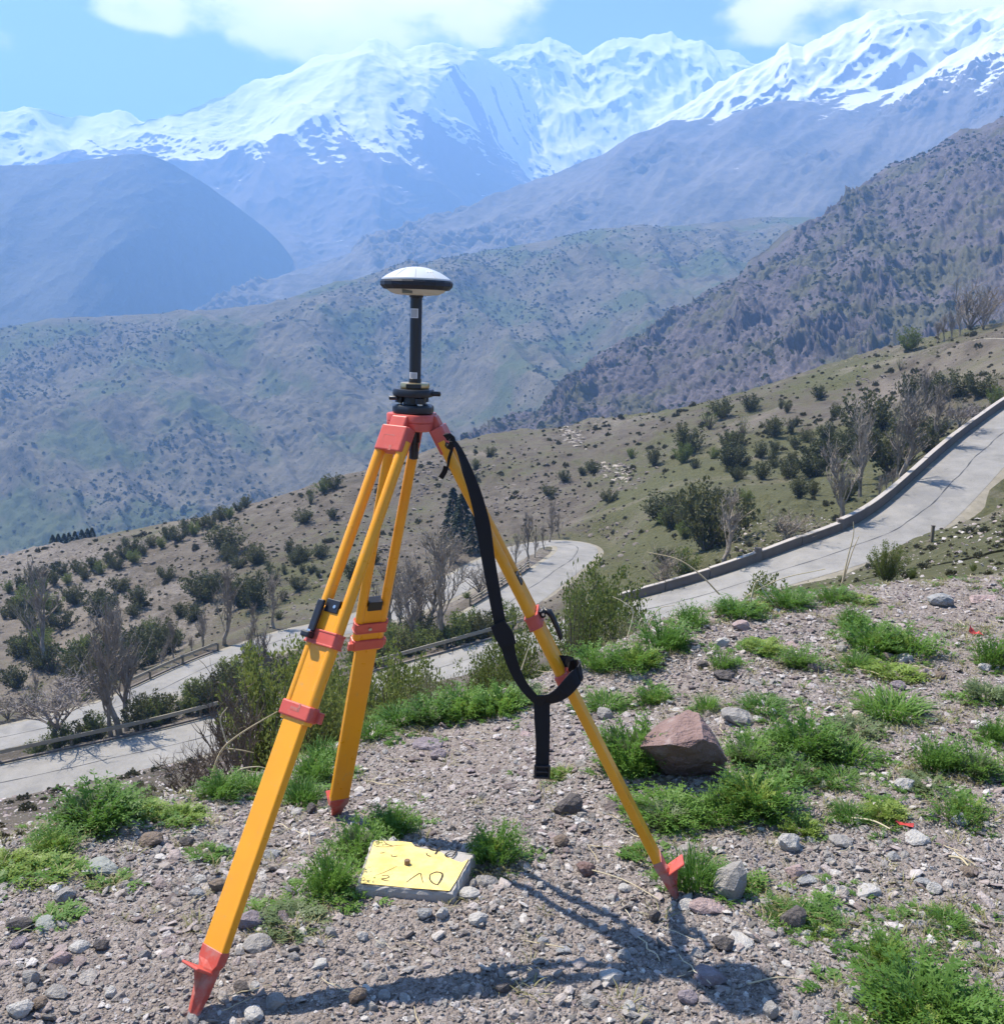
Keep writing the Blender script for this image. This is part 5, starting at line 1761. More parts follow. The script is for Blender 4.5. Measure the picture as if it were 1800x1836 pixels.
# px, py (middle of the base), width px, height px, colour, shape, label
STONES = [
    (1020, 1462, 54, 40, 'dark', 'block', 'dark faced block of stone on open gravel left of the right tripod leg'),
    (1327, 1300, 72, 34, 'grey', 'flat', 'flat grey stone just behind the big reddish boulder'),
    (1362, 1296, 24, 14, 'pale', 'flat', 'small pale stone leaning on the flat grey stone behind the boulder'),
    (1160, 1412, 64, 16, 'pink', 'slab', 'thin pink slab in front of the weed left of the boulder'),
    (1308, 1612, 54, 72, 'grey', 'spire', 'upright grey two sided stone right of the weed at the right tripod foot'),
    (1272, 1642, 66, 26, 'pink', 'flat', 'flat pink slab right of the right tripod foot'),
    (1232, 1634, 30, 20, 'pale', 'egg', 'small white stone touching the flat pink slab by the right foot'),
    (1426, 1668, 48, 42, 'dark', 'block', 'pointed dark stone in front of a green tuft, lower right'),
    (1447, 1682, 22, 14, 'pale', 'flat', 'small white stone at the foot of the pointed dark stone'),
    (1428, 1580, 40, 30, 'pink', 'block', 'squarish pink stone on bare chips right of centre'),
    (1452, 1588, 36, 14, 'blue', 'flat', 'thin bluish stone touching the squarish pink stone'),
    (1418, 1530, 40, 36, 'pale', 'block', 'rough pale stone with a dark hollow below the small tuft'),
    (1512, 1520, 48, 20, 'grey', 'flat', 'flat grey stone with a notch among the chips on the right'),
    (172, 1572, 66, 28, 'green', 'flat', 'large smooth pale stone bedded in the soil below the left weeds'),
    (1298, 1708, 38, 26, 'dark', 'block', 'dark rounded stone on pale gravel right of the shadow'),
    (1330, 1700, 58, 16, 'pale', 'slab', 'long white flat stone beside the dark rounded stone'),
    (1382, 1828, 26, 32, 'grey', 'egg', 'smooth grey egg shaped pebble at the bottom edge'),
    (1128, 1818, 24, 24, 'pale', 'egg', 'round cream pebble near the bottom, below the shadow'),
    (1272, 1768, 54, 30, 'purple', 'block', 'purplish stone lying in the shadow of the receiver'),
    (1234, 1802, 34, 22, 'purple', 'block', 'dark purplish stone at the near end of the receiver shadow'),
    (640, 1802, 30, 30, 'brown', 'spire', 'small pyramid shaped stone at the edge of the leg shadow'),
    (688, 1796, 24, 20, 'blue', 'egg', 'bluish pebble beside the pyramid shaped stone'),
    (665, 1812, 22, 16, 'grey', 'flat', 'grey pebble in front of the pyramid shaped stone'),
    (1540, 1798, 40, 26, 'grey', 'block', 'grey white stone left of the large weed at the lower right'),
    (1636, 1746, 42, 22, 'pale', 'flat', 'white stone behind the large weed at the lower right'),
    (1562, 1610, 50, 18, 'pale', 'flat', 'white jagged flat stone on the chips left of a grassy tuft'),
    (1660, 1592, 28, 16, 'blue', 'flat', 'pale blue flat stone on the chips, right'),
    (1678, 1604, 26, 20, 'pale', 'egg', 'pale rounded stone with a dark underside above the grassy tuft'),
    (1605, 1545, 24, 16, 'blue', 'egg', 'smooth bluish pebble among the chips'),
    (1740, 1570, 30, 16, 'brown', 'flat', 'tan flat stone at the right side of the chips'),
    (1500, 1605, 44, 14, 'pale', 'slab', 'thin whitish slab above the olive grass'),
    (1650, 1512, 50, 18, 'pale', 'flat', 'cluster topping pale flat stone near the red scrap'),
    (1725, 1482, 30, 24, 'blue', 'egg', 'blue grey pebble by the tuft at the right edge'),
    (445, 1668, 46, 30, 'purple', 'block', 'purplish grey stone right beside the front tripod leg'),
    (458, 1706, 50, 24, 'grey', 'flat', 'pale grey flat stone right of the front leg above the shoe'),
    (572, 1738, 30, 14, 'pale', 'flat', 'smooth whitish pebble alone on brown soil'),
    (526, 1722, 24, 14, 'grey', 'flat', 'grey pebble left of the smooth whitish one'),
    (648, 1690, 22, 18, 'pale', 'block', 'pale cube of stone on the soil below the marker plate'),
    (592, 1680, 20, 16, 'grey', 'block', 'small grey block on the soil left of the pale cube'),
    (112, 1620, 36, 24, 'grey', 'block', 'grey stone on the left gravel below the weeds'),
    (80, 1668, 40, 18, 'green', 'flat', 'greenish grey flat stone on the left gravel'),
    (30, 1672, 44, 20, 'dark', 'block', 'dark blocky stone near the left edge'),
    (28, 1700, 30, 16, 'purple', 'flat', 'purple flat stone at the left edge'),
    (140, 1708, 34, 18, 'pale', 'flat', 'cream flat stone on the left gravel'),
    (178, 1708, 26, 20, 'dark', 'block', 'dark angular stone right of the cream flat stone'),
    (102, 1734, 36, 22, 'pink', 'block', 'pinkish stone low on the left gravel'),
    (96, 1792, 40, 20, 'grey', 'flat', 'long grey stone near the bottom left corner'),
    (52, 1768, 26, 26, 'grey', 'block', 'squat grey stone above the bottom left corner'),
    (30, 1825, 40, 26, 'pale', 'block', 'whitish stone cut by the bottom left corner'),
    (70, 1812, 26, 20, 'brown', 'block', 'tan stone beside the whitish corner stone'),
    (195, 1790, 22, 20, 'pale', 'egg', 'pale pebble in the lower left gravel'),
    (430, 1784, 30, 20, 'dark', 'block', 'dark stone just right of the front tripod shoe'),
    (455, 1780, 20, 20, 'pale', 'egg', 'pale stone against the dark stone right of the shoe'),
    (492, 1812, 40, 26, 'grey', 'block', 'whitish angular stone right of the shoe at the bottom'),
    (450, 1834, 40, 22, 'pale', 'egg', 'white stone at the bottom edge right of the shoe'),
    (270, 1520, 42, 24, 'brown', 'block', 'brown rock among rubble below the left rim weeds'),
    (332, 1520, 26, 18, 'dark', 'block', 'dark rock right of the brown rock below the rim'),
    (385, 1600, 34, 24, 'brown', 'block', 'brown lump of rock touching the left side of the front leg'),
    (350, 1610, 28, 20, 'blue', 'flat', 'blue grey stone left of the brown lump by the front leg'),
    (358, 1588, 24, 18, 'pale', 'block', 'white stone above the blue grey one by the front leg'),
    (404, 1532, 24, 20, 'blue', 'block', 'bluish stone beside a small tuft left of the front leg'),
    (484, 1540, 34, 20, 'blue', 'flat', 'flat bluish stone between the two near legs'),
    (532, 1462, 24, 14, 'pale', 'flat', 'white stone left of the rear tripod foot'),
    (556, 1458, 22, 18, 'dark', 'block', 'dark stone close to the rear tripod foot'),
    (765, 1345, 62, 20, 'purple', 'flat', 'flat purple slab on bare ground between rear leg and strap'),
    (785, 1362, 30, 18, 'purple', 'block', 'small purplish block below the flat purple slab'),
    (945, 1320, 34, 14, 'pink', 'slab', 'pink chip left of the hanging strap end'),
    (962, 1244, 46, 10, 'pink', 'slab', 'flat pale pink slab seen through the strap loop'),
    (840, 1612, 42, 18, 'pale', 'flat', 'pale wedge shaped stone at the near right corner of the marker plate'),
    (848, 1596, 14, 26, 'grey', 'egg', 'small standing pebble against the right side of the marker plate'),
    (872, 1592, 44, 26, 'grey', 'flat', 'grey slab stone right of the marker plate'),
    (760, 1652, 34, 24, 'blue', 'block', 'bluish angular stone below the marker plate'),
    (792, 1650, 26, 22, 'pale', 'spire', 'white triangular stone below the marker plate'),
    (858, 1662, 36, 22, 'pale', 'block', 'cream stone below right of the marker plate'),
    (1008, 1520, 30, 24, 'brown', 'block', 'tan stone on the gravel left of the right tripod leg'),
    (1050, 1570, 32, 26, 'red', 'block', 'two coloured reddish stone on the gravel left of the right foot'),
    (1122, 1600, 26, 16, 'pale', 'flat', 'cream flat stone between reddish stone and right foot'),
    (1175, 1655, 22, 26, 'dark', 'block', 'dark stone just below the right tripod foot'),
    (1120, 1725, 26, 22, 'blue', 'egg', 'blue green pebble inside the tripod shadow'),
    (1012, 1712, 26, 12, 'blue', 'flat', 'pale blue pebble at the left edge of the tripod shadow'),
    (973, 1695, 20, 14, 'blue', 'egg', 'round blue pebble left of the tripod shadow'),
    (905, 1782, 40, 18, 'dark', 'block', 'dark stone beside the thin leg shadow at the bottom'),
    (1098, 1768, 44, 22, 'pale', 'block', 'pale stone between the two shadows near the bottom'),
    (1060, 1808, 30, 20, 'grey', 'block', 'grey stone near the bottom centre'),
    (1625, 1422, 34, 26, 'pale', 'block', 'pinkish white stone between two tufts on the right'),
    (1690, 1360, 30, 24, 'purple', 'block', 'purplish stone next to a bleached stick on the right'),
    (1595, 1182, 24, 16, 'pink', 'flat', 'pink stone left of the white one behind the upper right weeds'),
    (1626, 1188, 32, 20, 'pale', 'flat', 'bright white stone behind the upper right weeds'),
    (1298, 1162, 28, 22, 'pale', 'block', 'cream stone at the left among the upper weeds'),
    (1424, 1160, 32, 12, 'pink', 'slab', 'flat pinkish stone among the upper weeds'),
    (1332, 1132, 40, 22, 'pink', 'block', 'pink chunk near the rim at the top of the knoll'),
    (1462, 1206, 26, 18, 'dark', 'block', 'dark stone left of a leaf rich weed, upper right'),
    (1510, 1170, 20, 14, 'grey', 'block', 'little grey stone at the end of the upper chips'),
    (1262, 1200, 24, 16, 'dark', 'block', 'dark stone left of the small tuft, upper middle'),
    (1300, 1222, 40, 20, 'dark', 'block', 'low dark lump of soil and rock, upper middle'),
    (1775, 1080, 64, 18, 'pink', 'slab', 'pink slab at the right edge on the rim'),
    (1692, 1088, 46, 26, 'blue', 'block', 'bluish white broken rock on the rim at the right'),
    (1768, 1205, 22, 16, 'pale', 'block', 'pale stone near the right edge in the upper chips'),
    (1690, 1218, 20, 14, 'brown', 'block', 'tan stone near the tall weeds at the right'),
    (1612, 1238, 26, 18, 'purple', 'block', 'purplish grey stone in the middle right'),
    (1762, 1310, 22, 16, 'pale', 'block', 'cream stone right of the pale weed at the right edge'),
    (1432, 1368, 34, 20, 'pale', 'block', 'whitish stone between the two big weed beds'),
    (1085, 1290, 30, 22, 'grey', 'block', 'whitish stone right of the strap wrapped leg'),
    (1142, 1218, 40, 14, 'grey', 'slab', 'grey slab left of the upper weeds'),
]


def stone(px, py, w, h, col, shape, label, group=G_ST):
    p = hit(px, py, 1.2, 12)
    if p is None: return
    r = math.hypot(p.x, p.y); dist = math.hypot(r, p.z - CAMZ)
    W_ = w / F * dist * .95
    me = rock_mesh(col, shape)
    H_ = h / F * dist
    zz = [v.co.z for v in me.vertices]; xx = [v.co.x for v in me.vertices]
    sx = W_ / (max(xx) - min(xx)); sz = max(H_ * .95, W_ * .22) / (max(zz) - min(zz))
    o = link_mesh('stone', me, None, (p.x, p.y + W_ * .3, p.z - min(zz) * sz - sz * .12), (0, 0, 0), (sx, sx * .85, sz))
    o.rotation_euler = (rng.normal(0, .1), rng.normal(0, .1), rng.normal(0, .5))
    props(o, label, 'stone', group)


for s in STONES: stone(*s)

# the big boulder: built to its own outline, a sunlit sloping top and a dark overhanging front
import bmesh
bp = hit(1222, 1400, 1.2, 10)
bd = math.hypot(bp.x, bp.y, bp.z - CAMZ)
u = 1 / F * bd                                        # one picture pixel at the boulder
B0 = lambda x, z, y: (x * u * .95, y * u * .95, z * u * .84)           # along the picture, up, and away
Z = lambda z: z / .90
prof = [  # (x, height, depth) of the boulder's corners
    (-78, 66, 12), (-60, 76, 40), (-20, 104, 52), (12, 128, 52), (30, 128, 36), (44, 104, 22), (62, 80, 34), (70, 60, 40), (84, 14, 46), (72, -14, 30), (20, -16, 26), (-14, -16, 30), (-40, 26, 12),
    (-70, 78, -14), (-34, 96, -38), (0, 92, -42), (26, 106, -34), (52, 88, -18), (76, 50, -4), (-70, 40, 50), (-50, -16, 80), (40, -16, 96), (70, 30, 84), (0, 100, 90), (36, 90, 86), (-30, 80, 92)]
bm = bmesh.new()
for a, b, c in prof: bm.verts.new(B0(a, b, c))
bmesh.ops.convex_hull(bm, input=bm.verts)
bmesh.ops.delete(bm, geom=[v for v in bm.verts if not v.link_faces], context='VERTS')
bmesh.ops.triangulate(bm, faces=bm.faces)
bmesh.ops.subdivide_edges(bm, edges=bm.edges, cuts=6, use_grid_fill=True)
for v in bm.verts:
    q = np.array(v.co) / u
    d = 2.2 * float(fbm(q[0] / 17, q[1] / 17 + q[2] / 13, 5, 71)) + 3.2 * float(ridged(q[0] / 40 + q[2] / 30, q[1] / 40 - q[2] / 50, 3, 72))
    v.co += v.co.normalized() * d * u
me = bpy.data.meshes.new('boulder')
bm.to_mesh(me); bm.free()
me.materials.append(ROCKM['red'])
bo = link_mesh('boulder', me, None, tuple(bp))
props(bo, 'large reddish boulder with a sunlit sloping top and dark overhanging front among the weeds', 'boulder')

# scraps of red plastic and a bleached stick
M_RED = Mat('faded_red_plastic', .5, .4).color((.50, .06, .05)).m
for (px, py, w, h, lab) in ((1750, 1140, 22, 14, 'crumpled red plastic scrap on the chips near the right edge'), (1621, 1482, 30, 8, 'thin red plastic strip on the chips at the right')):
    p = hit(px, py, 1.2, 12); d = math.hypot(p.x, p.y)
    V = []; F_ = []
    for i in range(5):
        for j in range(3):
            V.append(((i / 4 - .5) * w / F * d, (j / 2 - .5) * w * .5 / F * d, .006 + abs(rng.normal(0, .6)) * h / F * d * (.9 if j == 1 else .5)))
    for i in range(4):
        for j in range(2): F_.append((i * 3 + j, (i + 1) * 3 + j, (i + 1) * 3 + j + 1, i * 3 + j + 1))
    o = mesh_obj('plastic_scrap', V, F_, M_RED)
    sm = o.modifiers.new('thickness', 'SOLIDIFY'); sm.thickness = .0015
    o.location = p; o.rotation_euler = (0, 0, rng.uniform(-.5, .5))
    props(o, lab, 'litter')

M_STRAW = Mat('dry_straw', .8, .2)
M_STRAW.color(M_STRAW.mix(M_STRAW.rand(), (.40, .33, .20), (.58, .51, .36)))


def tube_obj(name, P, R, mat, k=5, parent=None):
    b = MB(); b.tube(np.array([tuple(p) for p in P]), np.array(R), k)
    return link_mesh(name, b.mesh(name, [mat], True), parent)


def stick_px(name, px, r, rad, label, cat, group=None, mat=None):
    """A stem through picture points given with distances; it bends smoothly between them."""
    if np.isscalar(r): r = [r] * len(px)
    P = [at(a, b, d) for (a, b), d in zip(px, r)]
    P = spline(P, (P[-1] - P[0]).length / 22 + 1e-3)
    n = len(P)
    o = empty(name, tuple(P[0]))
    ch = tube_obj('stem', [p - P[0] for p in P], [rad * (1 - .6 * i / (n - 1)) for i in range(n)], mat or M_STRAW.m, 5, o)
    props(o, label, cat, group)
    return o


G_STK = 'dry stalks at the rim'
stick_px('dry_stalk', [(1290, 1066), (1255, 1030), (1215, 1003), (1160, 990)], 6.2, .006, 'pale dry stalk arching to the left across the road wall', 'stalk', G_STK)
stick_px('dry_stalk', [(1405, 1066), (1330, 1078), (1395, 1040), (1480, 1020)], 6.0, .005, 'dry stalk bent level above the green rim weeds', 'stalk', G_STK)
stick_px('dry_stalk', [(1510, 1045), (1520, 1000), (1530, 960), (1530, 935)], 7.0, .007, 'tall pale dry stalk rising straight in front of the road', 'stalk', G_STK)
stick_px('dry_stalk', [(1512, 1040), (1528, 990), (1540, 962)], 7.05, .006, 'second tall dry stalk crossing the straight one', 'stalk', G_STK)
stick_px('dry_stalk', [(1345, 1085), (1352, 1050), (1360, 1042), (1370, 1062), (1392, 1090)], 5.7, .005, 'dry stalk bent in a hoop above the rim weeds', 'stalk', G_STK)
stick_px('dry_stalk', [(1395, 1078), (1370, 1052), (1345, 1030)], 5.8, .004, 'short dry stalk leaning left above the rim weeds', 'stalk', G_STK)
stick_px('dry_stalk', [(1120, 1160), (1135, 1100), (1118, 1080), (1098, 1070)], 5.3, .005, 'dry stalk hooked over left of the pale shrub', 'stalk', G_STK)
stick_px('dry_stalk', [(1150, 1150), (1178, 1095), (1210, 1085)], 5.4, .004, 'dry stalk leaning right beside the pale shrub', 'stalk', G_STK)
stick_px('dry_stalk', [(1160, 1165), (1165, 1130), (1150, 1110), (1138, 1150)], 5.3, .004, 'tangled short dry stalk by the pale shrub', 'stalk', G_STK)
stick_px('dry_stalk', [(375, 1408), (395, 1350), (425, 1320), (480, 1286), (498, 1276)], 4.0, .006, 'long pale bent twig reaching up to the front tripod leg', 'stalk', G_STK)
stick_px('dry_stalk', [(402, 1342), (430, 1345), (455, 1350)], 4.0, .004, 'short side twig branching off low beside the long bent twig', 'stalk', G_STK)
stick_px('dry_stalk', [(405, 1330), (395, 1290), (408, 1268)], 4.05, .004, 'upright pale twig crossing the long bent twig', 'stalk', G_STK)
stick_px('dry_stalk', [(413, 1395), (430, 1380), (460, 1375), (478, 1378)], 3.9, .004, 'pale arching grass stalk low beside the front leg', 'stalk', G_STK)
stick_px('dry_stalk', [(930, 1215), (945, 1170), (952, 1145)], 4.8, .004, 'thin pale stalk standing behind the strap', 'stalk', G_STK)

# twigs lying on the ground
tw = []
for i in range(4):
    rg = np.random.default_rng(700 + i)
    b = MB(); t = np.linspace(-.5, .5, 6)
    b.tube(np.stack([t, .05 * rg.normal(size=6), .02 + .02 * rg.normal(size=6)], 1), .022 * np.ones(6) * (1.2 - np.abs(t)), 4)
    tw.append(b.mesh('twig', [M_STRAW.m]))
t, r = knoll_points(650, 1.8, 7.0, 37, 2.0)
x, y = r * np.sin(t), r * np.cos(t); m = len(x)
s = rng.uniform(.04, .16, m)
o = scatter('dry_twigs', np.column_stack([x, y, quick(x, y)[0] + .008]), np.column_stack([rng.normal(0, .1, (m, 2)), rng.uniform(0, 6, m)]), np.column_stack([s, s * .55, s * .55]), rng.integers(0, 4, m), tw)
props(o, 'broken dry twigs lying scattered over the gravel', 'twigs')
for (a, b, lab, rr) in (((1690, 1345), (1712, 1390), 'bleached curved stick lying right of a purplish stone', .012), ((1525, 1475), (1595, 1495), 'straight bleached stick on the chips, right', .007), ((1700, 1545), (1735, 1562), 'short bleached stick near the right edge', .008),
                        ((1340, 1775), (1440, 1768), 'thin straw lying across the end of the receiver shadow', .004), ((1045, 1565), (1180, 1622), 'long thin dry stem lying left of the right tripod foot', .004), ((1530, 1205), (1590, 1222), 'thin pale stick on the upper chips', .006)):
    A_, B_ = hit(*a, 1.2, 12), hit(*b, 1.2, 12)
    mid = (A_ + B_) / 2 + Vector((.01, .012, .02))
    P = spline([A_ + Vector((0, 0, .016)), mid, B_ + Vector((0, 0, .016))], (B_ - A_).length / 10)
    o = tube_obj('dry_stick', [p - A_ for p in P], [rr * .55 * (1 - .35 * i / len(P)) for i in range(len(P))], M_STRAW.m)
    o.location = A_
    props(o, lab, 'stick')


# ------------------------------------------------------------------ weeds
def weed_leaf_mat(name, c0, c1, tr=.4):
    m = Mat(name, .5, .3)
    f = m.math('ADD', m.math('MULTIPLY', m.rand(), .4), m.math('MULTIPLY', m.noise(5, 3, .6, vec=m.obj()), .6))
    c = m.mix(f, c0, c1)
    m.color(c); m.translucent(c, tr)
    return m.m


M_WEED = weed_leaf_mat('weed_leaf', (.050, .135, .020), (.19, .33, .062), .45)
M_WEED2 = weed_leaf_mat('yellow_weed_leaf', (.15, .25, .035), (.28, .36, .08))
M_WEED3 = weed_leaf_mat('grey_weed_leaf', (.10, .15, .055), (.20, .25, .12))
M_DRYG = weed_leaf_mat('olive_grass_blade', (.17, .165, .06), (.34, .31, .15), .25)


def weed_shape(seed, mat, leaves=130, pinn=6, h=.55, wide=.055, name='leaves', blade=False):
    """A clump one unit across: arching leaves from many crowns, with side leaflets."""
    rg = np.random.default_rng(seed)
    V = []; T = []; n0 = 0
    for i in range(leaves):
        a = rg.uniform(0, 6.283); q = rg.uniform(0, 1) ** .5 * .30
        base = np.array([np.cos(a) * q, np.sin(a) * q, 0.0])
        a2 = a + rg.normal(0, .7)
        L = rg.uniform(.22, .40); up = rg.uniform(.35, 1.15) * h * (1 - .6 * (q / .3) ** 2 * .6)
        K = 5
        t = np.linspace(0, 1, K)
        P = base + np.stack([np.cos(a2) * L * t ** 1.25, np.sin(a2) * L * t ** 1.25, up * (1.65 * t - .85 * t * t) * (1 - .15 * rg.uniform())], 1)
        sd = np.array([-np.sin(a2), np.cos(a2), 0]) + rg.normal(0, .25, 3)
        sd /= np.linalg.norm(sd)
        w = (wide * .30 if not blade else wide * .5) * (1 - t ** 1.5 * .92)
        A_ = P + sd * w[:, None]; B_ = P - sd * w[:, None]
        for k in range(K): V += [A_[k], B_[k]]
        for k in range(K - 1):
            b = n0 + 2 * k
            T += [(b, b + 1, b + 3), (b, b + 3, b + 2)]
        n0 += 2 * K
        if not blade:
            dirv = np.gradient(P, axis=0)
            for k in range(pinn):
                s = .25 + .72 * k / (pinn - 1)
                c = np.array([np.interp(s, t, P[:, j]) for j in range(3)])
                dv = np.array([np.interp(s, t, dirv[:, j]) for j in range(3)]); dv /= np.linalg.norm(dv)
                ll = wide * rg.uniform(1.0, 1.9) * (1.15 - .7 * abs(s - .5))
                for sg in (-1, 1):
                    e = c + (dv * .75 + sd * sg * .8 + np.array([0, 0, rg.normal(0, .3)])) * ll
                    wv = (dv * .5 - sd * sg * .3) * ll * .42
                    V += [c, (c + e) / 2 + wv, e, (c + e) / 2 - wv]
                    T += [(n0, n0 + 1, n0 + 2), (n0, n0 + 2, n0 + 3)]
                    n0 += 4
    return tri_mesh(name, np.array(V), np.array(T), [mat])


WEED = {'leafy': [weed_shape(800 + i, M_WEED, [120, 150, 95, 135][i], 5, .62, .036) for i in range(4)],
        'grass': [weed_shape(820 + i, M_WEED, 300, 0, .50, .022, blade=True) for i in range(3)],
        'yellow': [weed_shape(840 + i, M_WEED2, 130, 5, .45, .05) for i in range(2)],
        'grey': [weed_shape(860 + i, M_WEED3, 130, 5, .45, .05) for i in range(2)]}
G_WD = 'weed clumps growing on the gravel knoll'
# px, py (middle of the base), width, height, kind, label
WEEDS = [
    (155, 1490, 150, 82, 'leafy', 'largest green clump on the left rim, in front of the grey bank'),
    (95, 1530, 90, 46, 'leafy', 'green clump below the largest one on the left rim'),
    (60, 1585, 110, 46, 'yellow', 'light green clump at the left edge of the gravel'),
    (12, 1560, 70, 40, 'yellow', 'yellowish clump cut by the left edge'),
    (250, 1468, 80, 36, 'yellow', 'small light green clump right of the largest left rim clump'),
    (320, 1478, 80, 40, 'yellow', 'yellow green clump on the rim, left of the front leg'),
    (392, 1432, 95, 50, 'leafy', 'green clump on the rim directly left of the front leg'),
    (450, 1420, 70, 50, 'grass', 'grassy clump on the rim touching the front leg'),
    (540, 1445, 90, 66, 'grass', 'grassy clump between the front leg and rear leg'),
    (560, 1405, 80, 60, 'leafy', 'green clump on the rim behind the gap between front and rear legs'),
    (575, 1372, 80, 60, 'grass', 'grassy clump just left of the rear leg at the rim'),
    (588, 1610, 110, 84, 'leafy', 'dense green clump at the left side of the yellow marker plate'),
    (638, 1550, 110, 84, 'leafy', 'tall green clump behind the left corner of the marker plate'),
    (700, 1500, 100, 60, 'leafy', 'green clump just behind the yellow marker plate'),
    (664, 1580, 50, 24, 'yellow', 'yellowish sprig overhanging the marker plate'),
    (888, 1552, 112, 78, 'leafy', 'round green clump right of the yellow marker plate'),
    (522, 1672, 118, 50, 'grey', 'low pale green tuft on the soil right of the front leg'),
    (382, 1540, 44, 22, 'grey', 'tiny tuft left of the front leg'),
    (92, 1658, 36, 16, 'yellow', 'tiny yellowish tuft on the left gravel'),
    (190, 1590, 40, 14, 'yellow', 'tiny yellowish tuft beside the large smooth stone'),
    (668, 1325, 80, 44, 'grass', 'grassy strip clump right of the rear leg'),
    (715, 1300, 100, 50, 'grass', 'second grassy clump along the rim right of the rear leg'),
    (770, 1298, 110, 56, 'leafy', 'leafy clump along the rim below the pale shrub'),
    (830, 1290, 120, 62, 'leafy', 'bright leafy clump on the rim left of the strap'),
    (895, 1285, 110, 62, 'leafy', 'bright leafy clump on the rim touching the strap'),
    (940, 1262, 80, 50, 'grey', 'pale clump seen through the strap loop'),
    (1000, 1395, 40, 26, 'yellow', 'small tuft right of the hanging strap end'),
    (1090, 1275, 100, 46, 'grass', 'grassy clump right of the strap wrapped leg'),
    (1175, 1262, 80, 40, 'leafy', 'green tuft between the grey slab and the boulder'),
    (1070, 1200, 100, 52, 'leafy', 'leafy clump right of the leg, at the rim'),
    (1140, 1205, 120, 56, 'leafy', 'leafy clump in the upper weed bed, left part'),
    (1190, 1170, 120, 70, 'leafy', 'tall leafy clump in the upper weed bed against the road'),
    (1240, 1130, 70, 50, 'leafy', 'green clump at the right end of the upper weed bed'),
    (1140, 1395, 150, 110, 'leafy', 'big green clump growing against the left side of the boulder'),
    (1200, 1480, 150, 62, 'leafy', 'low green clump right of the leg, below the pink slab'),
    (1290, 1478, 130, 72, 'grass', 'grassy clump below the boulder'),
    (1370, 1468, 160, 96, 'leafy', 'big green clump in front and right of the boulder'),
    (1420, 1412, 100, 60, 'leafy', 'green clump right of the whitish stone'),
    (1350, 1372, 110, 64, 'leafy', 'green clump touching the right side of the boulder'),
    (1450, 1362, 140, 84, 'leafy', 'large green clump in the middle of the right weed bed'),
    (1530, 1370, 110, 56, 'grass', 'grassy clump on the right of the weed bed'),
    (1375, 1278, 110, 38, 'grass', 'low grassy clump behind the boulder'),
    (1270, 1275, 60, 40, 'grass', 'thin tuft behind the boulder top'),
    (1298, 1202, 60, 40, 'leafy', 'small dark green tuft below the upper weeds'),
    (1440, 1200, 84, 46, 'leafy', 'leaf rich weed alone on the upper chips'),
    (1375, 1170, 80, 30, 'yellow', 'light green low weed on the upper chips'),
    (1330, 1106, 110, 34, 'leafy', 'flat green patch under the dry stalks'),
    (1420, 1088, 110, 34, 'leafy', 'green rim patch right of the dry stalks'),
    (1500, 1080, 80, 30, 'leafy', 'green rim patch left of the big olive bush'),
    (1545, 1082, 60, 20, 'yellow', 'bright yellow green tuft on the rim at the right'),
    (1360, 1096, 50, 22, 'yellow', 'bright tuft among the rim patches'),
    (1532, 1128, 60, 40, 'leafy', 'round weed at the top of the right weed group'),
    (1570, 1172, 120, 60, 'leafy', 'broad weed in the upper right group'),
    (1640, 1182, 110, 56, 'leafy', 'dark broad weed at the right of the upper right group'),
    (1540, 1198, 70, 36, 'grass', 'grassy weed left below the upper right group'),
    (1610, 1218, 100, 26, 'yellow', 'light low weed below the white stone'),
    (1785, 1195, 70, 60, 'leafy', 'weed cut by the right edge, upper'),
    (1775, 1258, 80, 40, 'grey', 'pale weed near the right edge, middle'),
    (1610, 1290, 150, 62, 'grass', 'wide grassy patch on the right'),
    (1545, 1320, 90, 40, 'grey', 'pale grassy patch joining the wide one'),
    (1690, 1385, 100, 62, 'leafy', 'leafy clump left of the right edge, middle'),
    (1755, 1395, 90, 60, 'leafy', 'leafy clump at the right edge, middle'),
    (1790, 1330, 60, 46, 'leafy', 'weed cut by the right edge above the leafy clump'),
    (1510, 1412, 100, 40, 'grass', 'tuft below the large middle clump'),
    (1670, 1418, 90, 30, 'grey', 'low grey green tuft, right'),
    (1530, 1478, 86, 46, 'grass', 'left one of two neighbouring tufts on the chips'),
    (1592, 1472, 70, 44, 'yellow', 'right one of two neighbouring tufts on the chips'),
    (1730, 1478, 90, 54, 'leafy', 'tuft above the blue grey pebble at the right'),
    (1442, 1498, 66, 44, 'yellow', 'bright yellow green rosette below the big clump'),
    (1248, 1600, 120, 96, 'grass', 'green tuft behind the right tripod foot'),
    (1345, 1598, 50, 30, 'leafy', 'small sprig behind the upright grey stone'),
    (1150, 1535, 40, 24, 'yellow', 'tiny yellow tuft left of the right leg near its foot'),
    (1402, 1648, 70, 34, 'leafy', 'green tuft left behind the pointed dark stone'),
    (1472, 1672, 100, 44, 'leafy', 'green tuft right of the pointed dark stone'),
    (1595, 1738, 94, 62, 'leafy', 'round green tuft in the olive grass, lower right'),
    (1705, 1668, 76, 44, 'grass', 'thin grass tuft near the right edge, lower'),
    (1668, 1842, 215, 108, 'leafy', 'large dark green weed at the bottom right'),
    (1745, 1850, 125, 78, 'leafy', 'weed joined to the right of the large bottom right weed'),
    (1625, 1850, 90, 60, 'yellow', 'light weed joined to the left of the large bottom right weed'),
]


SPRIG = []


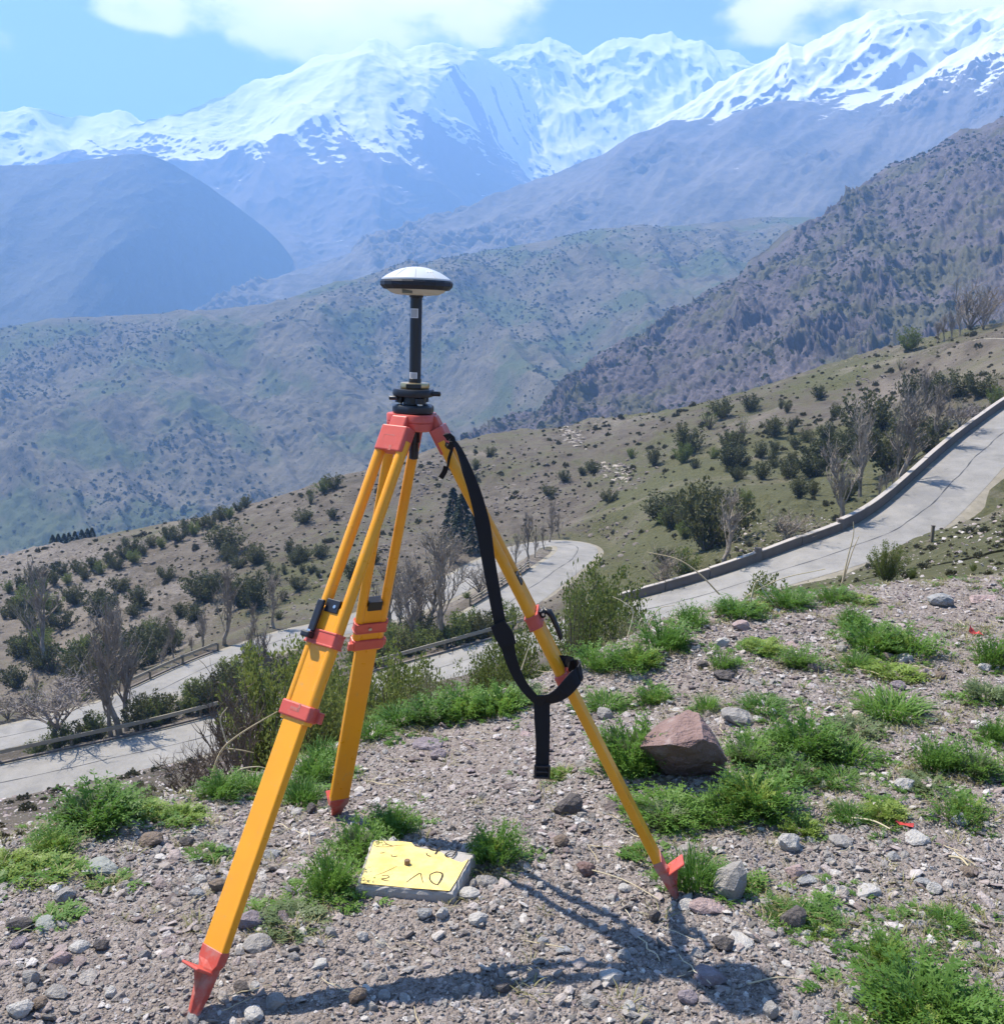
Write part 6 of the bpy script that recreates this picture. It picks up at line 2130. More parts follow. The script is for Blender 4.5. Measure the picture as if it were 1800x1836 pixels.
def weed(px, py, w, h, kind, label, group=G_WD):
    p = hit(px, min(py, 1836), 1.2, 14)
    if p is None: return
    if py > 1836: p.y -= .04
    d = math.hypot(p.x, p.y)
    e = -ray(px, py)[1]
    dist = math.hypot(d, p.z - CAMZ)
    W_ = w / F * dist * .88
    SPRIG.append((p.x, p.y + W_ * .22, W_))
    # seen from above the clump's ground depth already fills part of its picture height
    H_ = max((h - .32 * w * math.sin(math.atan(e))) / F * dist * .92, W_ * .24) / .42
    root = empty('weed_clump', (p.x, p.y + W_ * .22, p.z - .008), 0)
    root.rotation_euler = (0, 0, rng.uniform(0, 6.28))
    n = 2 if kind == 'leafy' and w > 120 else 1
    props(root, label, 'weed', group)
    ms = WEED[kind]
    for i in range(n):
        me = ms[rng.integers(len(ms))]
        link_mesh('leaves', me, root, (0, 0, 0) if i == 0 else (rng.normal(0, .06) * W_, rng.normal(0, .06) * W_, 0), (0, 0, rng.uniform(0, 6)), (W_ * 1.05, W_ * 1.05, H_ * (1 if i == 0 else .8)))
    if kind == 'leafy':        # paler stems and blades growing through
        ac = WEED[('grass', 'yellow', 'grey')[rng.integers(3)]]
        link_mesh('stalks', ac[rng.integers(len(ac))], root, (rng.normal(0, .12) * W_, rng.normal(0, .12) * W_, 0), (0, 0, rng.uniform(0, 6)), (W_ * .62, W_ * .62, H_ * rng.uniform(.75, 1.05)))
    return root


for w_ in WEEDS: weed(*w_)

# short olive grass between the stones, lower right and along the rim
gb = [weed_shape(880 + i, M_DRYG, 16, 0, .6, .035, blade=True, name='grass_tuft') for i in range(3)]
gg = [weed_shape(890 + i, M_WEED, 9, 4, .5, .09, name='sprig') for i in range(3)]


def d_olive(x, y, t, r):
    px_ = np.tan(t) * 1800 + 900
    b = fbm(x / .3, y / .3, 3, 151)
    w = sstep(.75, 1.0, x) * (1 - sstep(2.5, 2.9, y)) + .55 * sstep(.5, 1.6, x) * sstep(2.8, 3.6, y) + .4 * sstep(.86, .98, r / rim_at(t)) + .10
    return np.clip(w * (.55 + 1.3 * b), 0, 1)


for (nm, n, pr, s0, s1, lab, catg) in (('olive_grass', 7500, gb, .03, .075, 'short dry olive grass growing between the stones', 'grass'), ('seedlings', 2600, gg, .02, .06, 'tiny green seedlings sprouting between the stones', 'ground cover')):
    t, r = knoll_points(n, 1.6, 7.4, 38, 1.8)
    x, y = r * np.sin(t), r * np.cos(t)
    k = rng.uniform(size=len(x)) < d_olive(x, y, t, r)
    x, y = x[k], y[k]; m = len(x)
    s = rng.uniform(s0, s1, m)
    o = scatter(nm, np.column_stack([x, y, quick(x, y)[0]]), np.column_stack([np.zeros((m, 2)), rng.uniform(0, 6, m)]), np.column_stack([s * 1.6, s * 1.6, s]), rng.integers(0, 3, m), pr)
    props(o, lab, catg)

# ragged margins: small sprigs straying out of every clump
SP = np.array(SPRIG)
k = np.repeat(np.arange(len(SP)), 12)
aa = rng.uniform(0, 6.283, len(k)); rr = SP[k, 2] * rng.uniform(.30, .78, len(k))
x = SP[k, 0] + np.cos(aa) * rr; y = SP[k, 1] + np.sin(aa) * rr * .9
m = len(x)
s = rng.uniform(.025, .075, m)
ok = (np.hypot(x - PLATE[0], y - PLATE[1]) > PLATE[2] + .02) & (np.hypot(x, y) > 1.5)
x, y, s = x[ok], y[ok], s[ok]; m = len(x)
o = scatter('weed_sprigs', np.column_stack([x, y, quick(x, y)[0]]), np.column_stack([np.zeros((m, 2)), rng.uniform(0, 6, m)]), np.column_stack([s * 1.8, s * 1.8, s]), rng.integers(0, 6, m), gg + gb)
props(o, 'small ragged sprigs at the margins of the weed clumps', 'ground cover')

# dry stones and tufts on the bank falling away below the left rim
t, r = knoll_points(1, 1, 2)
PXb = np.column_stack([rng.uniform(-700, 520, 11000), rng.uniform(1360, 1640, 11000)])
Hb = hits(PXb, 3.0, 60, 260); Hb = Hb[~np.isnan(Hb[:, 0])]
tb = np.arctan2(Hb[:, 0], Hb[:, 1]); rb = np.hypot(Hb[:, 0], Hb[:, 1])
db = quick(Hb[:, 0], Hb[:, 1])[1]
k = (rb > rim_at(tb) * 1.02) & (db > 4.2)
Hb = Hb[k]; rb = rb[k]; m = len(Hb)
s = (3 + 12 * rng.uniform(size=m) ** 3) / F * rb
o = scatter('bank_stones', Hb, np.column_stack([rng.normal(0, .4, (m, 2)), rng.uniform(0, 6, m)]), np.column_stack([s * 1.3, s, s]), rng.integers(0, 6, m), chip)
props(o, 'loose stones on the grey bank falling to the road', 'stones')
k = rng.uniform(size=m) < .10
o = scatter('bank_tufts', Hb[k], np.column_stack([np.zeros((k.sum(), 2)), rng.uniform(0, 6, k.sum())]), np.column_stack([s[k] * 2.2, s[k] * 2.2, s[k] * 1.3]), rng.integers(0, 4, k.sum()), cush)
props(o, 'dry grey tufts on the bank falling to the road', 'ground cover')
# same on the near bank at the right
PXb = np.column_stack([rng.uniform(1320, 1860, 2000), rng.uniform(860, 1075, 2000)])
Hb = hits(PXb, 4.0, 100, 260); Hb = Hb[~np.isnan(Hb[:, 0])]
tb = np.arctan2(Hb[:, 0], Hb[:, 1]); rb = np.hypot(Hb[:, 0], Hb[:, 1])
db = quick(Hb[:, 0], Hb[:, 1])[1]
k = (rb > rim_at(tb) * 1.05) & (db > 4.4) & (rb < 85)
Hb = Hb[k]; rb = rb[k]; m = len(Hb)
s = (3 + 9 * rng.uniform(size=m) ** 3) / F * rb
o = scatter('bank_stones', Hb, np.column_stack([rng.normal(0, .4, (m, 2)), rng.uniform(0, 6, m)]), np.column_stack([s * 1.3, s, s]), rng.integers(0, 6, m), chip)
props(o, 'loose stones on the grassy bank at the right', 'stones')
k = rng.uniform(size=m) < .16
o = scatter('bank_tufts', Hb[k], np.column_stack([np.zeros((k.sum(), 2)), rng.uniform(0, 6, k.sum())]), np.column_stack([s[k] * 2, s[k] * 2, s[k] * 1.2]), rng.integers(0, 4, k.sum()), cush)
props(o, 'low tufts on the grassy bank at the right', 'ground cover')

# ------------------------------------------------------------------ the survey mark: a painted concrete plate with a steel bolt
M_CONC = Mat('old_concrete', .95, .15)
_n = M_CONC.noise(30, 5, .7)
M_CONC.color(M_CONC.mix(_n, (.27, .25, .23), (.46, .44, .41)))
M_CONC.bump(_n, .6, .01)
M_YEL = Mat('worn_yellow_paint', .8, .25)
_n = M_YEL.noise(18, 6, .65)
_c = M_YEL.mix(M_YEL.rng(_n, .35, .7), (.68, .50, .15), (.80, .63, .27))
M_YEL.color(M_YEL.mix(M_YEL.rng(M_YEL.noise(60, 4, .7), .66, .72), _c, (.40, .37, .28)))
M_YEL.color(M_YEL.mix(M_YEL.math('MULTIPLY', M_YEL.rng(M_YEL.noise(9, 5, .7), .52, .72), .5), M_YEL.mix(M_YEL.rng(M_YEL.noise(60, 4, .7), .62, .70), _c, (.40, .37, .28)), (.42, .35, .22)))
M_YEL.bump(_n, .25, .01)
M_INK = Mat('black_marker', .8, .2).color((.03, .028, .025)).m
M_BOLT = Mat('rusty_bolt', .7, .4)
M_BOLT.color(M_BOLT.mix(M_BOLT.noise(90, 3), (.14, .08, .045), (.24, .16, .10)))
PZ = .045
cor = [on_plane(a, b, PZ) for a, b in ((641, 1586), (812, 1601), (850, 1531), (668, 1506))]
pc = sum(cor, Vector()) / 4
pr = empty('survey_mark', (pc.x, pc.y, 0))
props(pr, 'yellow painted concrete survey plate with black handwriting and a bolt under the tripod', 'survey mark')


def edge_pts(C, n, jit):
    out = []
    for i in range(4):
        a, b = C[i], C[(i + 1) % 4]
        for k in range(n):
            q = a.lerp(b, k / n)
            out.append(q + Vector((rng.normal(0, jit), rng.normal(0, jit), 0)))
    return out


inset = lambda C, f: [q + (pc - q) * f for q in C]
ring = [edge_pts(inset(cor, f), 14, j) for f, j in ((-.035, .0015), (-.03, .0015), (.0, .0015), (.012, .002), (.035, .002))]
zs = [-.12, PZ - .012, PZ - .003, PZ, PZ - .003]
V = []; F_ = []
n = len(ring[0])
for R_, z in zip(ring, zs):
    V += [(q.x - pc.x, q.y - pc.y, z + rng.normal(0, .0008)) for q in R_]
for k in range(len(ring) - 1):
    for i in range(n): F_.append((k * n + i, k * n + (i + 1) % n, (k + 1) * n + (i + 1) % n, (k + 1) * n + i))
F_.append(tuple((len(ring) - 1) * n + i for i in range(n)))
mesh_obj('concrete_plate', V, F_, M_CONC.m, pr)
# paint skin: covers the top except the bare corner at the far right
on = lambda a, b, dz=0: on_plane(a, b, PZ + dz) - Vector((pc.x, pc.y, 0))
outline = [(646, 1584), (690, 1588), (740, 1593), (780, 1596), (806, 1598), (818, 1580), (830, 1558), (840, 1541), (828, 1547), (815, 1543), (802, 1536), (790, 1528), (775, 1524), (758, 1522), (744, 1518), (738, 1511), (720, 1509), (690, 1508), (671, 1508), (660, 1540), (652, 1564)]
top = [on(a, b, .0012) for a, b in outline]; bot = [on(a, b, -.004) for a, b in outline]
m_ = len(outline)
mesh_obj('yellow_paint', [tuple(q) for q in top + bot], [tuple(range(m_))] + [(i, m_ + i, m_ + (i + 1) % m_, (i + 1) % m_) for i in range(m_)], M_YEL.m, pr)


def stroke(pts, w):
    P = [on(500 + a / 4, 1400 + b / 4, .0022) for a, b in pts]
    P = spline(P, .004) if len(P) > 2 else [P[0].lerp(P[1], i / 8) for i in range(9)]
    V, F_ = [], []
    for i, p in enumerate(P):
        a = P[max(i - 1, 0)]; b = P[min(i + 1, len(P) - 1)]
        d = (b - a).normalized(); s = Vector((-d.y, d.x, 0)) * w * (.45 + .4 * math.sin(3.1 * i / len(P)) + .08 * math.sin(i * 1.7))
        V += [tuple(p + s), tuple(p - s)]
    for i in range(len(P) - 1): F_.append((2 * i, 2 * i + 1, 2 * i + 3, 2 * i + 2))
    return V, F_


LET = [([(738, 682), (775, 678), (790, 690), (770, 700), (735, 705), (765, 716), (788, 718)], .0016),                     # S
       ([(915, 728), (960, 695), (1012, 664), (1022, 690), (1033, 732)], .0016),                                       # V upside down
       ([(1085, 672), (1130, 655), (1172, 668), (1165, 705), (1138, 748)], .0030), ([(1085, 672), (1082, 705), (1105, 735), (1140, 748)], .0024),  # D
       ([(1068, 470), (1090, 492), (1115, 502)], .0040), ([(1160, 478), (1140, 500), (1122, 528)], .0040), ([(1115, 502), (1140, 497)], .003),     # Y
       ([(1270, 490), (1268, 515), (1240, 550)], .0032), ([(1262, 515), (1225, 512), (1195, 530), (1210, 548), (1240, 542)], .0032),              # P
       ([(1058, 518), (1065, 535), (1090, 543)], .0022), ([(805, 528), (815, 545), (850, 540)], .0016), ([(725, 520), (760, 515)], .0014), ([(750, 430), (775, 455), (820, 470)], .0014),
       ([(690, 470), (760, 475), (840, 465), (910, 460)], .0009), ([(690, 680), (760, 655), (850, 612)], .0009)]
V, F_ = [], []
for pts, w in LET:
    v, f = stroke(pts, w)
    F_ += [tuple(len(V) + i for i in q) for q in f]; V += v
mesh_obj('handwriting', V, F_, M_INK, pr)
bq = on_plane(730, 1551, PZ) - Vector((pc.x, pc.y, 0))
b = MB(); b.tube(np.array([[bq.x, bq.y, PZ - .01], [bq.x, bq.y, PZ + .014], [bq.x, bq.y, PZ + .016], [bq.x, bq.y, PZ + .0161]]), np.array([.0085, .0085, .007, .0001]), 12)
link_mesh('bolt', b.mesh('bolt', [M_BOLT.m]), pr)
# ================================================================== the tripod and the instrument on it
M_YT = Mat('orange_yellow_enamel', .32, .5)
_n = M_YT.noise(7, 5, .6)
M_YT.color(M_YT.mix(M_YT.rng(_n, .4, .75), (.86, .36, .012), (.80, .315, .012)))
_s = M_YT.noise(60, 3, .8, vec=M_YT.mapping(M_YT.obj(), scale=(1, 1, .08)))
_c = M_YT.mix(M_YT.math('MULTIPLY', M_YT.rng(_s, .63, .72), .45), M_YT.mix(M_YT.rng(_n, .4, .75), (.86, .36, .012), (.80, .315, .012)), (.55, .30, .10))
_d = M_YT.math('MULTIPLY', M_YT.rng(M_YT.noise(38, 5, .75), .60, .74), .5)
M_YT.color(M_YT.mix(_d, _c, (.46, .33, .17)))
M_YT.L(M_YT.rng(M_YT.noise(25, 4), .3, .7, .26, .42), M_YT.b.inputs['Roughness'])
M_RP = Mat('coral_red_plastic', .42, .4)
_w = M_RP.math('MULTIPLY', M_RP.rng(M_RP.noise(45, 5, .75), .58, .72), .4)
M_RP.color(M_RP.mix(_w, M_RP.mix(M_RP.rng(M_RP.noise(14, 5, .65), .4, .7), (.60, .105, .075), (.52, .085, .06)), (.50, .24, .19)))
M_SHOE = Mat('worn_red_iron', .6, .35)
_n = M_SHOE.noise(22, 6, .7)
M_SHOE.color(M_SHOE.mix(M_SHOE.rng(_n, .42, .64), (.50, .085, .06), (.42, .22, .18)))
M_BK = Mat('black_plastic', .38, .5).color((.012, .013, .018)).m
M_MT = Mat('bright_steel', .3, .5); M_MT.b.inputs['Metallic'].default_value = 1.0; M_MT.color((.62, .60, .57)); M_MT = M_MT.m
M_BR = Mat('brass', .35, .5); M_BR.b.inputs['Metallic'].default_value = 1.0; M_BR.color((.62, .45, .22)); M_BR = M_BR.m


def bevel(o, w=.003, seg=2):
    b = o.modifiers.new('bevel', 'BEVEL'); b.width = w; b.segments = seg; b.limit_method = 'ANGLE'; b.angle_limit = math.radians(35)
    return o


def smooth_mesh(o):
    o.data.polygons.foreach_set('use_smooth', np.ones(len(o.data.polygons), bool))
    try: o.data.set_sharp_from_angle(angle=math.radians(40))
    except Exception: pass
    return o


bolt = on_plane(730, 1545, PZ)
AX = Vector((bolt.x, bolt.y, 0))
tri = empty('survey_tripod', tuple(AX))
props(tri, 'orange yellow surveying tripod with coral red fittings standing over the yellow plate', 'tripod')
FEET = {'front': on_plane(345, 1822, 0.0), 'right': on_plane(1212, 1607, 0.0), 'rear': on_plane(602, 1464, -.17)}
SPEC = {'front': dict(cap=.505, c1=.587, c2=.776, shoe=1.355), 'right': dict(cap=.475, c1=.593, c2=.779, shoe=1.385), 'rear': dict(cap=.645, c1=.730, c2=.802, shoe=1.545)}
LEGF = {}


def leg_frame(foot):
    rad = Vector((foot.x - AX.x, foot.y - AX.y, 0)); rad.normalize()
    t = Vector((-rad.y, rad.x, 0))
    H = AX + rad * .058 + Vector((0, 0, 1.322))
    d = foot - H; L = d.length; d.normalize()
    n = d.cross(t)
    if n.dot(rad) < 0: n = -n
    M = Matrix((t, n, d)).transposed().to_4x4()      # local x = across, y = outward, z = down the leg
    M.translation = H - AX
    return M, L


def prism(name, sect, z0, z1, mat, parent, M, taper=1.0, bev=.002):
    """Extrude a cross-section (x across, y outward) along the leg from z0 to z1."""
    k = len(sect)
    V = [(x, y, z0) for x, y in sect] + [(x * taper, y * taper, z1) for x, y in sect]
    F_ = [tuple(range(k - 1, -1, -1)), tuple(range(k, 2 * k))] + [(i, (i + 1) % k, k + (i + 1) % k, k + i) for i in range(k)]
    o = mesh_obj(name, V, F_, mat, parent)
    if M is not None: o.matrix_local = M
    import bmesh as _b
    q = _b.new(); q.from_mesh(o.data); _b.ops.recalc_face_normals(q, faces=q.faces); q.to_mesh(o.data); q.free()
    if bev: bevel(o, bev)
    return o


def rect(x0, x1, y0, y1): return [(x0, y0), (x1, y0), (x1, y1), (x0, y1)]


I4 = Matrix.Identity(4)
for nm, ft in FEET.items():
    M, L = leg_frame(ft)
    LEGF[nm] = (M, L)
    sp = SPEC[nm]
    # the sliding plank is the leg; everything bolted to it hangs from it
    leg = prism('leg', [(-.034, -.0118), (.034, -.0118), (.034, .0118), (-.034, .0118)], sp['cap'], sp['shoe'] + .004, M_YT.m, tri, M, bev=.0035)
    lab = {'front': 'front left leg, nearest the camera', 'right': 'right leg with the strap wound round it', 'rear': 'rear leg, furthest from the camera'}[nm]
    leg['label'] = lab
    # chamfered end of the plank just above the shoe
    # two round rods of the upper section, slotted for the plank
    for sx in (-1, 1):
        r_ = .0146; cx = sx * .0362
        b = MB(); zz = np.array([.045, .05, sp['c2'] + .018, sp['c2'] + .024])
        b.tube(np.column_stack([np.full(4, cx), np.full(4, 0.0), zz]), np.array([r_, r_, r_, r_ * .9]), 18)
        o = link_mesh('rod', b.mesh('rod', [M_YT.m], True), leg)
        end = prism('rod_end', [(cx + r_ * .9 * math.cos(a), r_ * .9 * math.sin(a)) for a in np.linspace(0, 6.283, 18, endpoint=False)], sp['c2'] + .0235, sp['c2'] + .0245, M_YT.m, leg, None, bev=0)
    # hinge block
    hb = prism('hinge_block', [(-.047, -.013), (-.043, -.018), (.043, -.018), (.047, -.013), (.047, .013), (.040, .0195), (-.040, .0195), (-.047, .013)], .008, .078, M_RP.m, leg, None, bev=.004)
    # moulded panel outline and drain notch on the outer face
    for (x0, x1, z0, z1) in ((-.024, -.0225, .036, .054), (-.0225, .012, .036, .0375)):
        prism('moulded_line', rect(x0, x1, .0192, .0199), z0, z1, M_SHOE.m, leg, None, bev=0)
    prism('notch', rect(.006, .014, .0165, .01985), .064, .0786, M_SHOE.m, leg, None, bev=0)
    prism('lug', rect(-.026, .026, -.012, .014), -.022, .012, M_RP.m, leg, None, bev=.004)
    # end cap of the plank with its screw
    prism('end_cap', rect(-.0225, .0225, -.0155, .0155), sp['cap'] - .018, sp['cap'] + .016, M_BK, leg, None, bev=.002)
    prism('screw', [(.010 + .0045 * math.cos(a), sp['cap'] + .0045 * math.sin(a)) for a in np.linspace(0, 6.283, 12, endpoint=False)], 0, .0025, M_MT, leg, None, bev=0).matrix_local = Matrix(((1, 0, 0, 0), (0, 0, 1, .0150), (0, 1, 0, 0), (0, 0, 0, 1)))
    # upper and lower clamps
    sec = [(-.053, -.010), (-.047, -.0185), (.047, -.0185), (.053, -.010), (.053, .010), (.047, .0185), (-.047, .0185), (-.053, .010)]
    up = prism('upper_clamp', sec, sp['c1'] - .019, sp['c1'] + .019, M_RP.m, leg, None, bev=.003)
    for q in (-.0165, .0165): prism('clamp_rib', [(x * 1.03, y * 1.08) for x, y in sec], sp['c1'] + q - .0025, sp['c1'] + q + .0025, M_RP.m, leg, None, bev=.001)
    lo = prism('lower_clamp', [(x * 1.02, y * 1.06) for x, y in sec], sp['c2'] - .022, sp['c2'] + .016, M_RP.m, leg, None, bev=.004)
    prism('clamp_slot', rect(-.014, .014, .0178, .0201), sp['c2'] - .010, sp['c2'] - .001, M_SHOE.m, leg, None, bev=0)
    prism('clamp_slot', rect(.010, .016, .0178, .0201), sp['c2'] - .0205, sp['c2'] - .001, M_SHOE.m, leg, None, bev=0)
    ear = prism('clamp_ear', rect(.050, .066, -.020, -.006), sp['c2'] - .016, sp['c2'] + .012, M_RP.m, leg, None, bev=.002)
    if nm == 'rear':
        b = MB(); th = np.linspace(0, 6.283, 14)
        prism('screw', [(.006 + .0055 * math.cos(a), sp['c1'] + .0055 * math.sin(a)) for a in np.linspace(0, 6.283, 12, endpoint=False)], 0, .003, M_MT, leg, None, bev=0).matrix_local = Matrix(((1, 0, 0, 0), (0, 0, 1, -.0225), (0, 1, 0, 0), (0, 0, 0, 1)))
        prism('chain_ring', rect(-.062, -.050, -.006, .012), sp['c2'] - .008, sp['c2'] + .016, M_RP.m, leg, None, bev=.003)
    # quick clamp lever
    if nm == 'front':
        lv = prism('lever', rect(-.040, -.019, .0205, .030), sp['c1'] - .092, sp['c1'] - .008, M_BK, leg, None, bev=.003)
        prism('lever_pivot', rect(-.046, -.018, .0200, .044), sp['c1'] - .006, sp['c1'] + .010, M_BK, leg, None, bev=.004)
        prism('lever_pin', rect(-.036, -.024, .0335, .0346), sp['c1'] - .0115, sp['c1'] - .0058, M_MT, leg, None, bev=0)
    else:
        b = MB()
        a0 = np.array([0, .024, sp['c1'] - .002])
        P = np.array([a0, a0 + [0, .012, -.006], a0 + [0, .020, .002], a0 + [0, .022, .018], a0 + [0, .021, .045], a0 + [0, .018, .078], a0 + [0, .014, .088]])
        b.tube(P, np.array([.010, .0105, .010, .008, .0075, .007, .004]), 10)
        lv = link_mesh('lever', b.mesh('lever', [M_BK], True), leg)
        prism('lever_pivot', rect(-.012, .012, .0195, .032), sp['c1'] - .013, sp['c1'] + .008, M_BK, leg, None, bev=.003)
        for sx in (-1, 1):
            prism('lever_pin', [(.028 + .004 * math.cos(a), sp['c1'] - .002 + .004 * math.sin(a)) for a in np.linspace(0, 6.283, 10, endpoint=False)], sx * .0122, sx * .0132, M_MT, leg, None, bev=0).matrix_local = Matrix(((0, 0, 1, 0), (1, 0, 0, 0), (0, 1, 0, 0), (0, 0, 0, 1)))
    # pointed iron shoe with a step
    s0 = sp['shoe']
    k = 7
    rows = [(s0 - .012, .0350, -.0135, .0135, .0140), (s0 + .016, .0335, -.0135, .0135, .0142), (s0 + .03, .0255, -.013, .013, .020), (L - .05, .0215, -.011, .006, .019), (L + .004, .0150, -.006, .002, .009), (L + .03, .003, -.002, .001, .002)]
    V = []; F_ = []
    for (z, hx, y0, y1, yr) in rows: V += [(-hx, y0, z), (hx, y0, z), (hx, y1, z), (0, yr, z), (-hx, y1, z)]
    for i in range(len(rows) - 1):
        for j in range(5): F_.append((i * 5 + j, i * 5 + (j + 1) % 5, (i + 1) * 5 + (j + 1) % 5, (i + 1) * 5 + j))
    F_ += [(4, 3, 2, 1, 0), tuple((len(rows) - 1) * 5 + j for j in range(5))]
    # gusset under the step
    g = len(V)
    gz0, gz1 = s0 + .036, s0 + .100
    V += [(-.003, .010, gz0), (.003, .010, gz0), (.003, .046, gz0), (-.003, .046, gz0), (-.003, .008, gz1), (.003, .008, gz1), (.003, .012, gz1), (-.003, .012, gz1)]
    F_ += [(g, g + 1, g + 2, g + 3), (g + 4, g + 7, g + 6, g + 5)] + [(g + j, g + 4 + j, g + 4 + (j + 1) % 4, g + (j + 1) % 4) for j in range(4)]
    sh = mesh_obj('shoe', V, F_, M_SHOE.m, leg); bevel(sh, .002, 1)
    V, F_ = box_vf((0, 0, 0), (.056, .058, .0065))
    st = mesh_obj('foot_step', V, F_, M_RP.m, leg)
    st.matrix_local = Matrix.Translation((0, .038, s0 + .033)) @ Matrix.Rotation(math.radians(-14), 4, 'X')
    bevel(st, .002, 1)


def lathe(name, prof, mat, parent, k=40, z0=0.0, smooth=True):
    V = []; F_ = []
    m = len(prof)
    for (r, z) in prof:
        for a in range(k):
            th = 2 * math.pi * a / k
            V.append((r * math.cos(th), r * math.sin(th), z + z0))
    for i in range(m - 1):
        for a in range(k): F_.append((i * k + a, i * k + (a + 1) % k, (i + 1) * k + (a + 1) % k, (i + 1) * k + a))
    F_.append(tuple(range(k - 1, -1, -1))); F_.append(tuple((m - 1) * k + a for a in range(k)))
    o = mesh_obj(name, V, F_, mat, parent)
    return smooth_mesh(o) if smooth else o


def tri_lathe(name, prof, mat, parent, lobe=.12, ang=0.0, k=60):
    """Rounded-triangle body: three lobes pointing to the legs."""
    V = []; F_ = []; m = len(prof)
    for (r, z) in prof:
        for a in range(k):
            th = 2 * math.pi * a / k
            rr = r * (1 + lobe * math.cos(3 * (th - ang)))
            V.append((rr * math.cos(th), rr * math.sin(th), z))
    for i in range(m - 1):
        for a in range(k): F_.append((i * k + a, i * k + (a + 1) % k, (i + 1) * k + (a + 1) % k, (i + 1) * k + a))
    F_.append(tuple(range(k - 1, -1, -1))); F_.append(tuple((m - 1) * k + a for a in range(k)))
    return smooth_mesh(mesh_obj(name, V, F_, mat, parent))


a0 = math.radians(-4)
head = tri_lathe('head', [(.058, 1.306), (.0635, 1.309), (.0645, 1.327), (.0625, 1.3285), (.0645, 1.330), (.0645, 1.346), (.0625, 1.3495), (.03, 1.350)], M_RP.m, tri, .15, a0 + 1.047)
lathe('clamp_screw', [(.006, 1.225), (.0125, 1.228), (.0125, 1.27), (.016, 1.272), (.016, 1.306)], M_BK, tri, 24)

# tribrach screwed on the head
tb = empty('tribrach', (AX.x, AX.y, 1.350))
props(tb, 'black three screw levelling base with a brass ring on the red tripod head', 'tribrach')
tri_lathe('base_plate', [(.046, .0005), (.0535, .002), (.055, .010), (.0545, .018), (.050, .0225), (.02, .023)], M_BK, tb, .08, a0 + 1.047)
for i in range(3):
    th = a0 + i * 2.0944 + 1.047
    c = (.040 * math.cos(th), .040 * math.sin(th))
    o = lathe('levelling_screw', [(.006, .0), (.006, .004), (.0125, .006), (.0125, .019), (.009, .021), (.006, .024)], M_BK, tb, 20)
    o.location = (c[0], c[1], .0225)
    o = lathe('screw_collar', [(.0075, 0), (.0075, .004)], M_MT, tb, 16); o.location = (c[0], c[1], .0235)
tri_lathe('top_plate', [(.046, .044), (.0525, .0455), (.0545, .050), (.0545, .061), (.052, .0645), (.03, .0655)], M_BK, tb, .08, a0 + 1.047)
lathe('plate_core', [(.026, .021), (.030, .024), (.030, .046)], M_BK, tb, 24)
lathe('lock_knob', [(.0065, 0), (.0065, .022), (.004, .024)], M_BK, tb, 16).matrix_local = Matrix.Translation((.046, -.014, .054)) @ Matrix.Rotation(math.radians(90), 4, 'Y') @ Matrix.Rotation(0, 4, 'Z')
lathe('lock_knob', [(.0055, 0), (.0055, .020), (.004, .022)], M_BK, tb, 16).matrix_local = Matrix.Translation((-.044, -.018, .040)) @ Matrix.Rotation(math.radians(-90), 4, 'Y')
lathe('brass_ring', [(.0375, .0657), (.0385, .067), (.0385, .078), (.0372, .0805), (.016, .081)], M_BR, tb, 40)
o = prism('lock_plate', rect(-.020, .020, -.0402, -.030), .0675, .079, M_BK, tb, None, bev=.001)

# antenna pole and the receiver on top
rc = empty('gnss_receiver', (AX.x, AX.y, 1.4312))
props(rc, 'white domed satellite receiver with black rim on a black pole above the tripod', 'receiver')
pole = lathe('pole', [(.0165, 0), (.0165, .010), (.0155, .011), (.0155, .220), (.0185, .222), (.0185, .2265)], M_BK, rc, 32)
M_STK = Mat('grey_sticker', .5, .3).color((.42, .42, .43)).m
M_STKE = Mat('white_sticker_edge', .5, .3).color((.74, .74, .76)).m


def pole_sticker(z0, z1):
    V = []; F_ = []
    th = np.linspace(math.radians(-150), math.radians(-64), 10)
    for r, z in ((.0156, z0), (.0158, z0), (.0158, z1), (.0156, z1)):
        V += [(r * math.cos(a), r * math.sin(a), z) for a in th]
    for k in range(3):
        F_ += [(k * 10 + i, k * 10 + i + 1, (k + 1) * 10 + i + 1, (k + 1) * 10 + i) for i in range(9)]
    o = mesh_obj('sticker', V, F_, M_STKE, pole)
    V = [(.0160 * math.cos(a), .0160 * math.sin(a), z) for z in (z0 + .0018, z1 - .0018) for a in th[1:-1]]
    mesh_obj('sticker_face', V, [(i, i + 1, 9 + i, 8 + i) for i in range(7)], M_STK, pole)


pole_sticker(.168, .192)
pole_sticker(.004 + .0, .027)
M_DOME = Mat('white_radome', .28, .5)
M_DOME.color((.56, .58, .585))
M_BASE = Mat('cream_plastic', .5, .35).color((.52, .49, .42)).m
M_RIM = Mat('dark_rubber_rim', .5, .4).color((.014, .018, .028)).m
zb = .226
k = 64
lathe('housing', [(.030, zb), (.056, zb + .002), (.070, zb + .008), (.078, zb + .0145)], M_BASE, rc, k)
lathe('bumper', [(.074, zb + .0135), (.086, zb + .0145), (.0945, zb + .024), (.0950, zb + .033), (.0925, zb + .0372), (.088, zb + .0372)], M_RIM, rc, 20, smooth=False)
lathe('dome_lip', [(.0900, zb + .0365), (.0912, zb + .0385), (.0905, zb + .0415), (.088, zb + .042)], M_DOME.m, rc, k)
prof = [(.0885 * q, zb + .0422 + .0305 * (1 - q ** 2.1)) for q in np.linspace(1, .02, 16)]
lathe('radome', prof, M_DOME.m, rc, k)
prism('battery_door', rect(-.030, -.004, -.0725, -.060), zb + .0035, zb + .0125, Mat('dark_olive_plastic', .5, .3).color((.16, .145, .10)).m, rc, None, bev=.001)
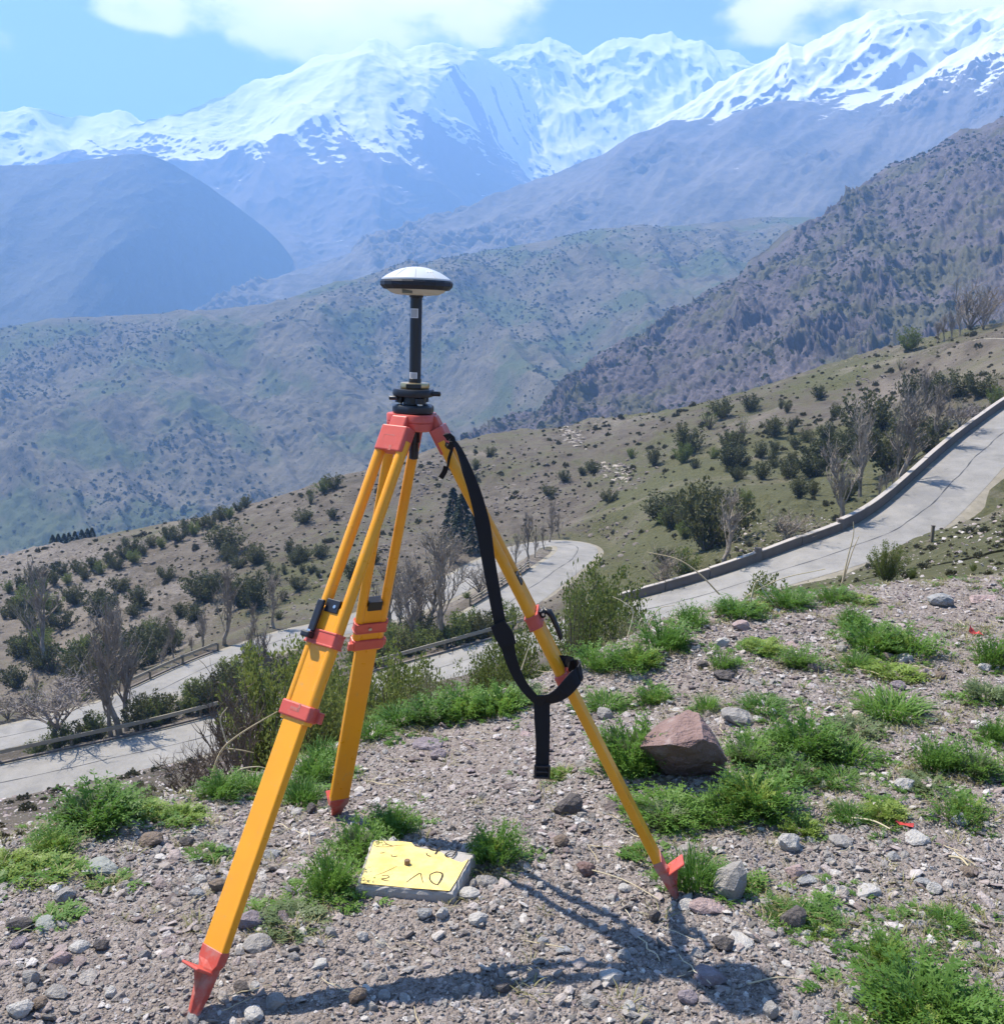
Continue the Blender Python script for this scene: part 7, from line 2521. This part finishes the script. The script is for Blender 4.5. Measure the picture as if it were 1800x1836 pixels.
for th in (-2.15, -1.52, -.9):
    b = MB(); aa = np.linspace(.02, .5, 8)
    b.tube(np.array([[.0885 * (1 - a) * math.cos(th), .0885 * (1 - a) * math.sin(th), zb + .0424 + .0306 * (1 - (1 - a) ** 2.1)] for a in aa]), np.full(8, .0007), 4)
    link_mesh('seam', b.mesh('seam', [M_STK]), rc)
M_LET = Mat('pale_grey_print', .5, .3).color((.50, .53, .55)).m
b = MB()
for i in range(3):
    aa = np.linspace(.25 + .02 * i, .36, 4); th = -1.05 + .14 * i
    b.tube(np.array([[.0885 * (1 - a) * math.cos(th), .0885 * (1 - a) * math.sin(th), zb + .0424 + .0306 * (1 - (1 - a) ** 2.1)] for a in aa]), np.full(4, .0016), 4)
link_mesh('badge', b.mesh('badge', [M_LET]), rc)

# ------------------------------------------------------------------ the carrying strap
M_WEB = Mat('black_webbing', .75, .25)
M_WEB.color((.012, .012, .015))
M_WEB.bump(M_WEB.noise(900, 2), .3, .001)


def strap(name, px, r, widths, parent, origin, facing=None, th=.0022):
    if np.isscalar(r): r = [r] * len(px)
    P0 = [at(a, b, d) for (a, b), d in zip(px, r)]
    key = np.linspace(0, 1, len(P0))
    P = spline(P0, .012)
    # chord parameter per sample for the widths
    seg = np.concatenate([[0], np.cumsum([(b - a).length for a, b in zip(P[:-1], P[1:])])]); seg /= seg[-1]
    k0 = np.concatenate([[0], np.cumsum([(b - a).length for a, b in zip(P0[:-1], P0[1:])])]); k0 /= k0[-1]
    V = []; F_ = []
    view = Vector((0, 1, .35)).normalized()
    for i, p in enumerate(P):
        d = (P[min(i + 1, len(P) - 1)] - P[max(i - 1, 0)]).normalized()
        f = view if facing is None else Vector([np.interp(seg[i], k0, [q[c] for q in facing]) for c in range(3)])
        s = d.cross(f); s.normalize()
        nn = s.cross(d).normalized()
        w = float(np.interp(seg[i], k0, widths)) / 2
        for a, b in ((-1, -1), (1, -1), (1, 1), (-1, 1)):
            V.append(tuple(p + s * w * a + nn * th / 2 * b - origin))
    for i in range(len(P) - 1):
        for j in range(4): F_.append((i * 4 + j, i * 4 + (j + 1) % 4, (i + 1) * 4 + (j + 1) % 4, (i + 1) * 4 + j))
    n = len(P) - 1
    F_ += [(3, 2, 1, 0), (n * 4, n * 4 + 1, n * 4 + 2, n * 4 + 3)]
    return mesh_obj(name, V, F_, M_WEB.m, parent)


so = at(804, 790, 2.56)
stp = empty('carrying_strap', tuple(so))
props(stp, 'black webbing carrying strap looped round the right tripod leg and hanging down', 'strap')
D = 2.54
strap('shoulder_band', [(800, 786), (812, 790), (824, 808), (838, 845), (852, 885), (866, 940), (875, 1000), (886, 1062), (897, 1118), (908, 1150), (918, 1188), (936, 1226), (960, 1254), (974, 1262)],
      [2.60, 2.57, 2.55, 2.53, 2.52, 2.52, 2.52, 2.52, 2.52, 2.52, 2.52, 2.52, 2.52, 2.52],
      [.010, .010, .016, .027, .032, .037, .035, .033, .031, .037, .031, .026, .024, .033], stp, so, th=.003)
strap('slider', [(892, 1118), (903, 1138), (912, 1158)], 2.515, [.040, .050, .042], stp, so, th=.007)
# loop that goes round the leg
wr = at(1010, 1200, 2.62)
strap('leg_loop', [(962, 1252), (985, 1254), (1008, 1242), (1030, 1218), (1042, 1203), (1036, 1196), (1016, 1190), (1002, 1188)],
      [2.52, 2.515, 2.51, 2.515, 2.56, 2.63, 2.66, 2.66], [.030, .037, .041, .042, .043, .042, .044, .04], stp, so,
      facing=[(0, 1, .9), (0, 1, .6), (0, 1, .3), (.2, 1, .2), (.8, .6, .1), (.9, -.2, .2), (.2, -1, .3), (-.3, -1, .3)], th=.004)
strap('hanging_end', [(971, 1252), (972, 1290), (973, 1330), (972, 1372), (971, 1392)], 2.525, [.043, .042, .037, .037, .034], stp, so, th=.006)
strap('knot', [(798, 782), (806, 782), (812, 792), (806, 802), (800, 796)], [2.60, 2.58, 2.57, 2.58, 2.60], [.012, .016, .018, .014, .010], stp, so, th=.006)
strap('tail', [(811, 794), (810, 806), (805, 822), (803, 836)], [2.57, 2.58, 2.60, 2.62], [.008, .008, .008, .006], stp, so)
strap('tail', [(800, 836), (797, 846), (790, 857)], [2.66, 2.66, 2.66], [.014, .014, .014], stp, so)
# plastic buckle at the hanging end: a flat frame with a bar
bk = at(972, 1384, 2.52)
V = []; F_ = []


def add_box(c, s):
    v, f = box_vf(c, s)
    k = len(V); V.extend(v); F_.extend([tuple(k + i for i in q) for q in f])


add_box((-.019, 0, 0), (.006, .009, .030)); add_box((.019, 0, 0), (.006, .009, .030)); add_box((0, 0, -.016), (.044, .009, .007)); add_box((0, 0, .016), (.044, .009, .006)); add_box((0, .002, -.002), (.034, .004, .006))
o = mesh_obj('buckle', V, F_, M_BK, stp); o.location = bk - so; bevel(o, .0015, 2)
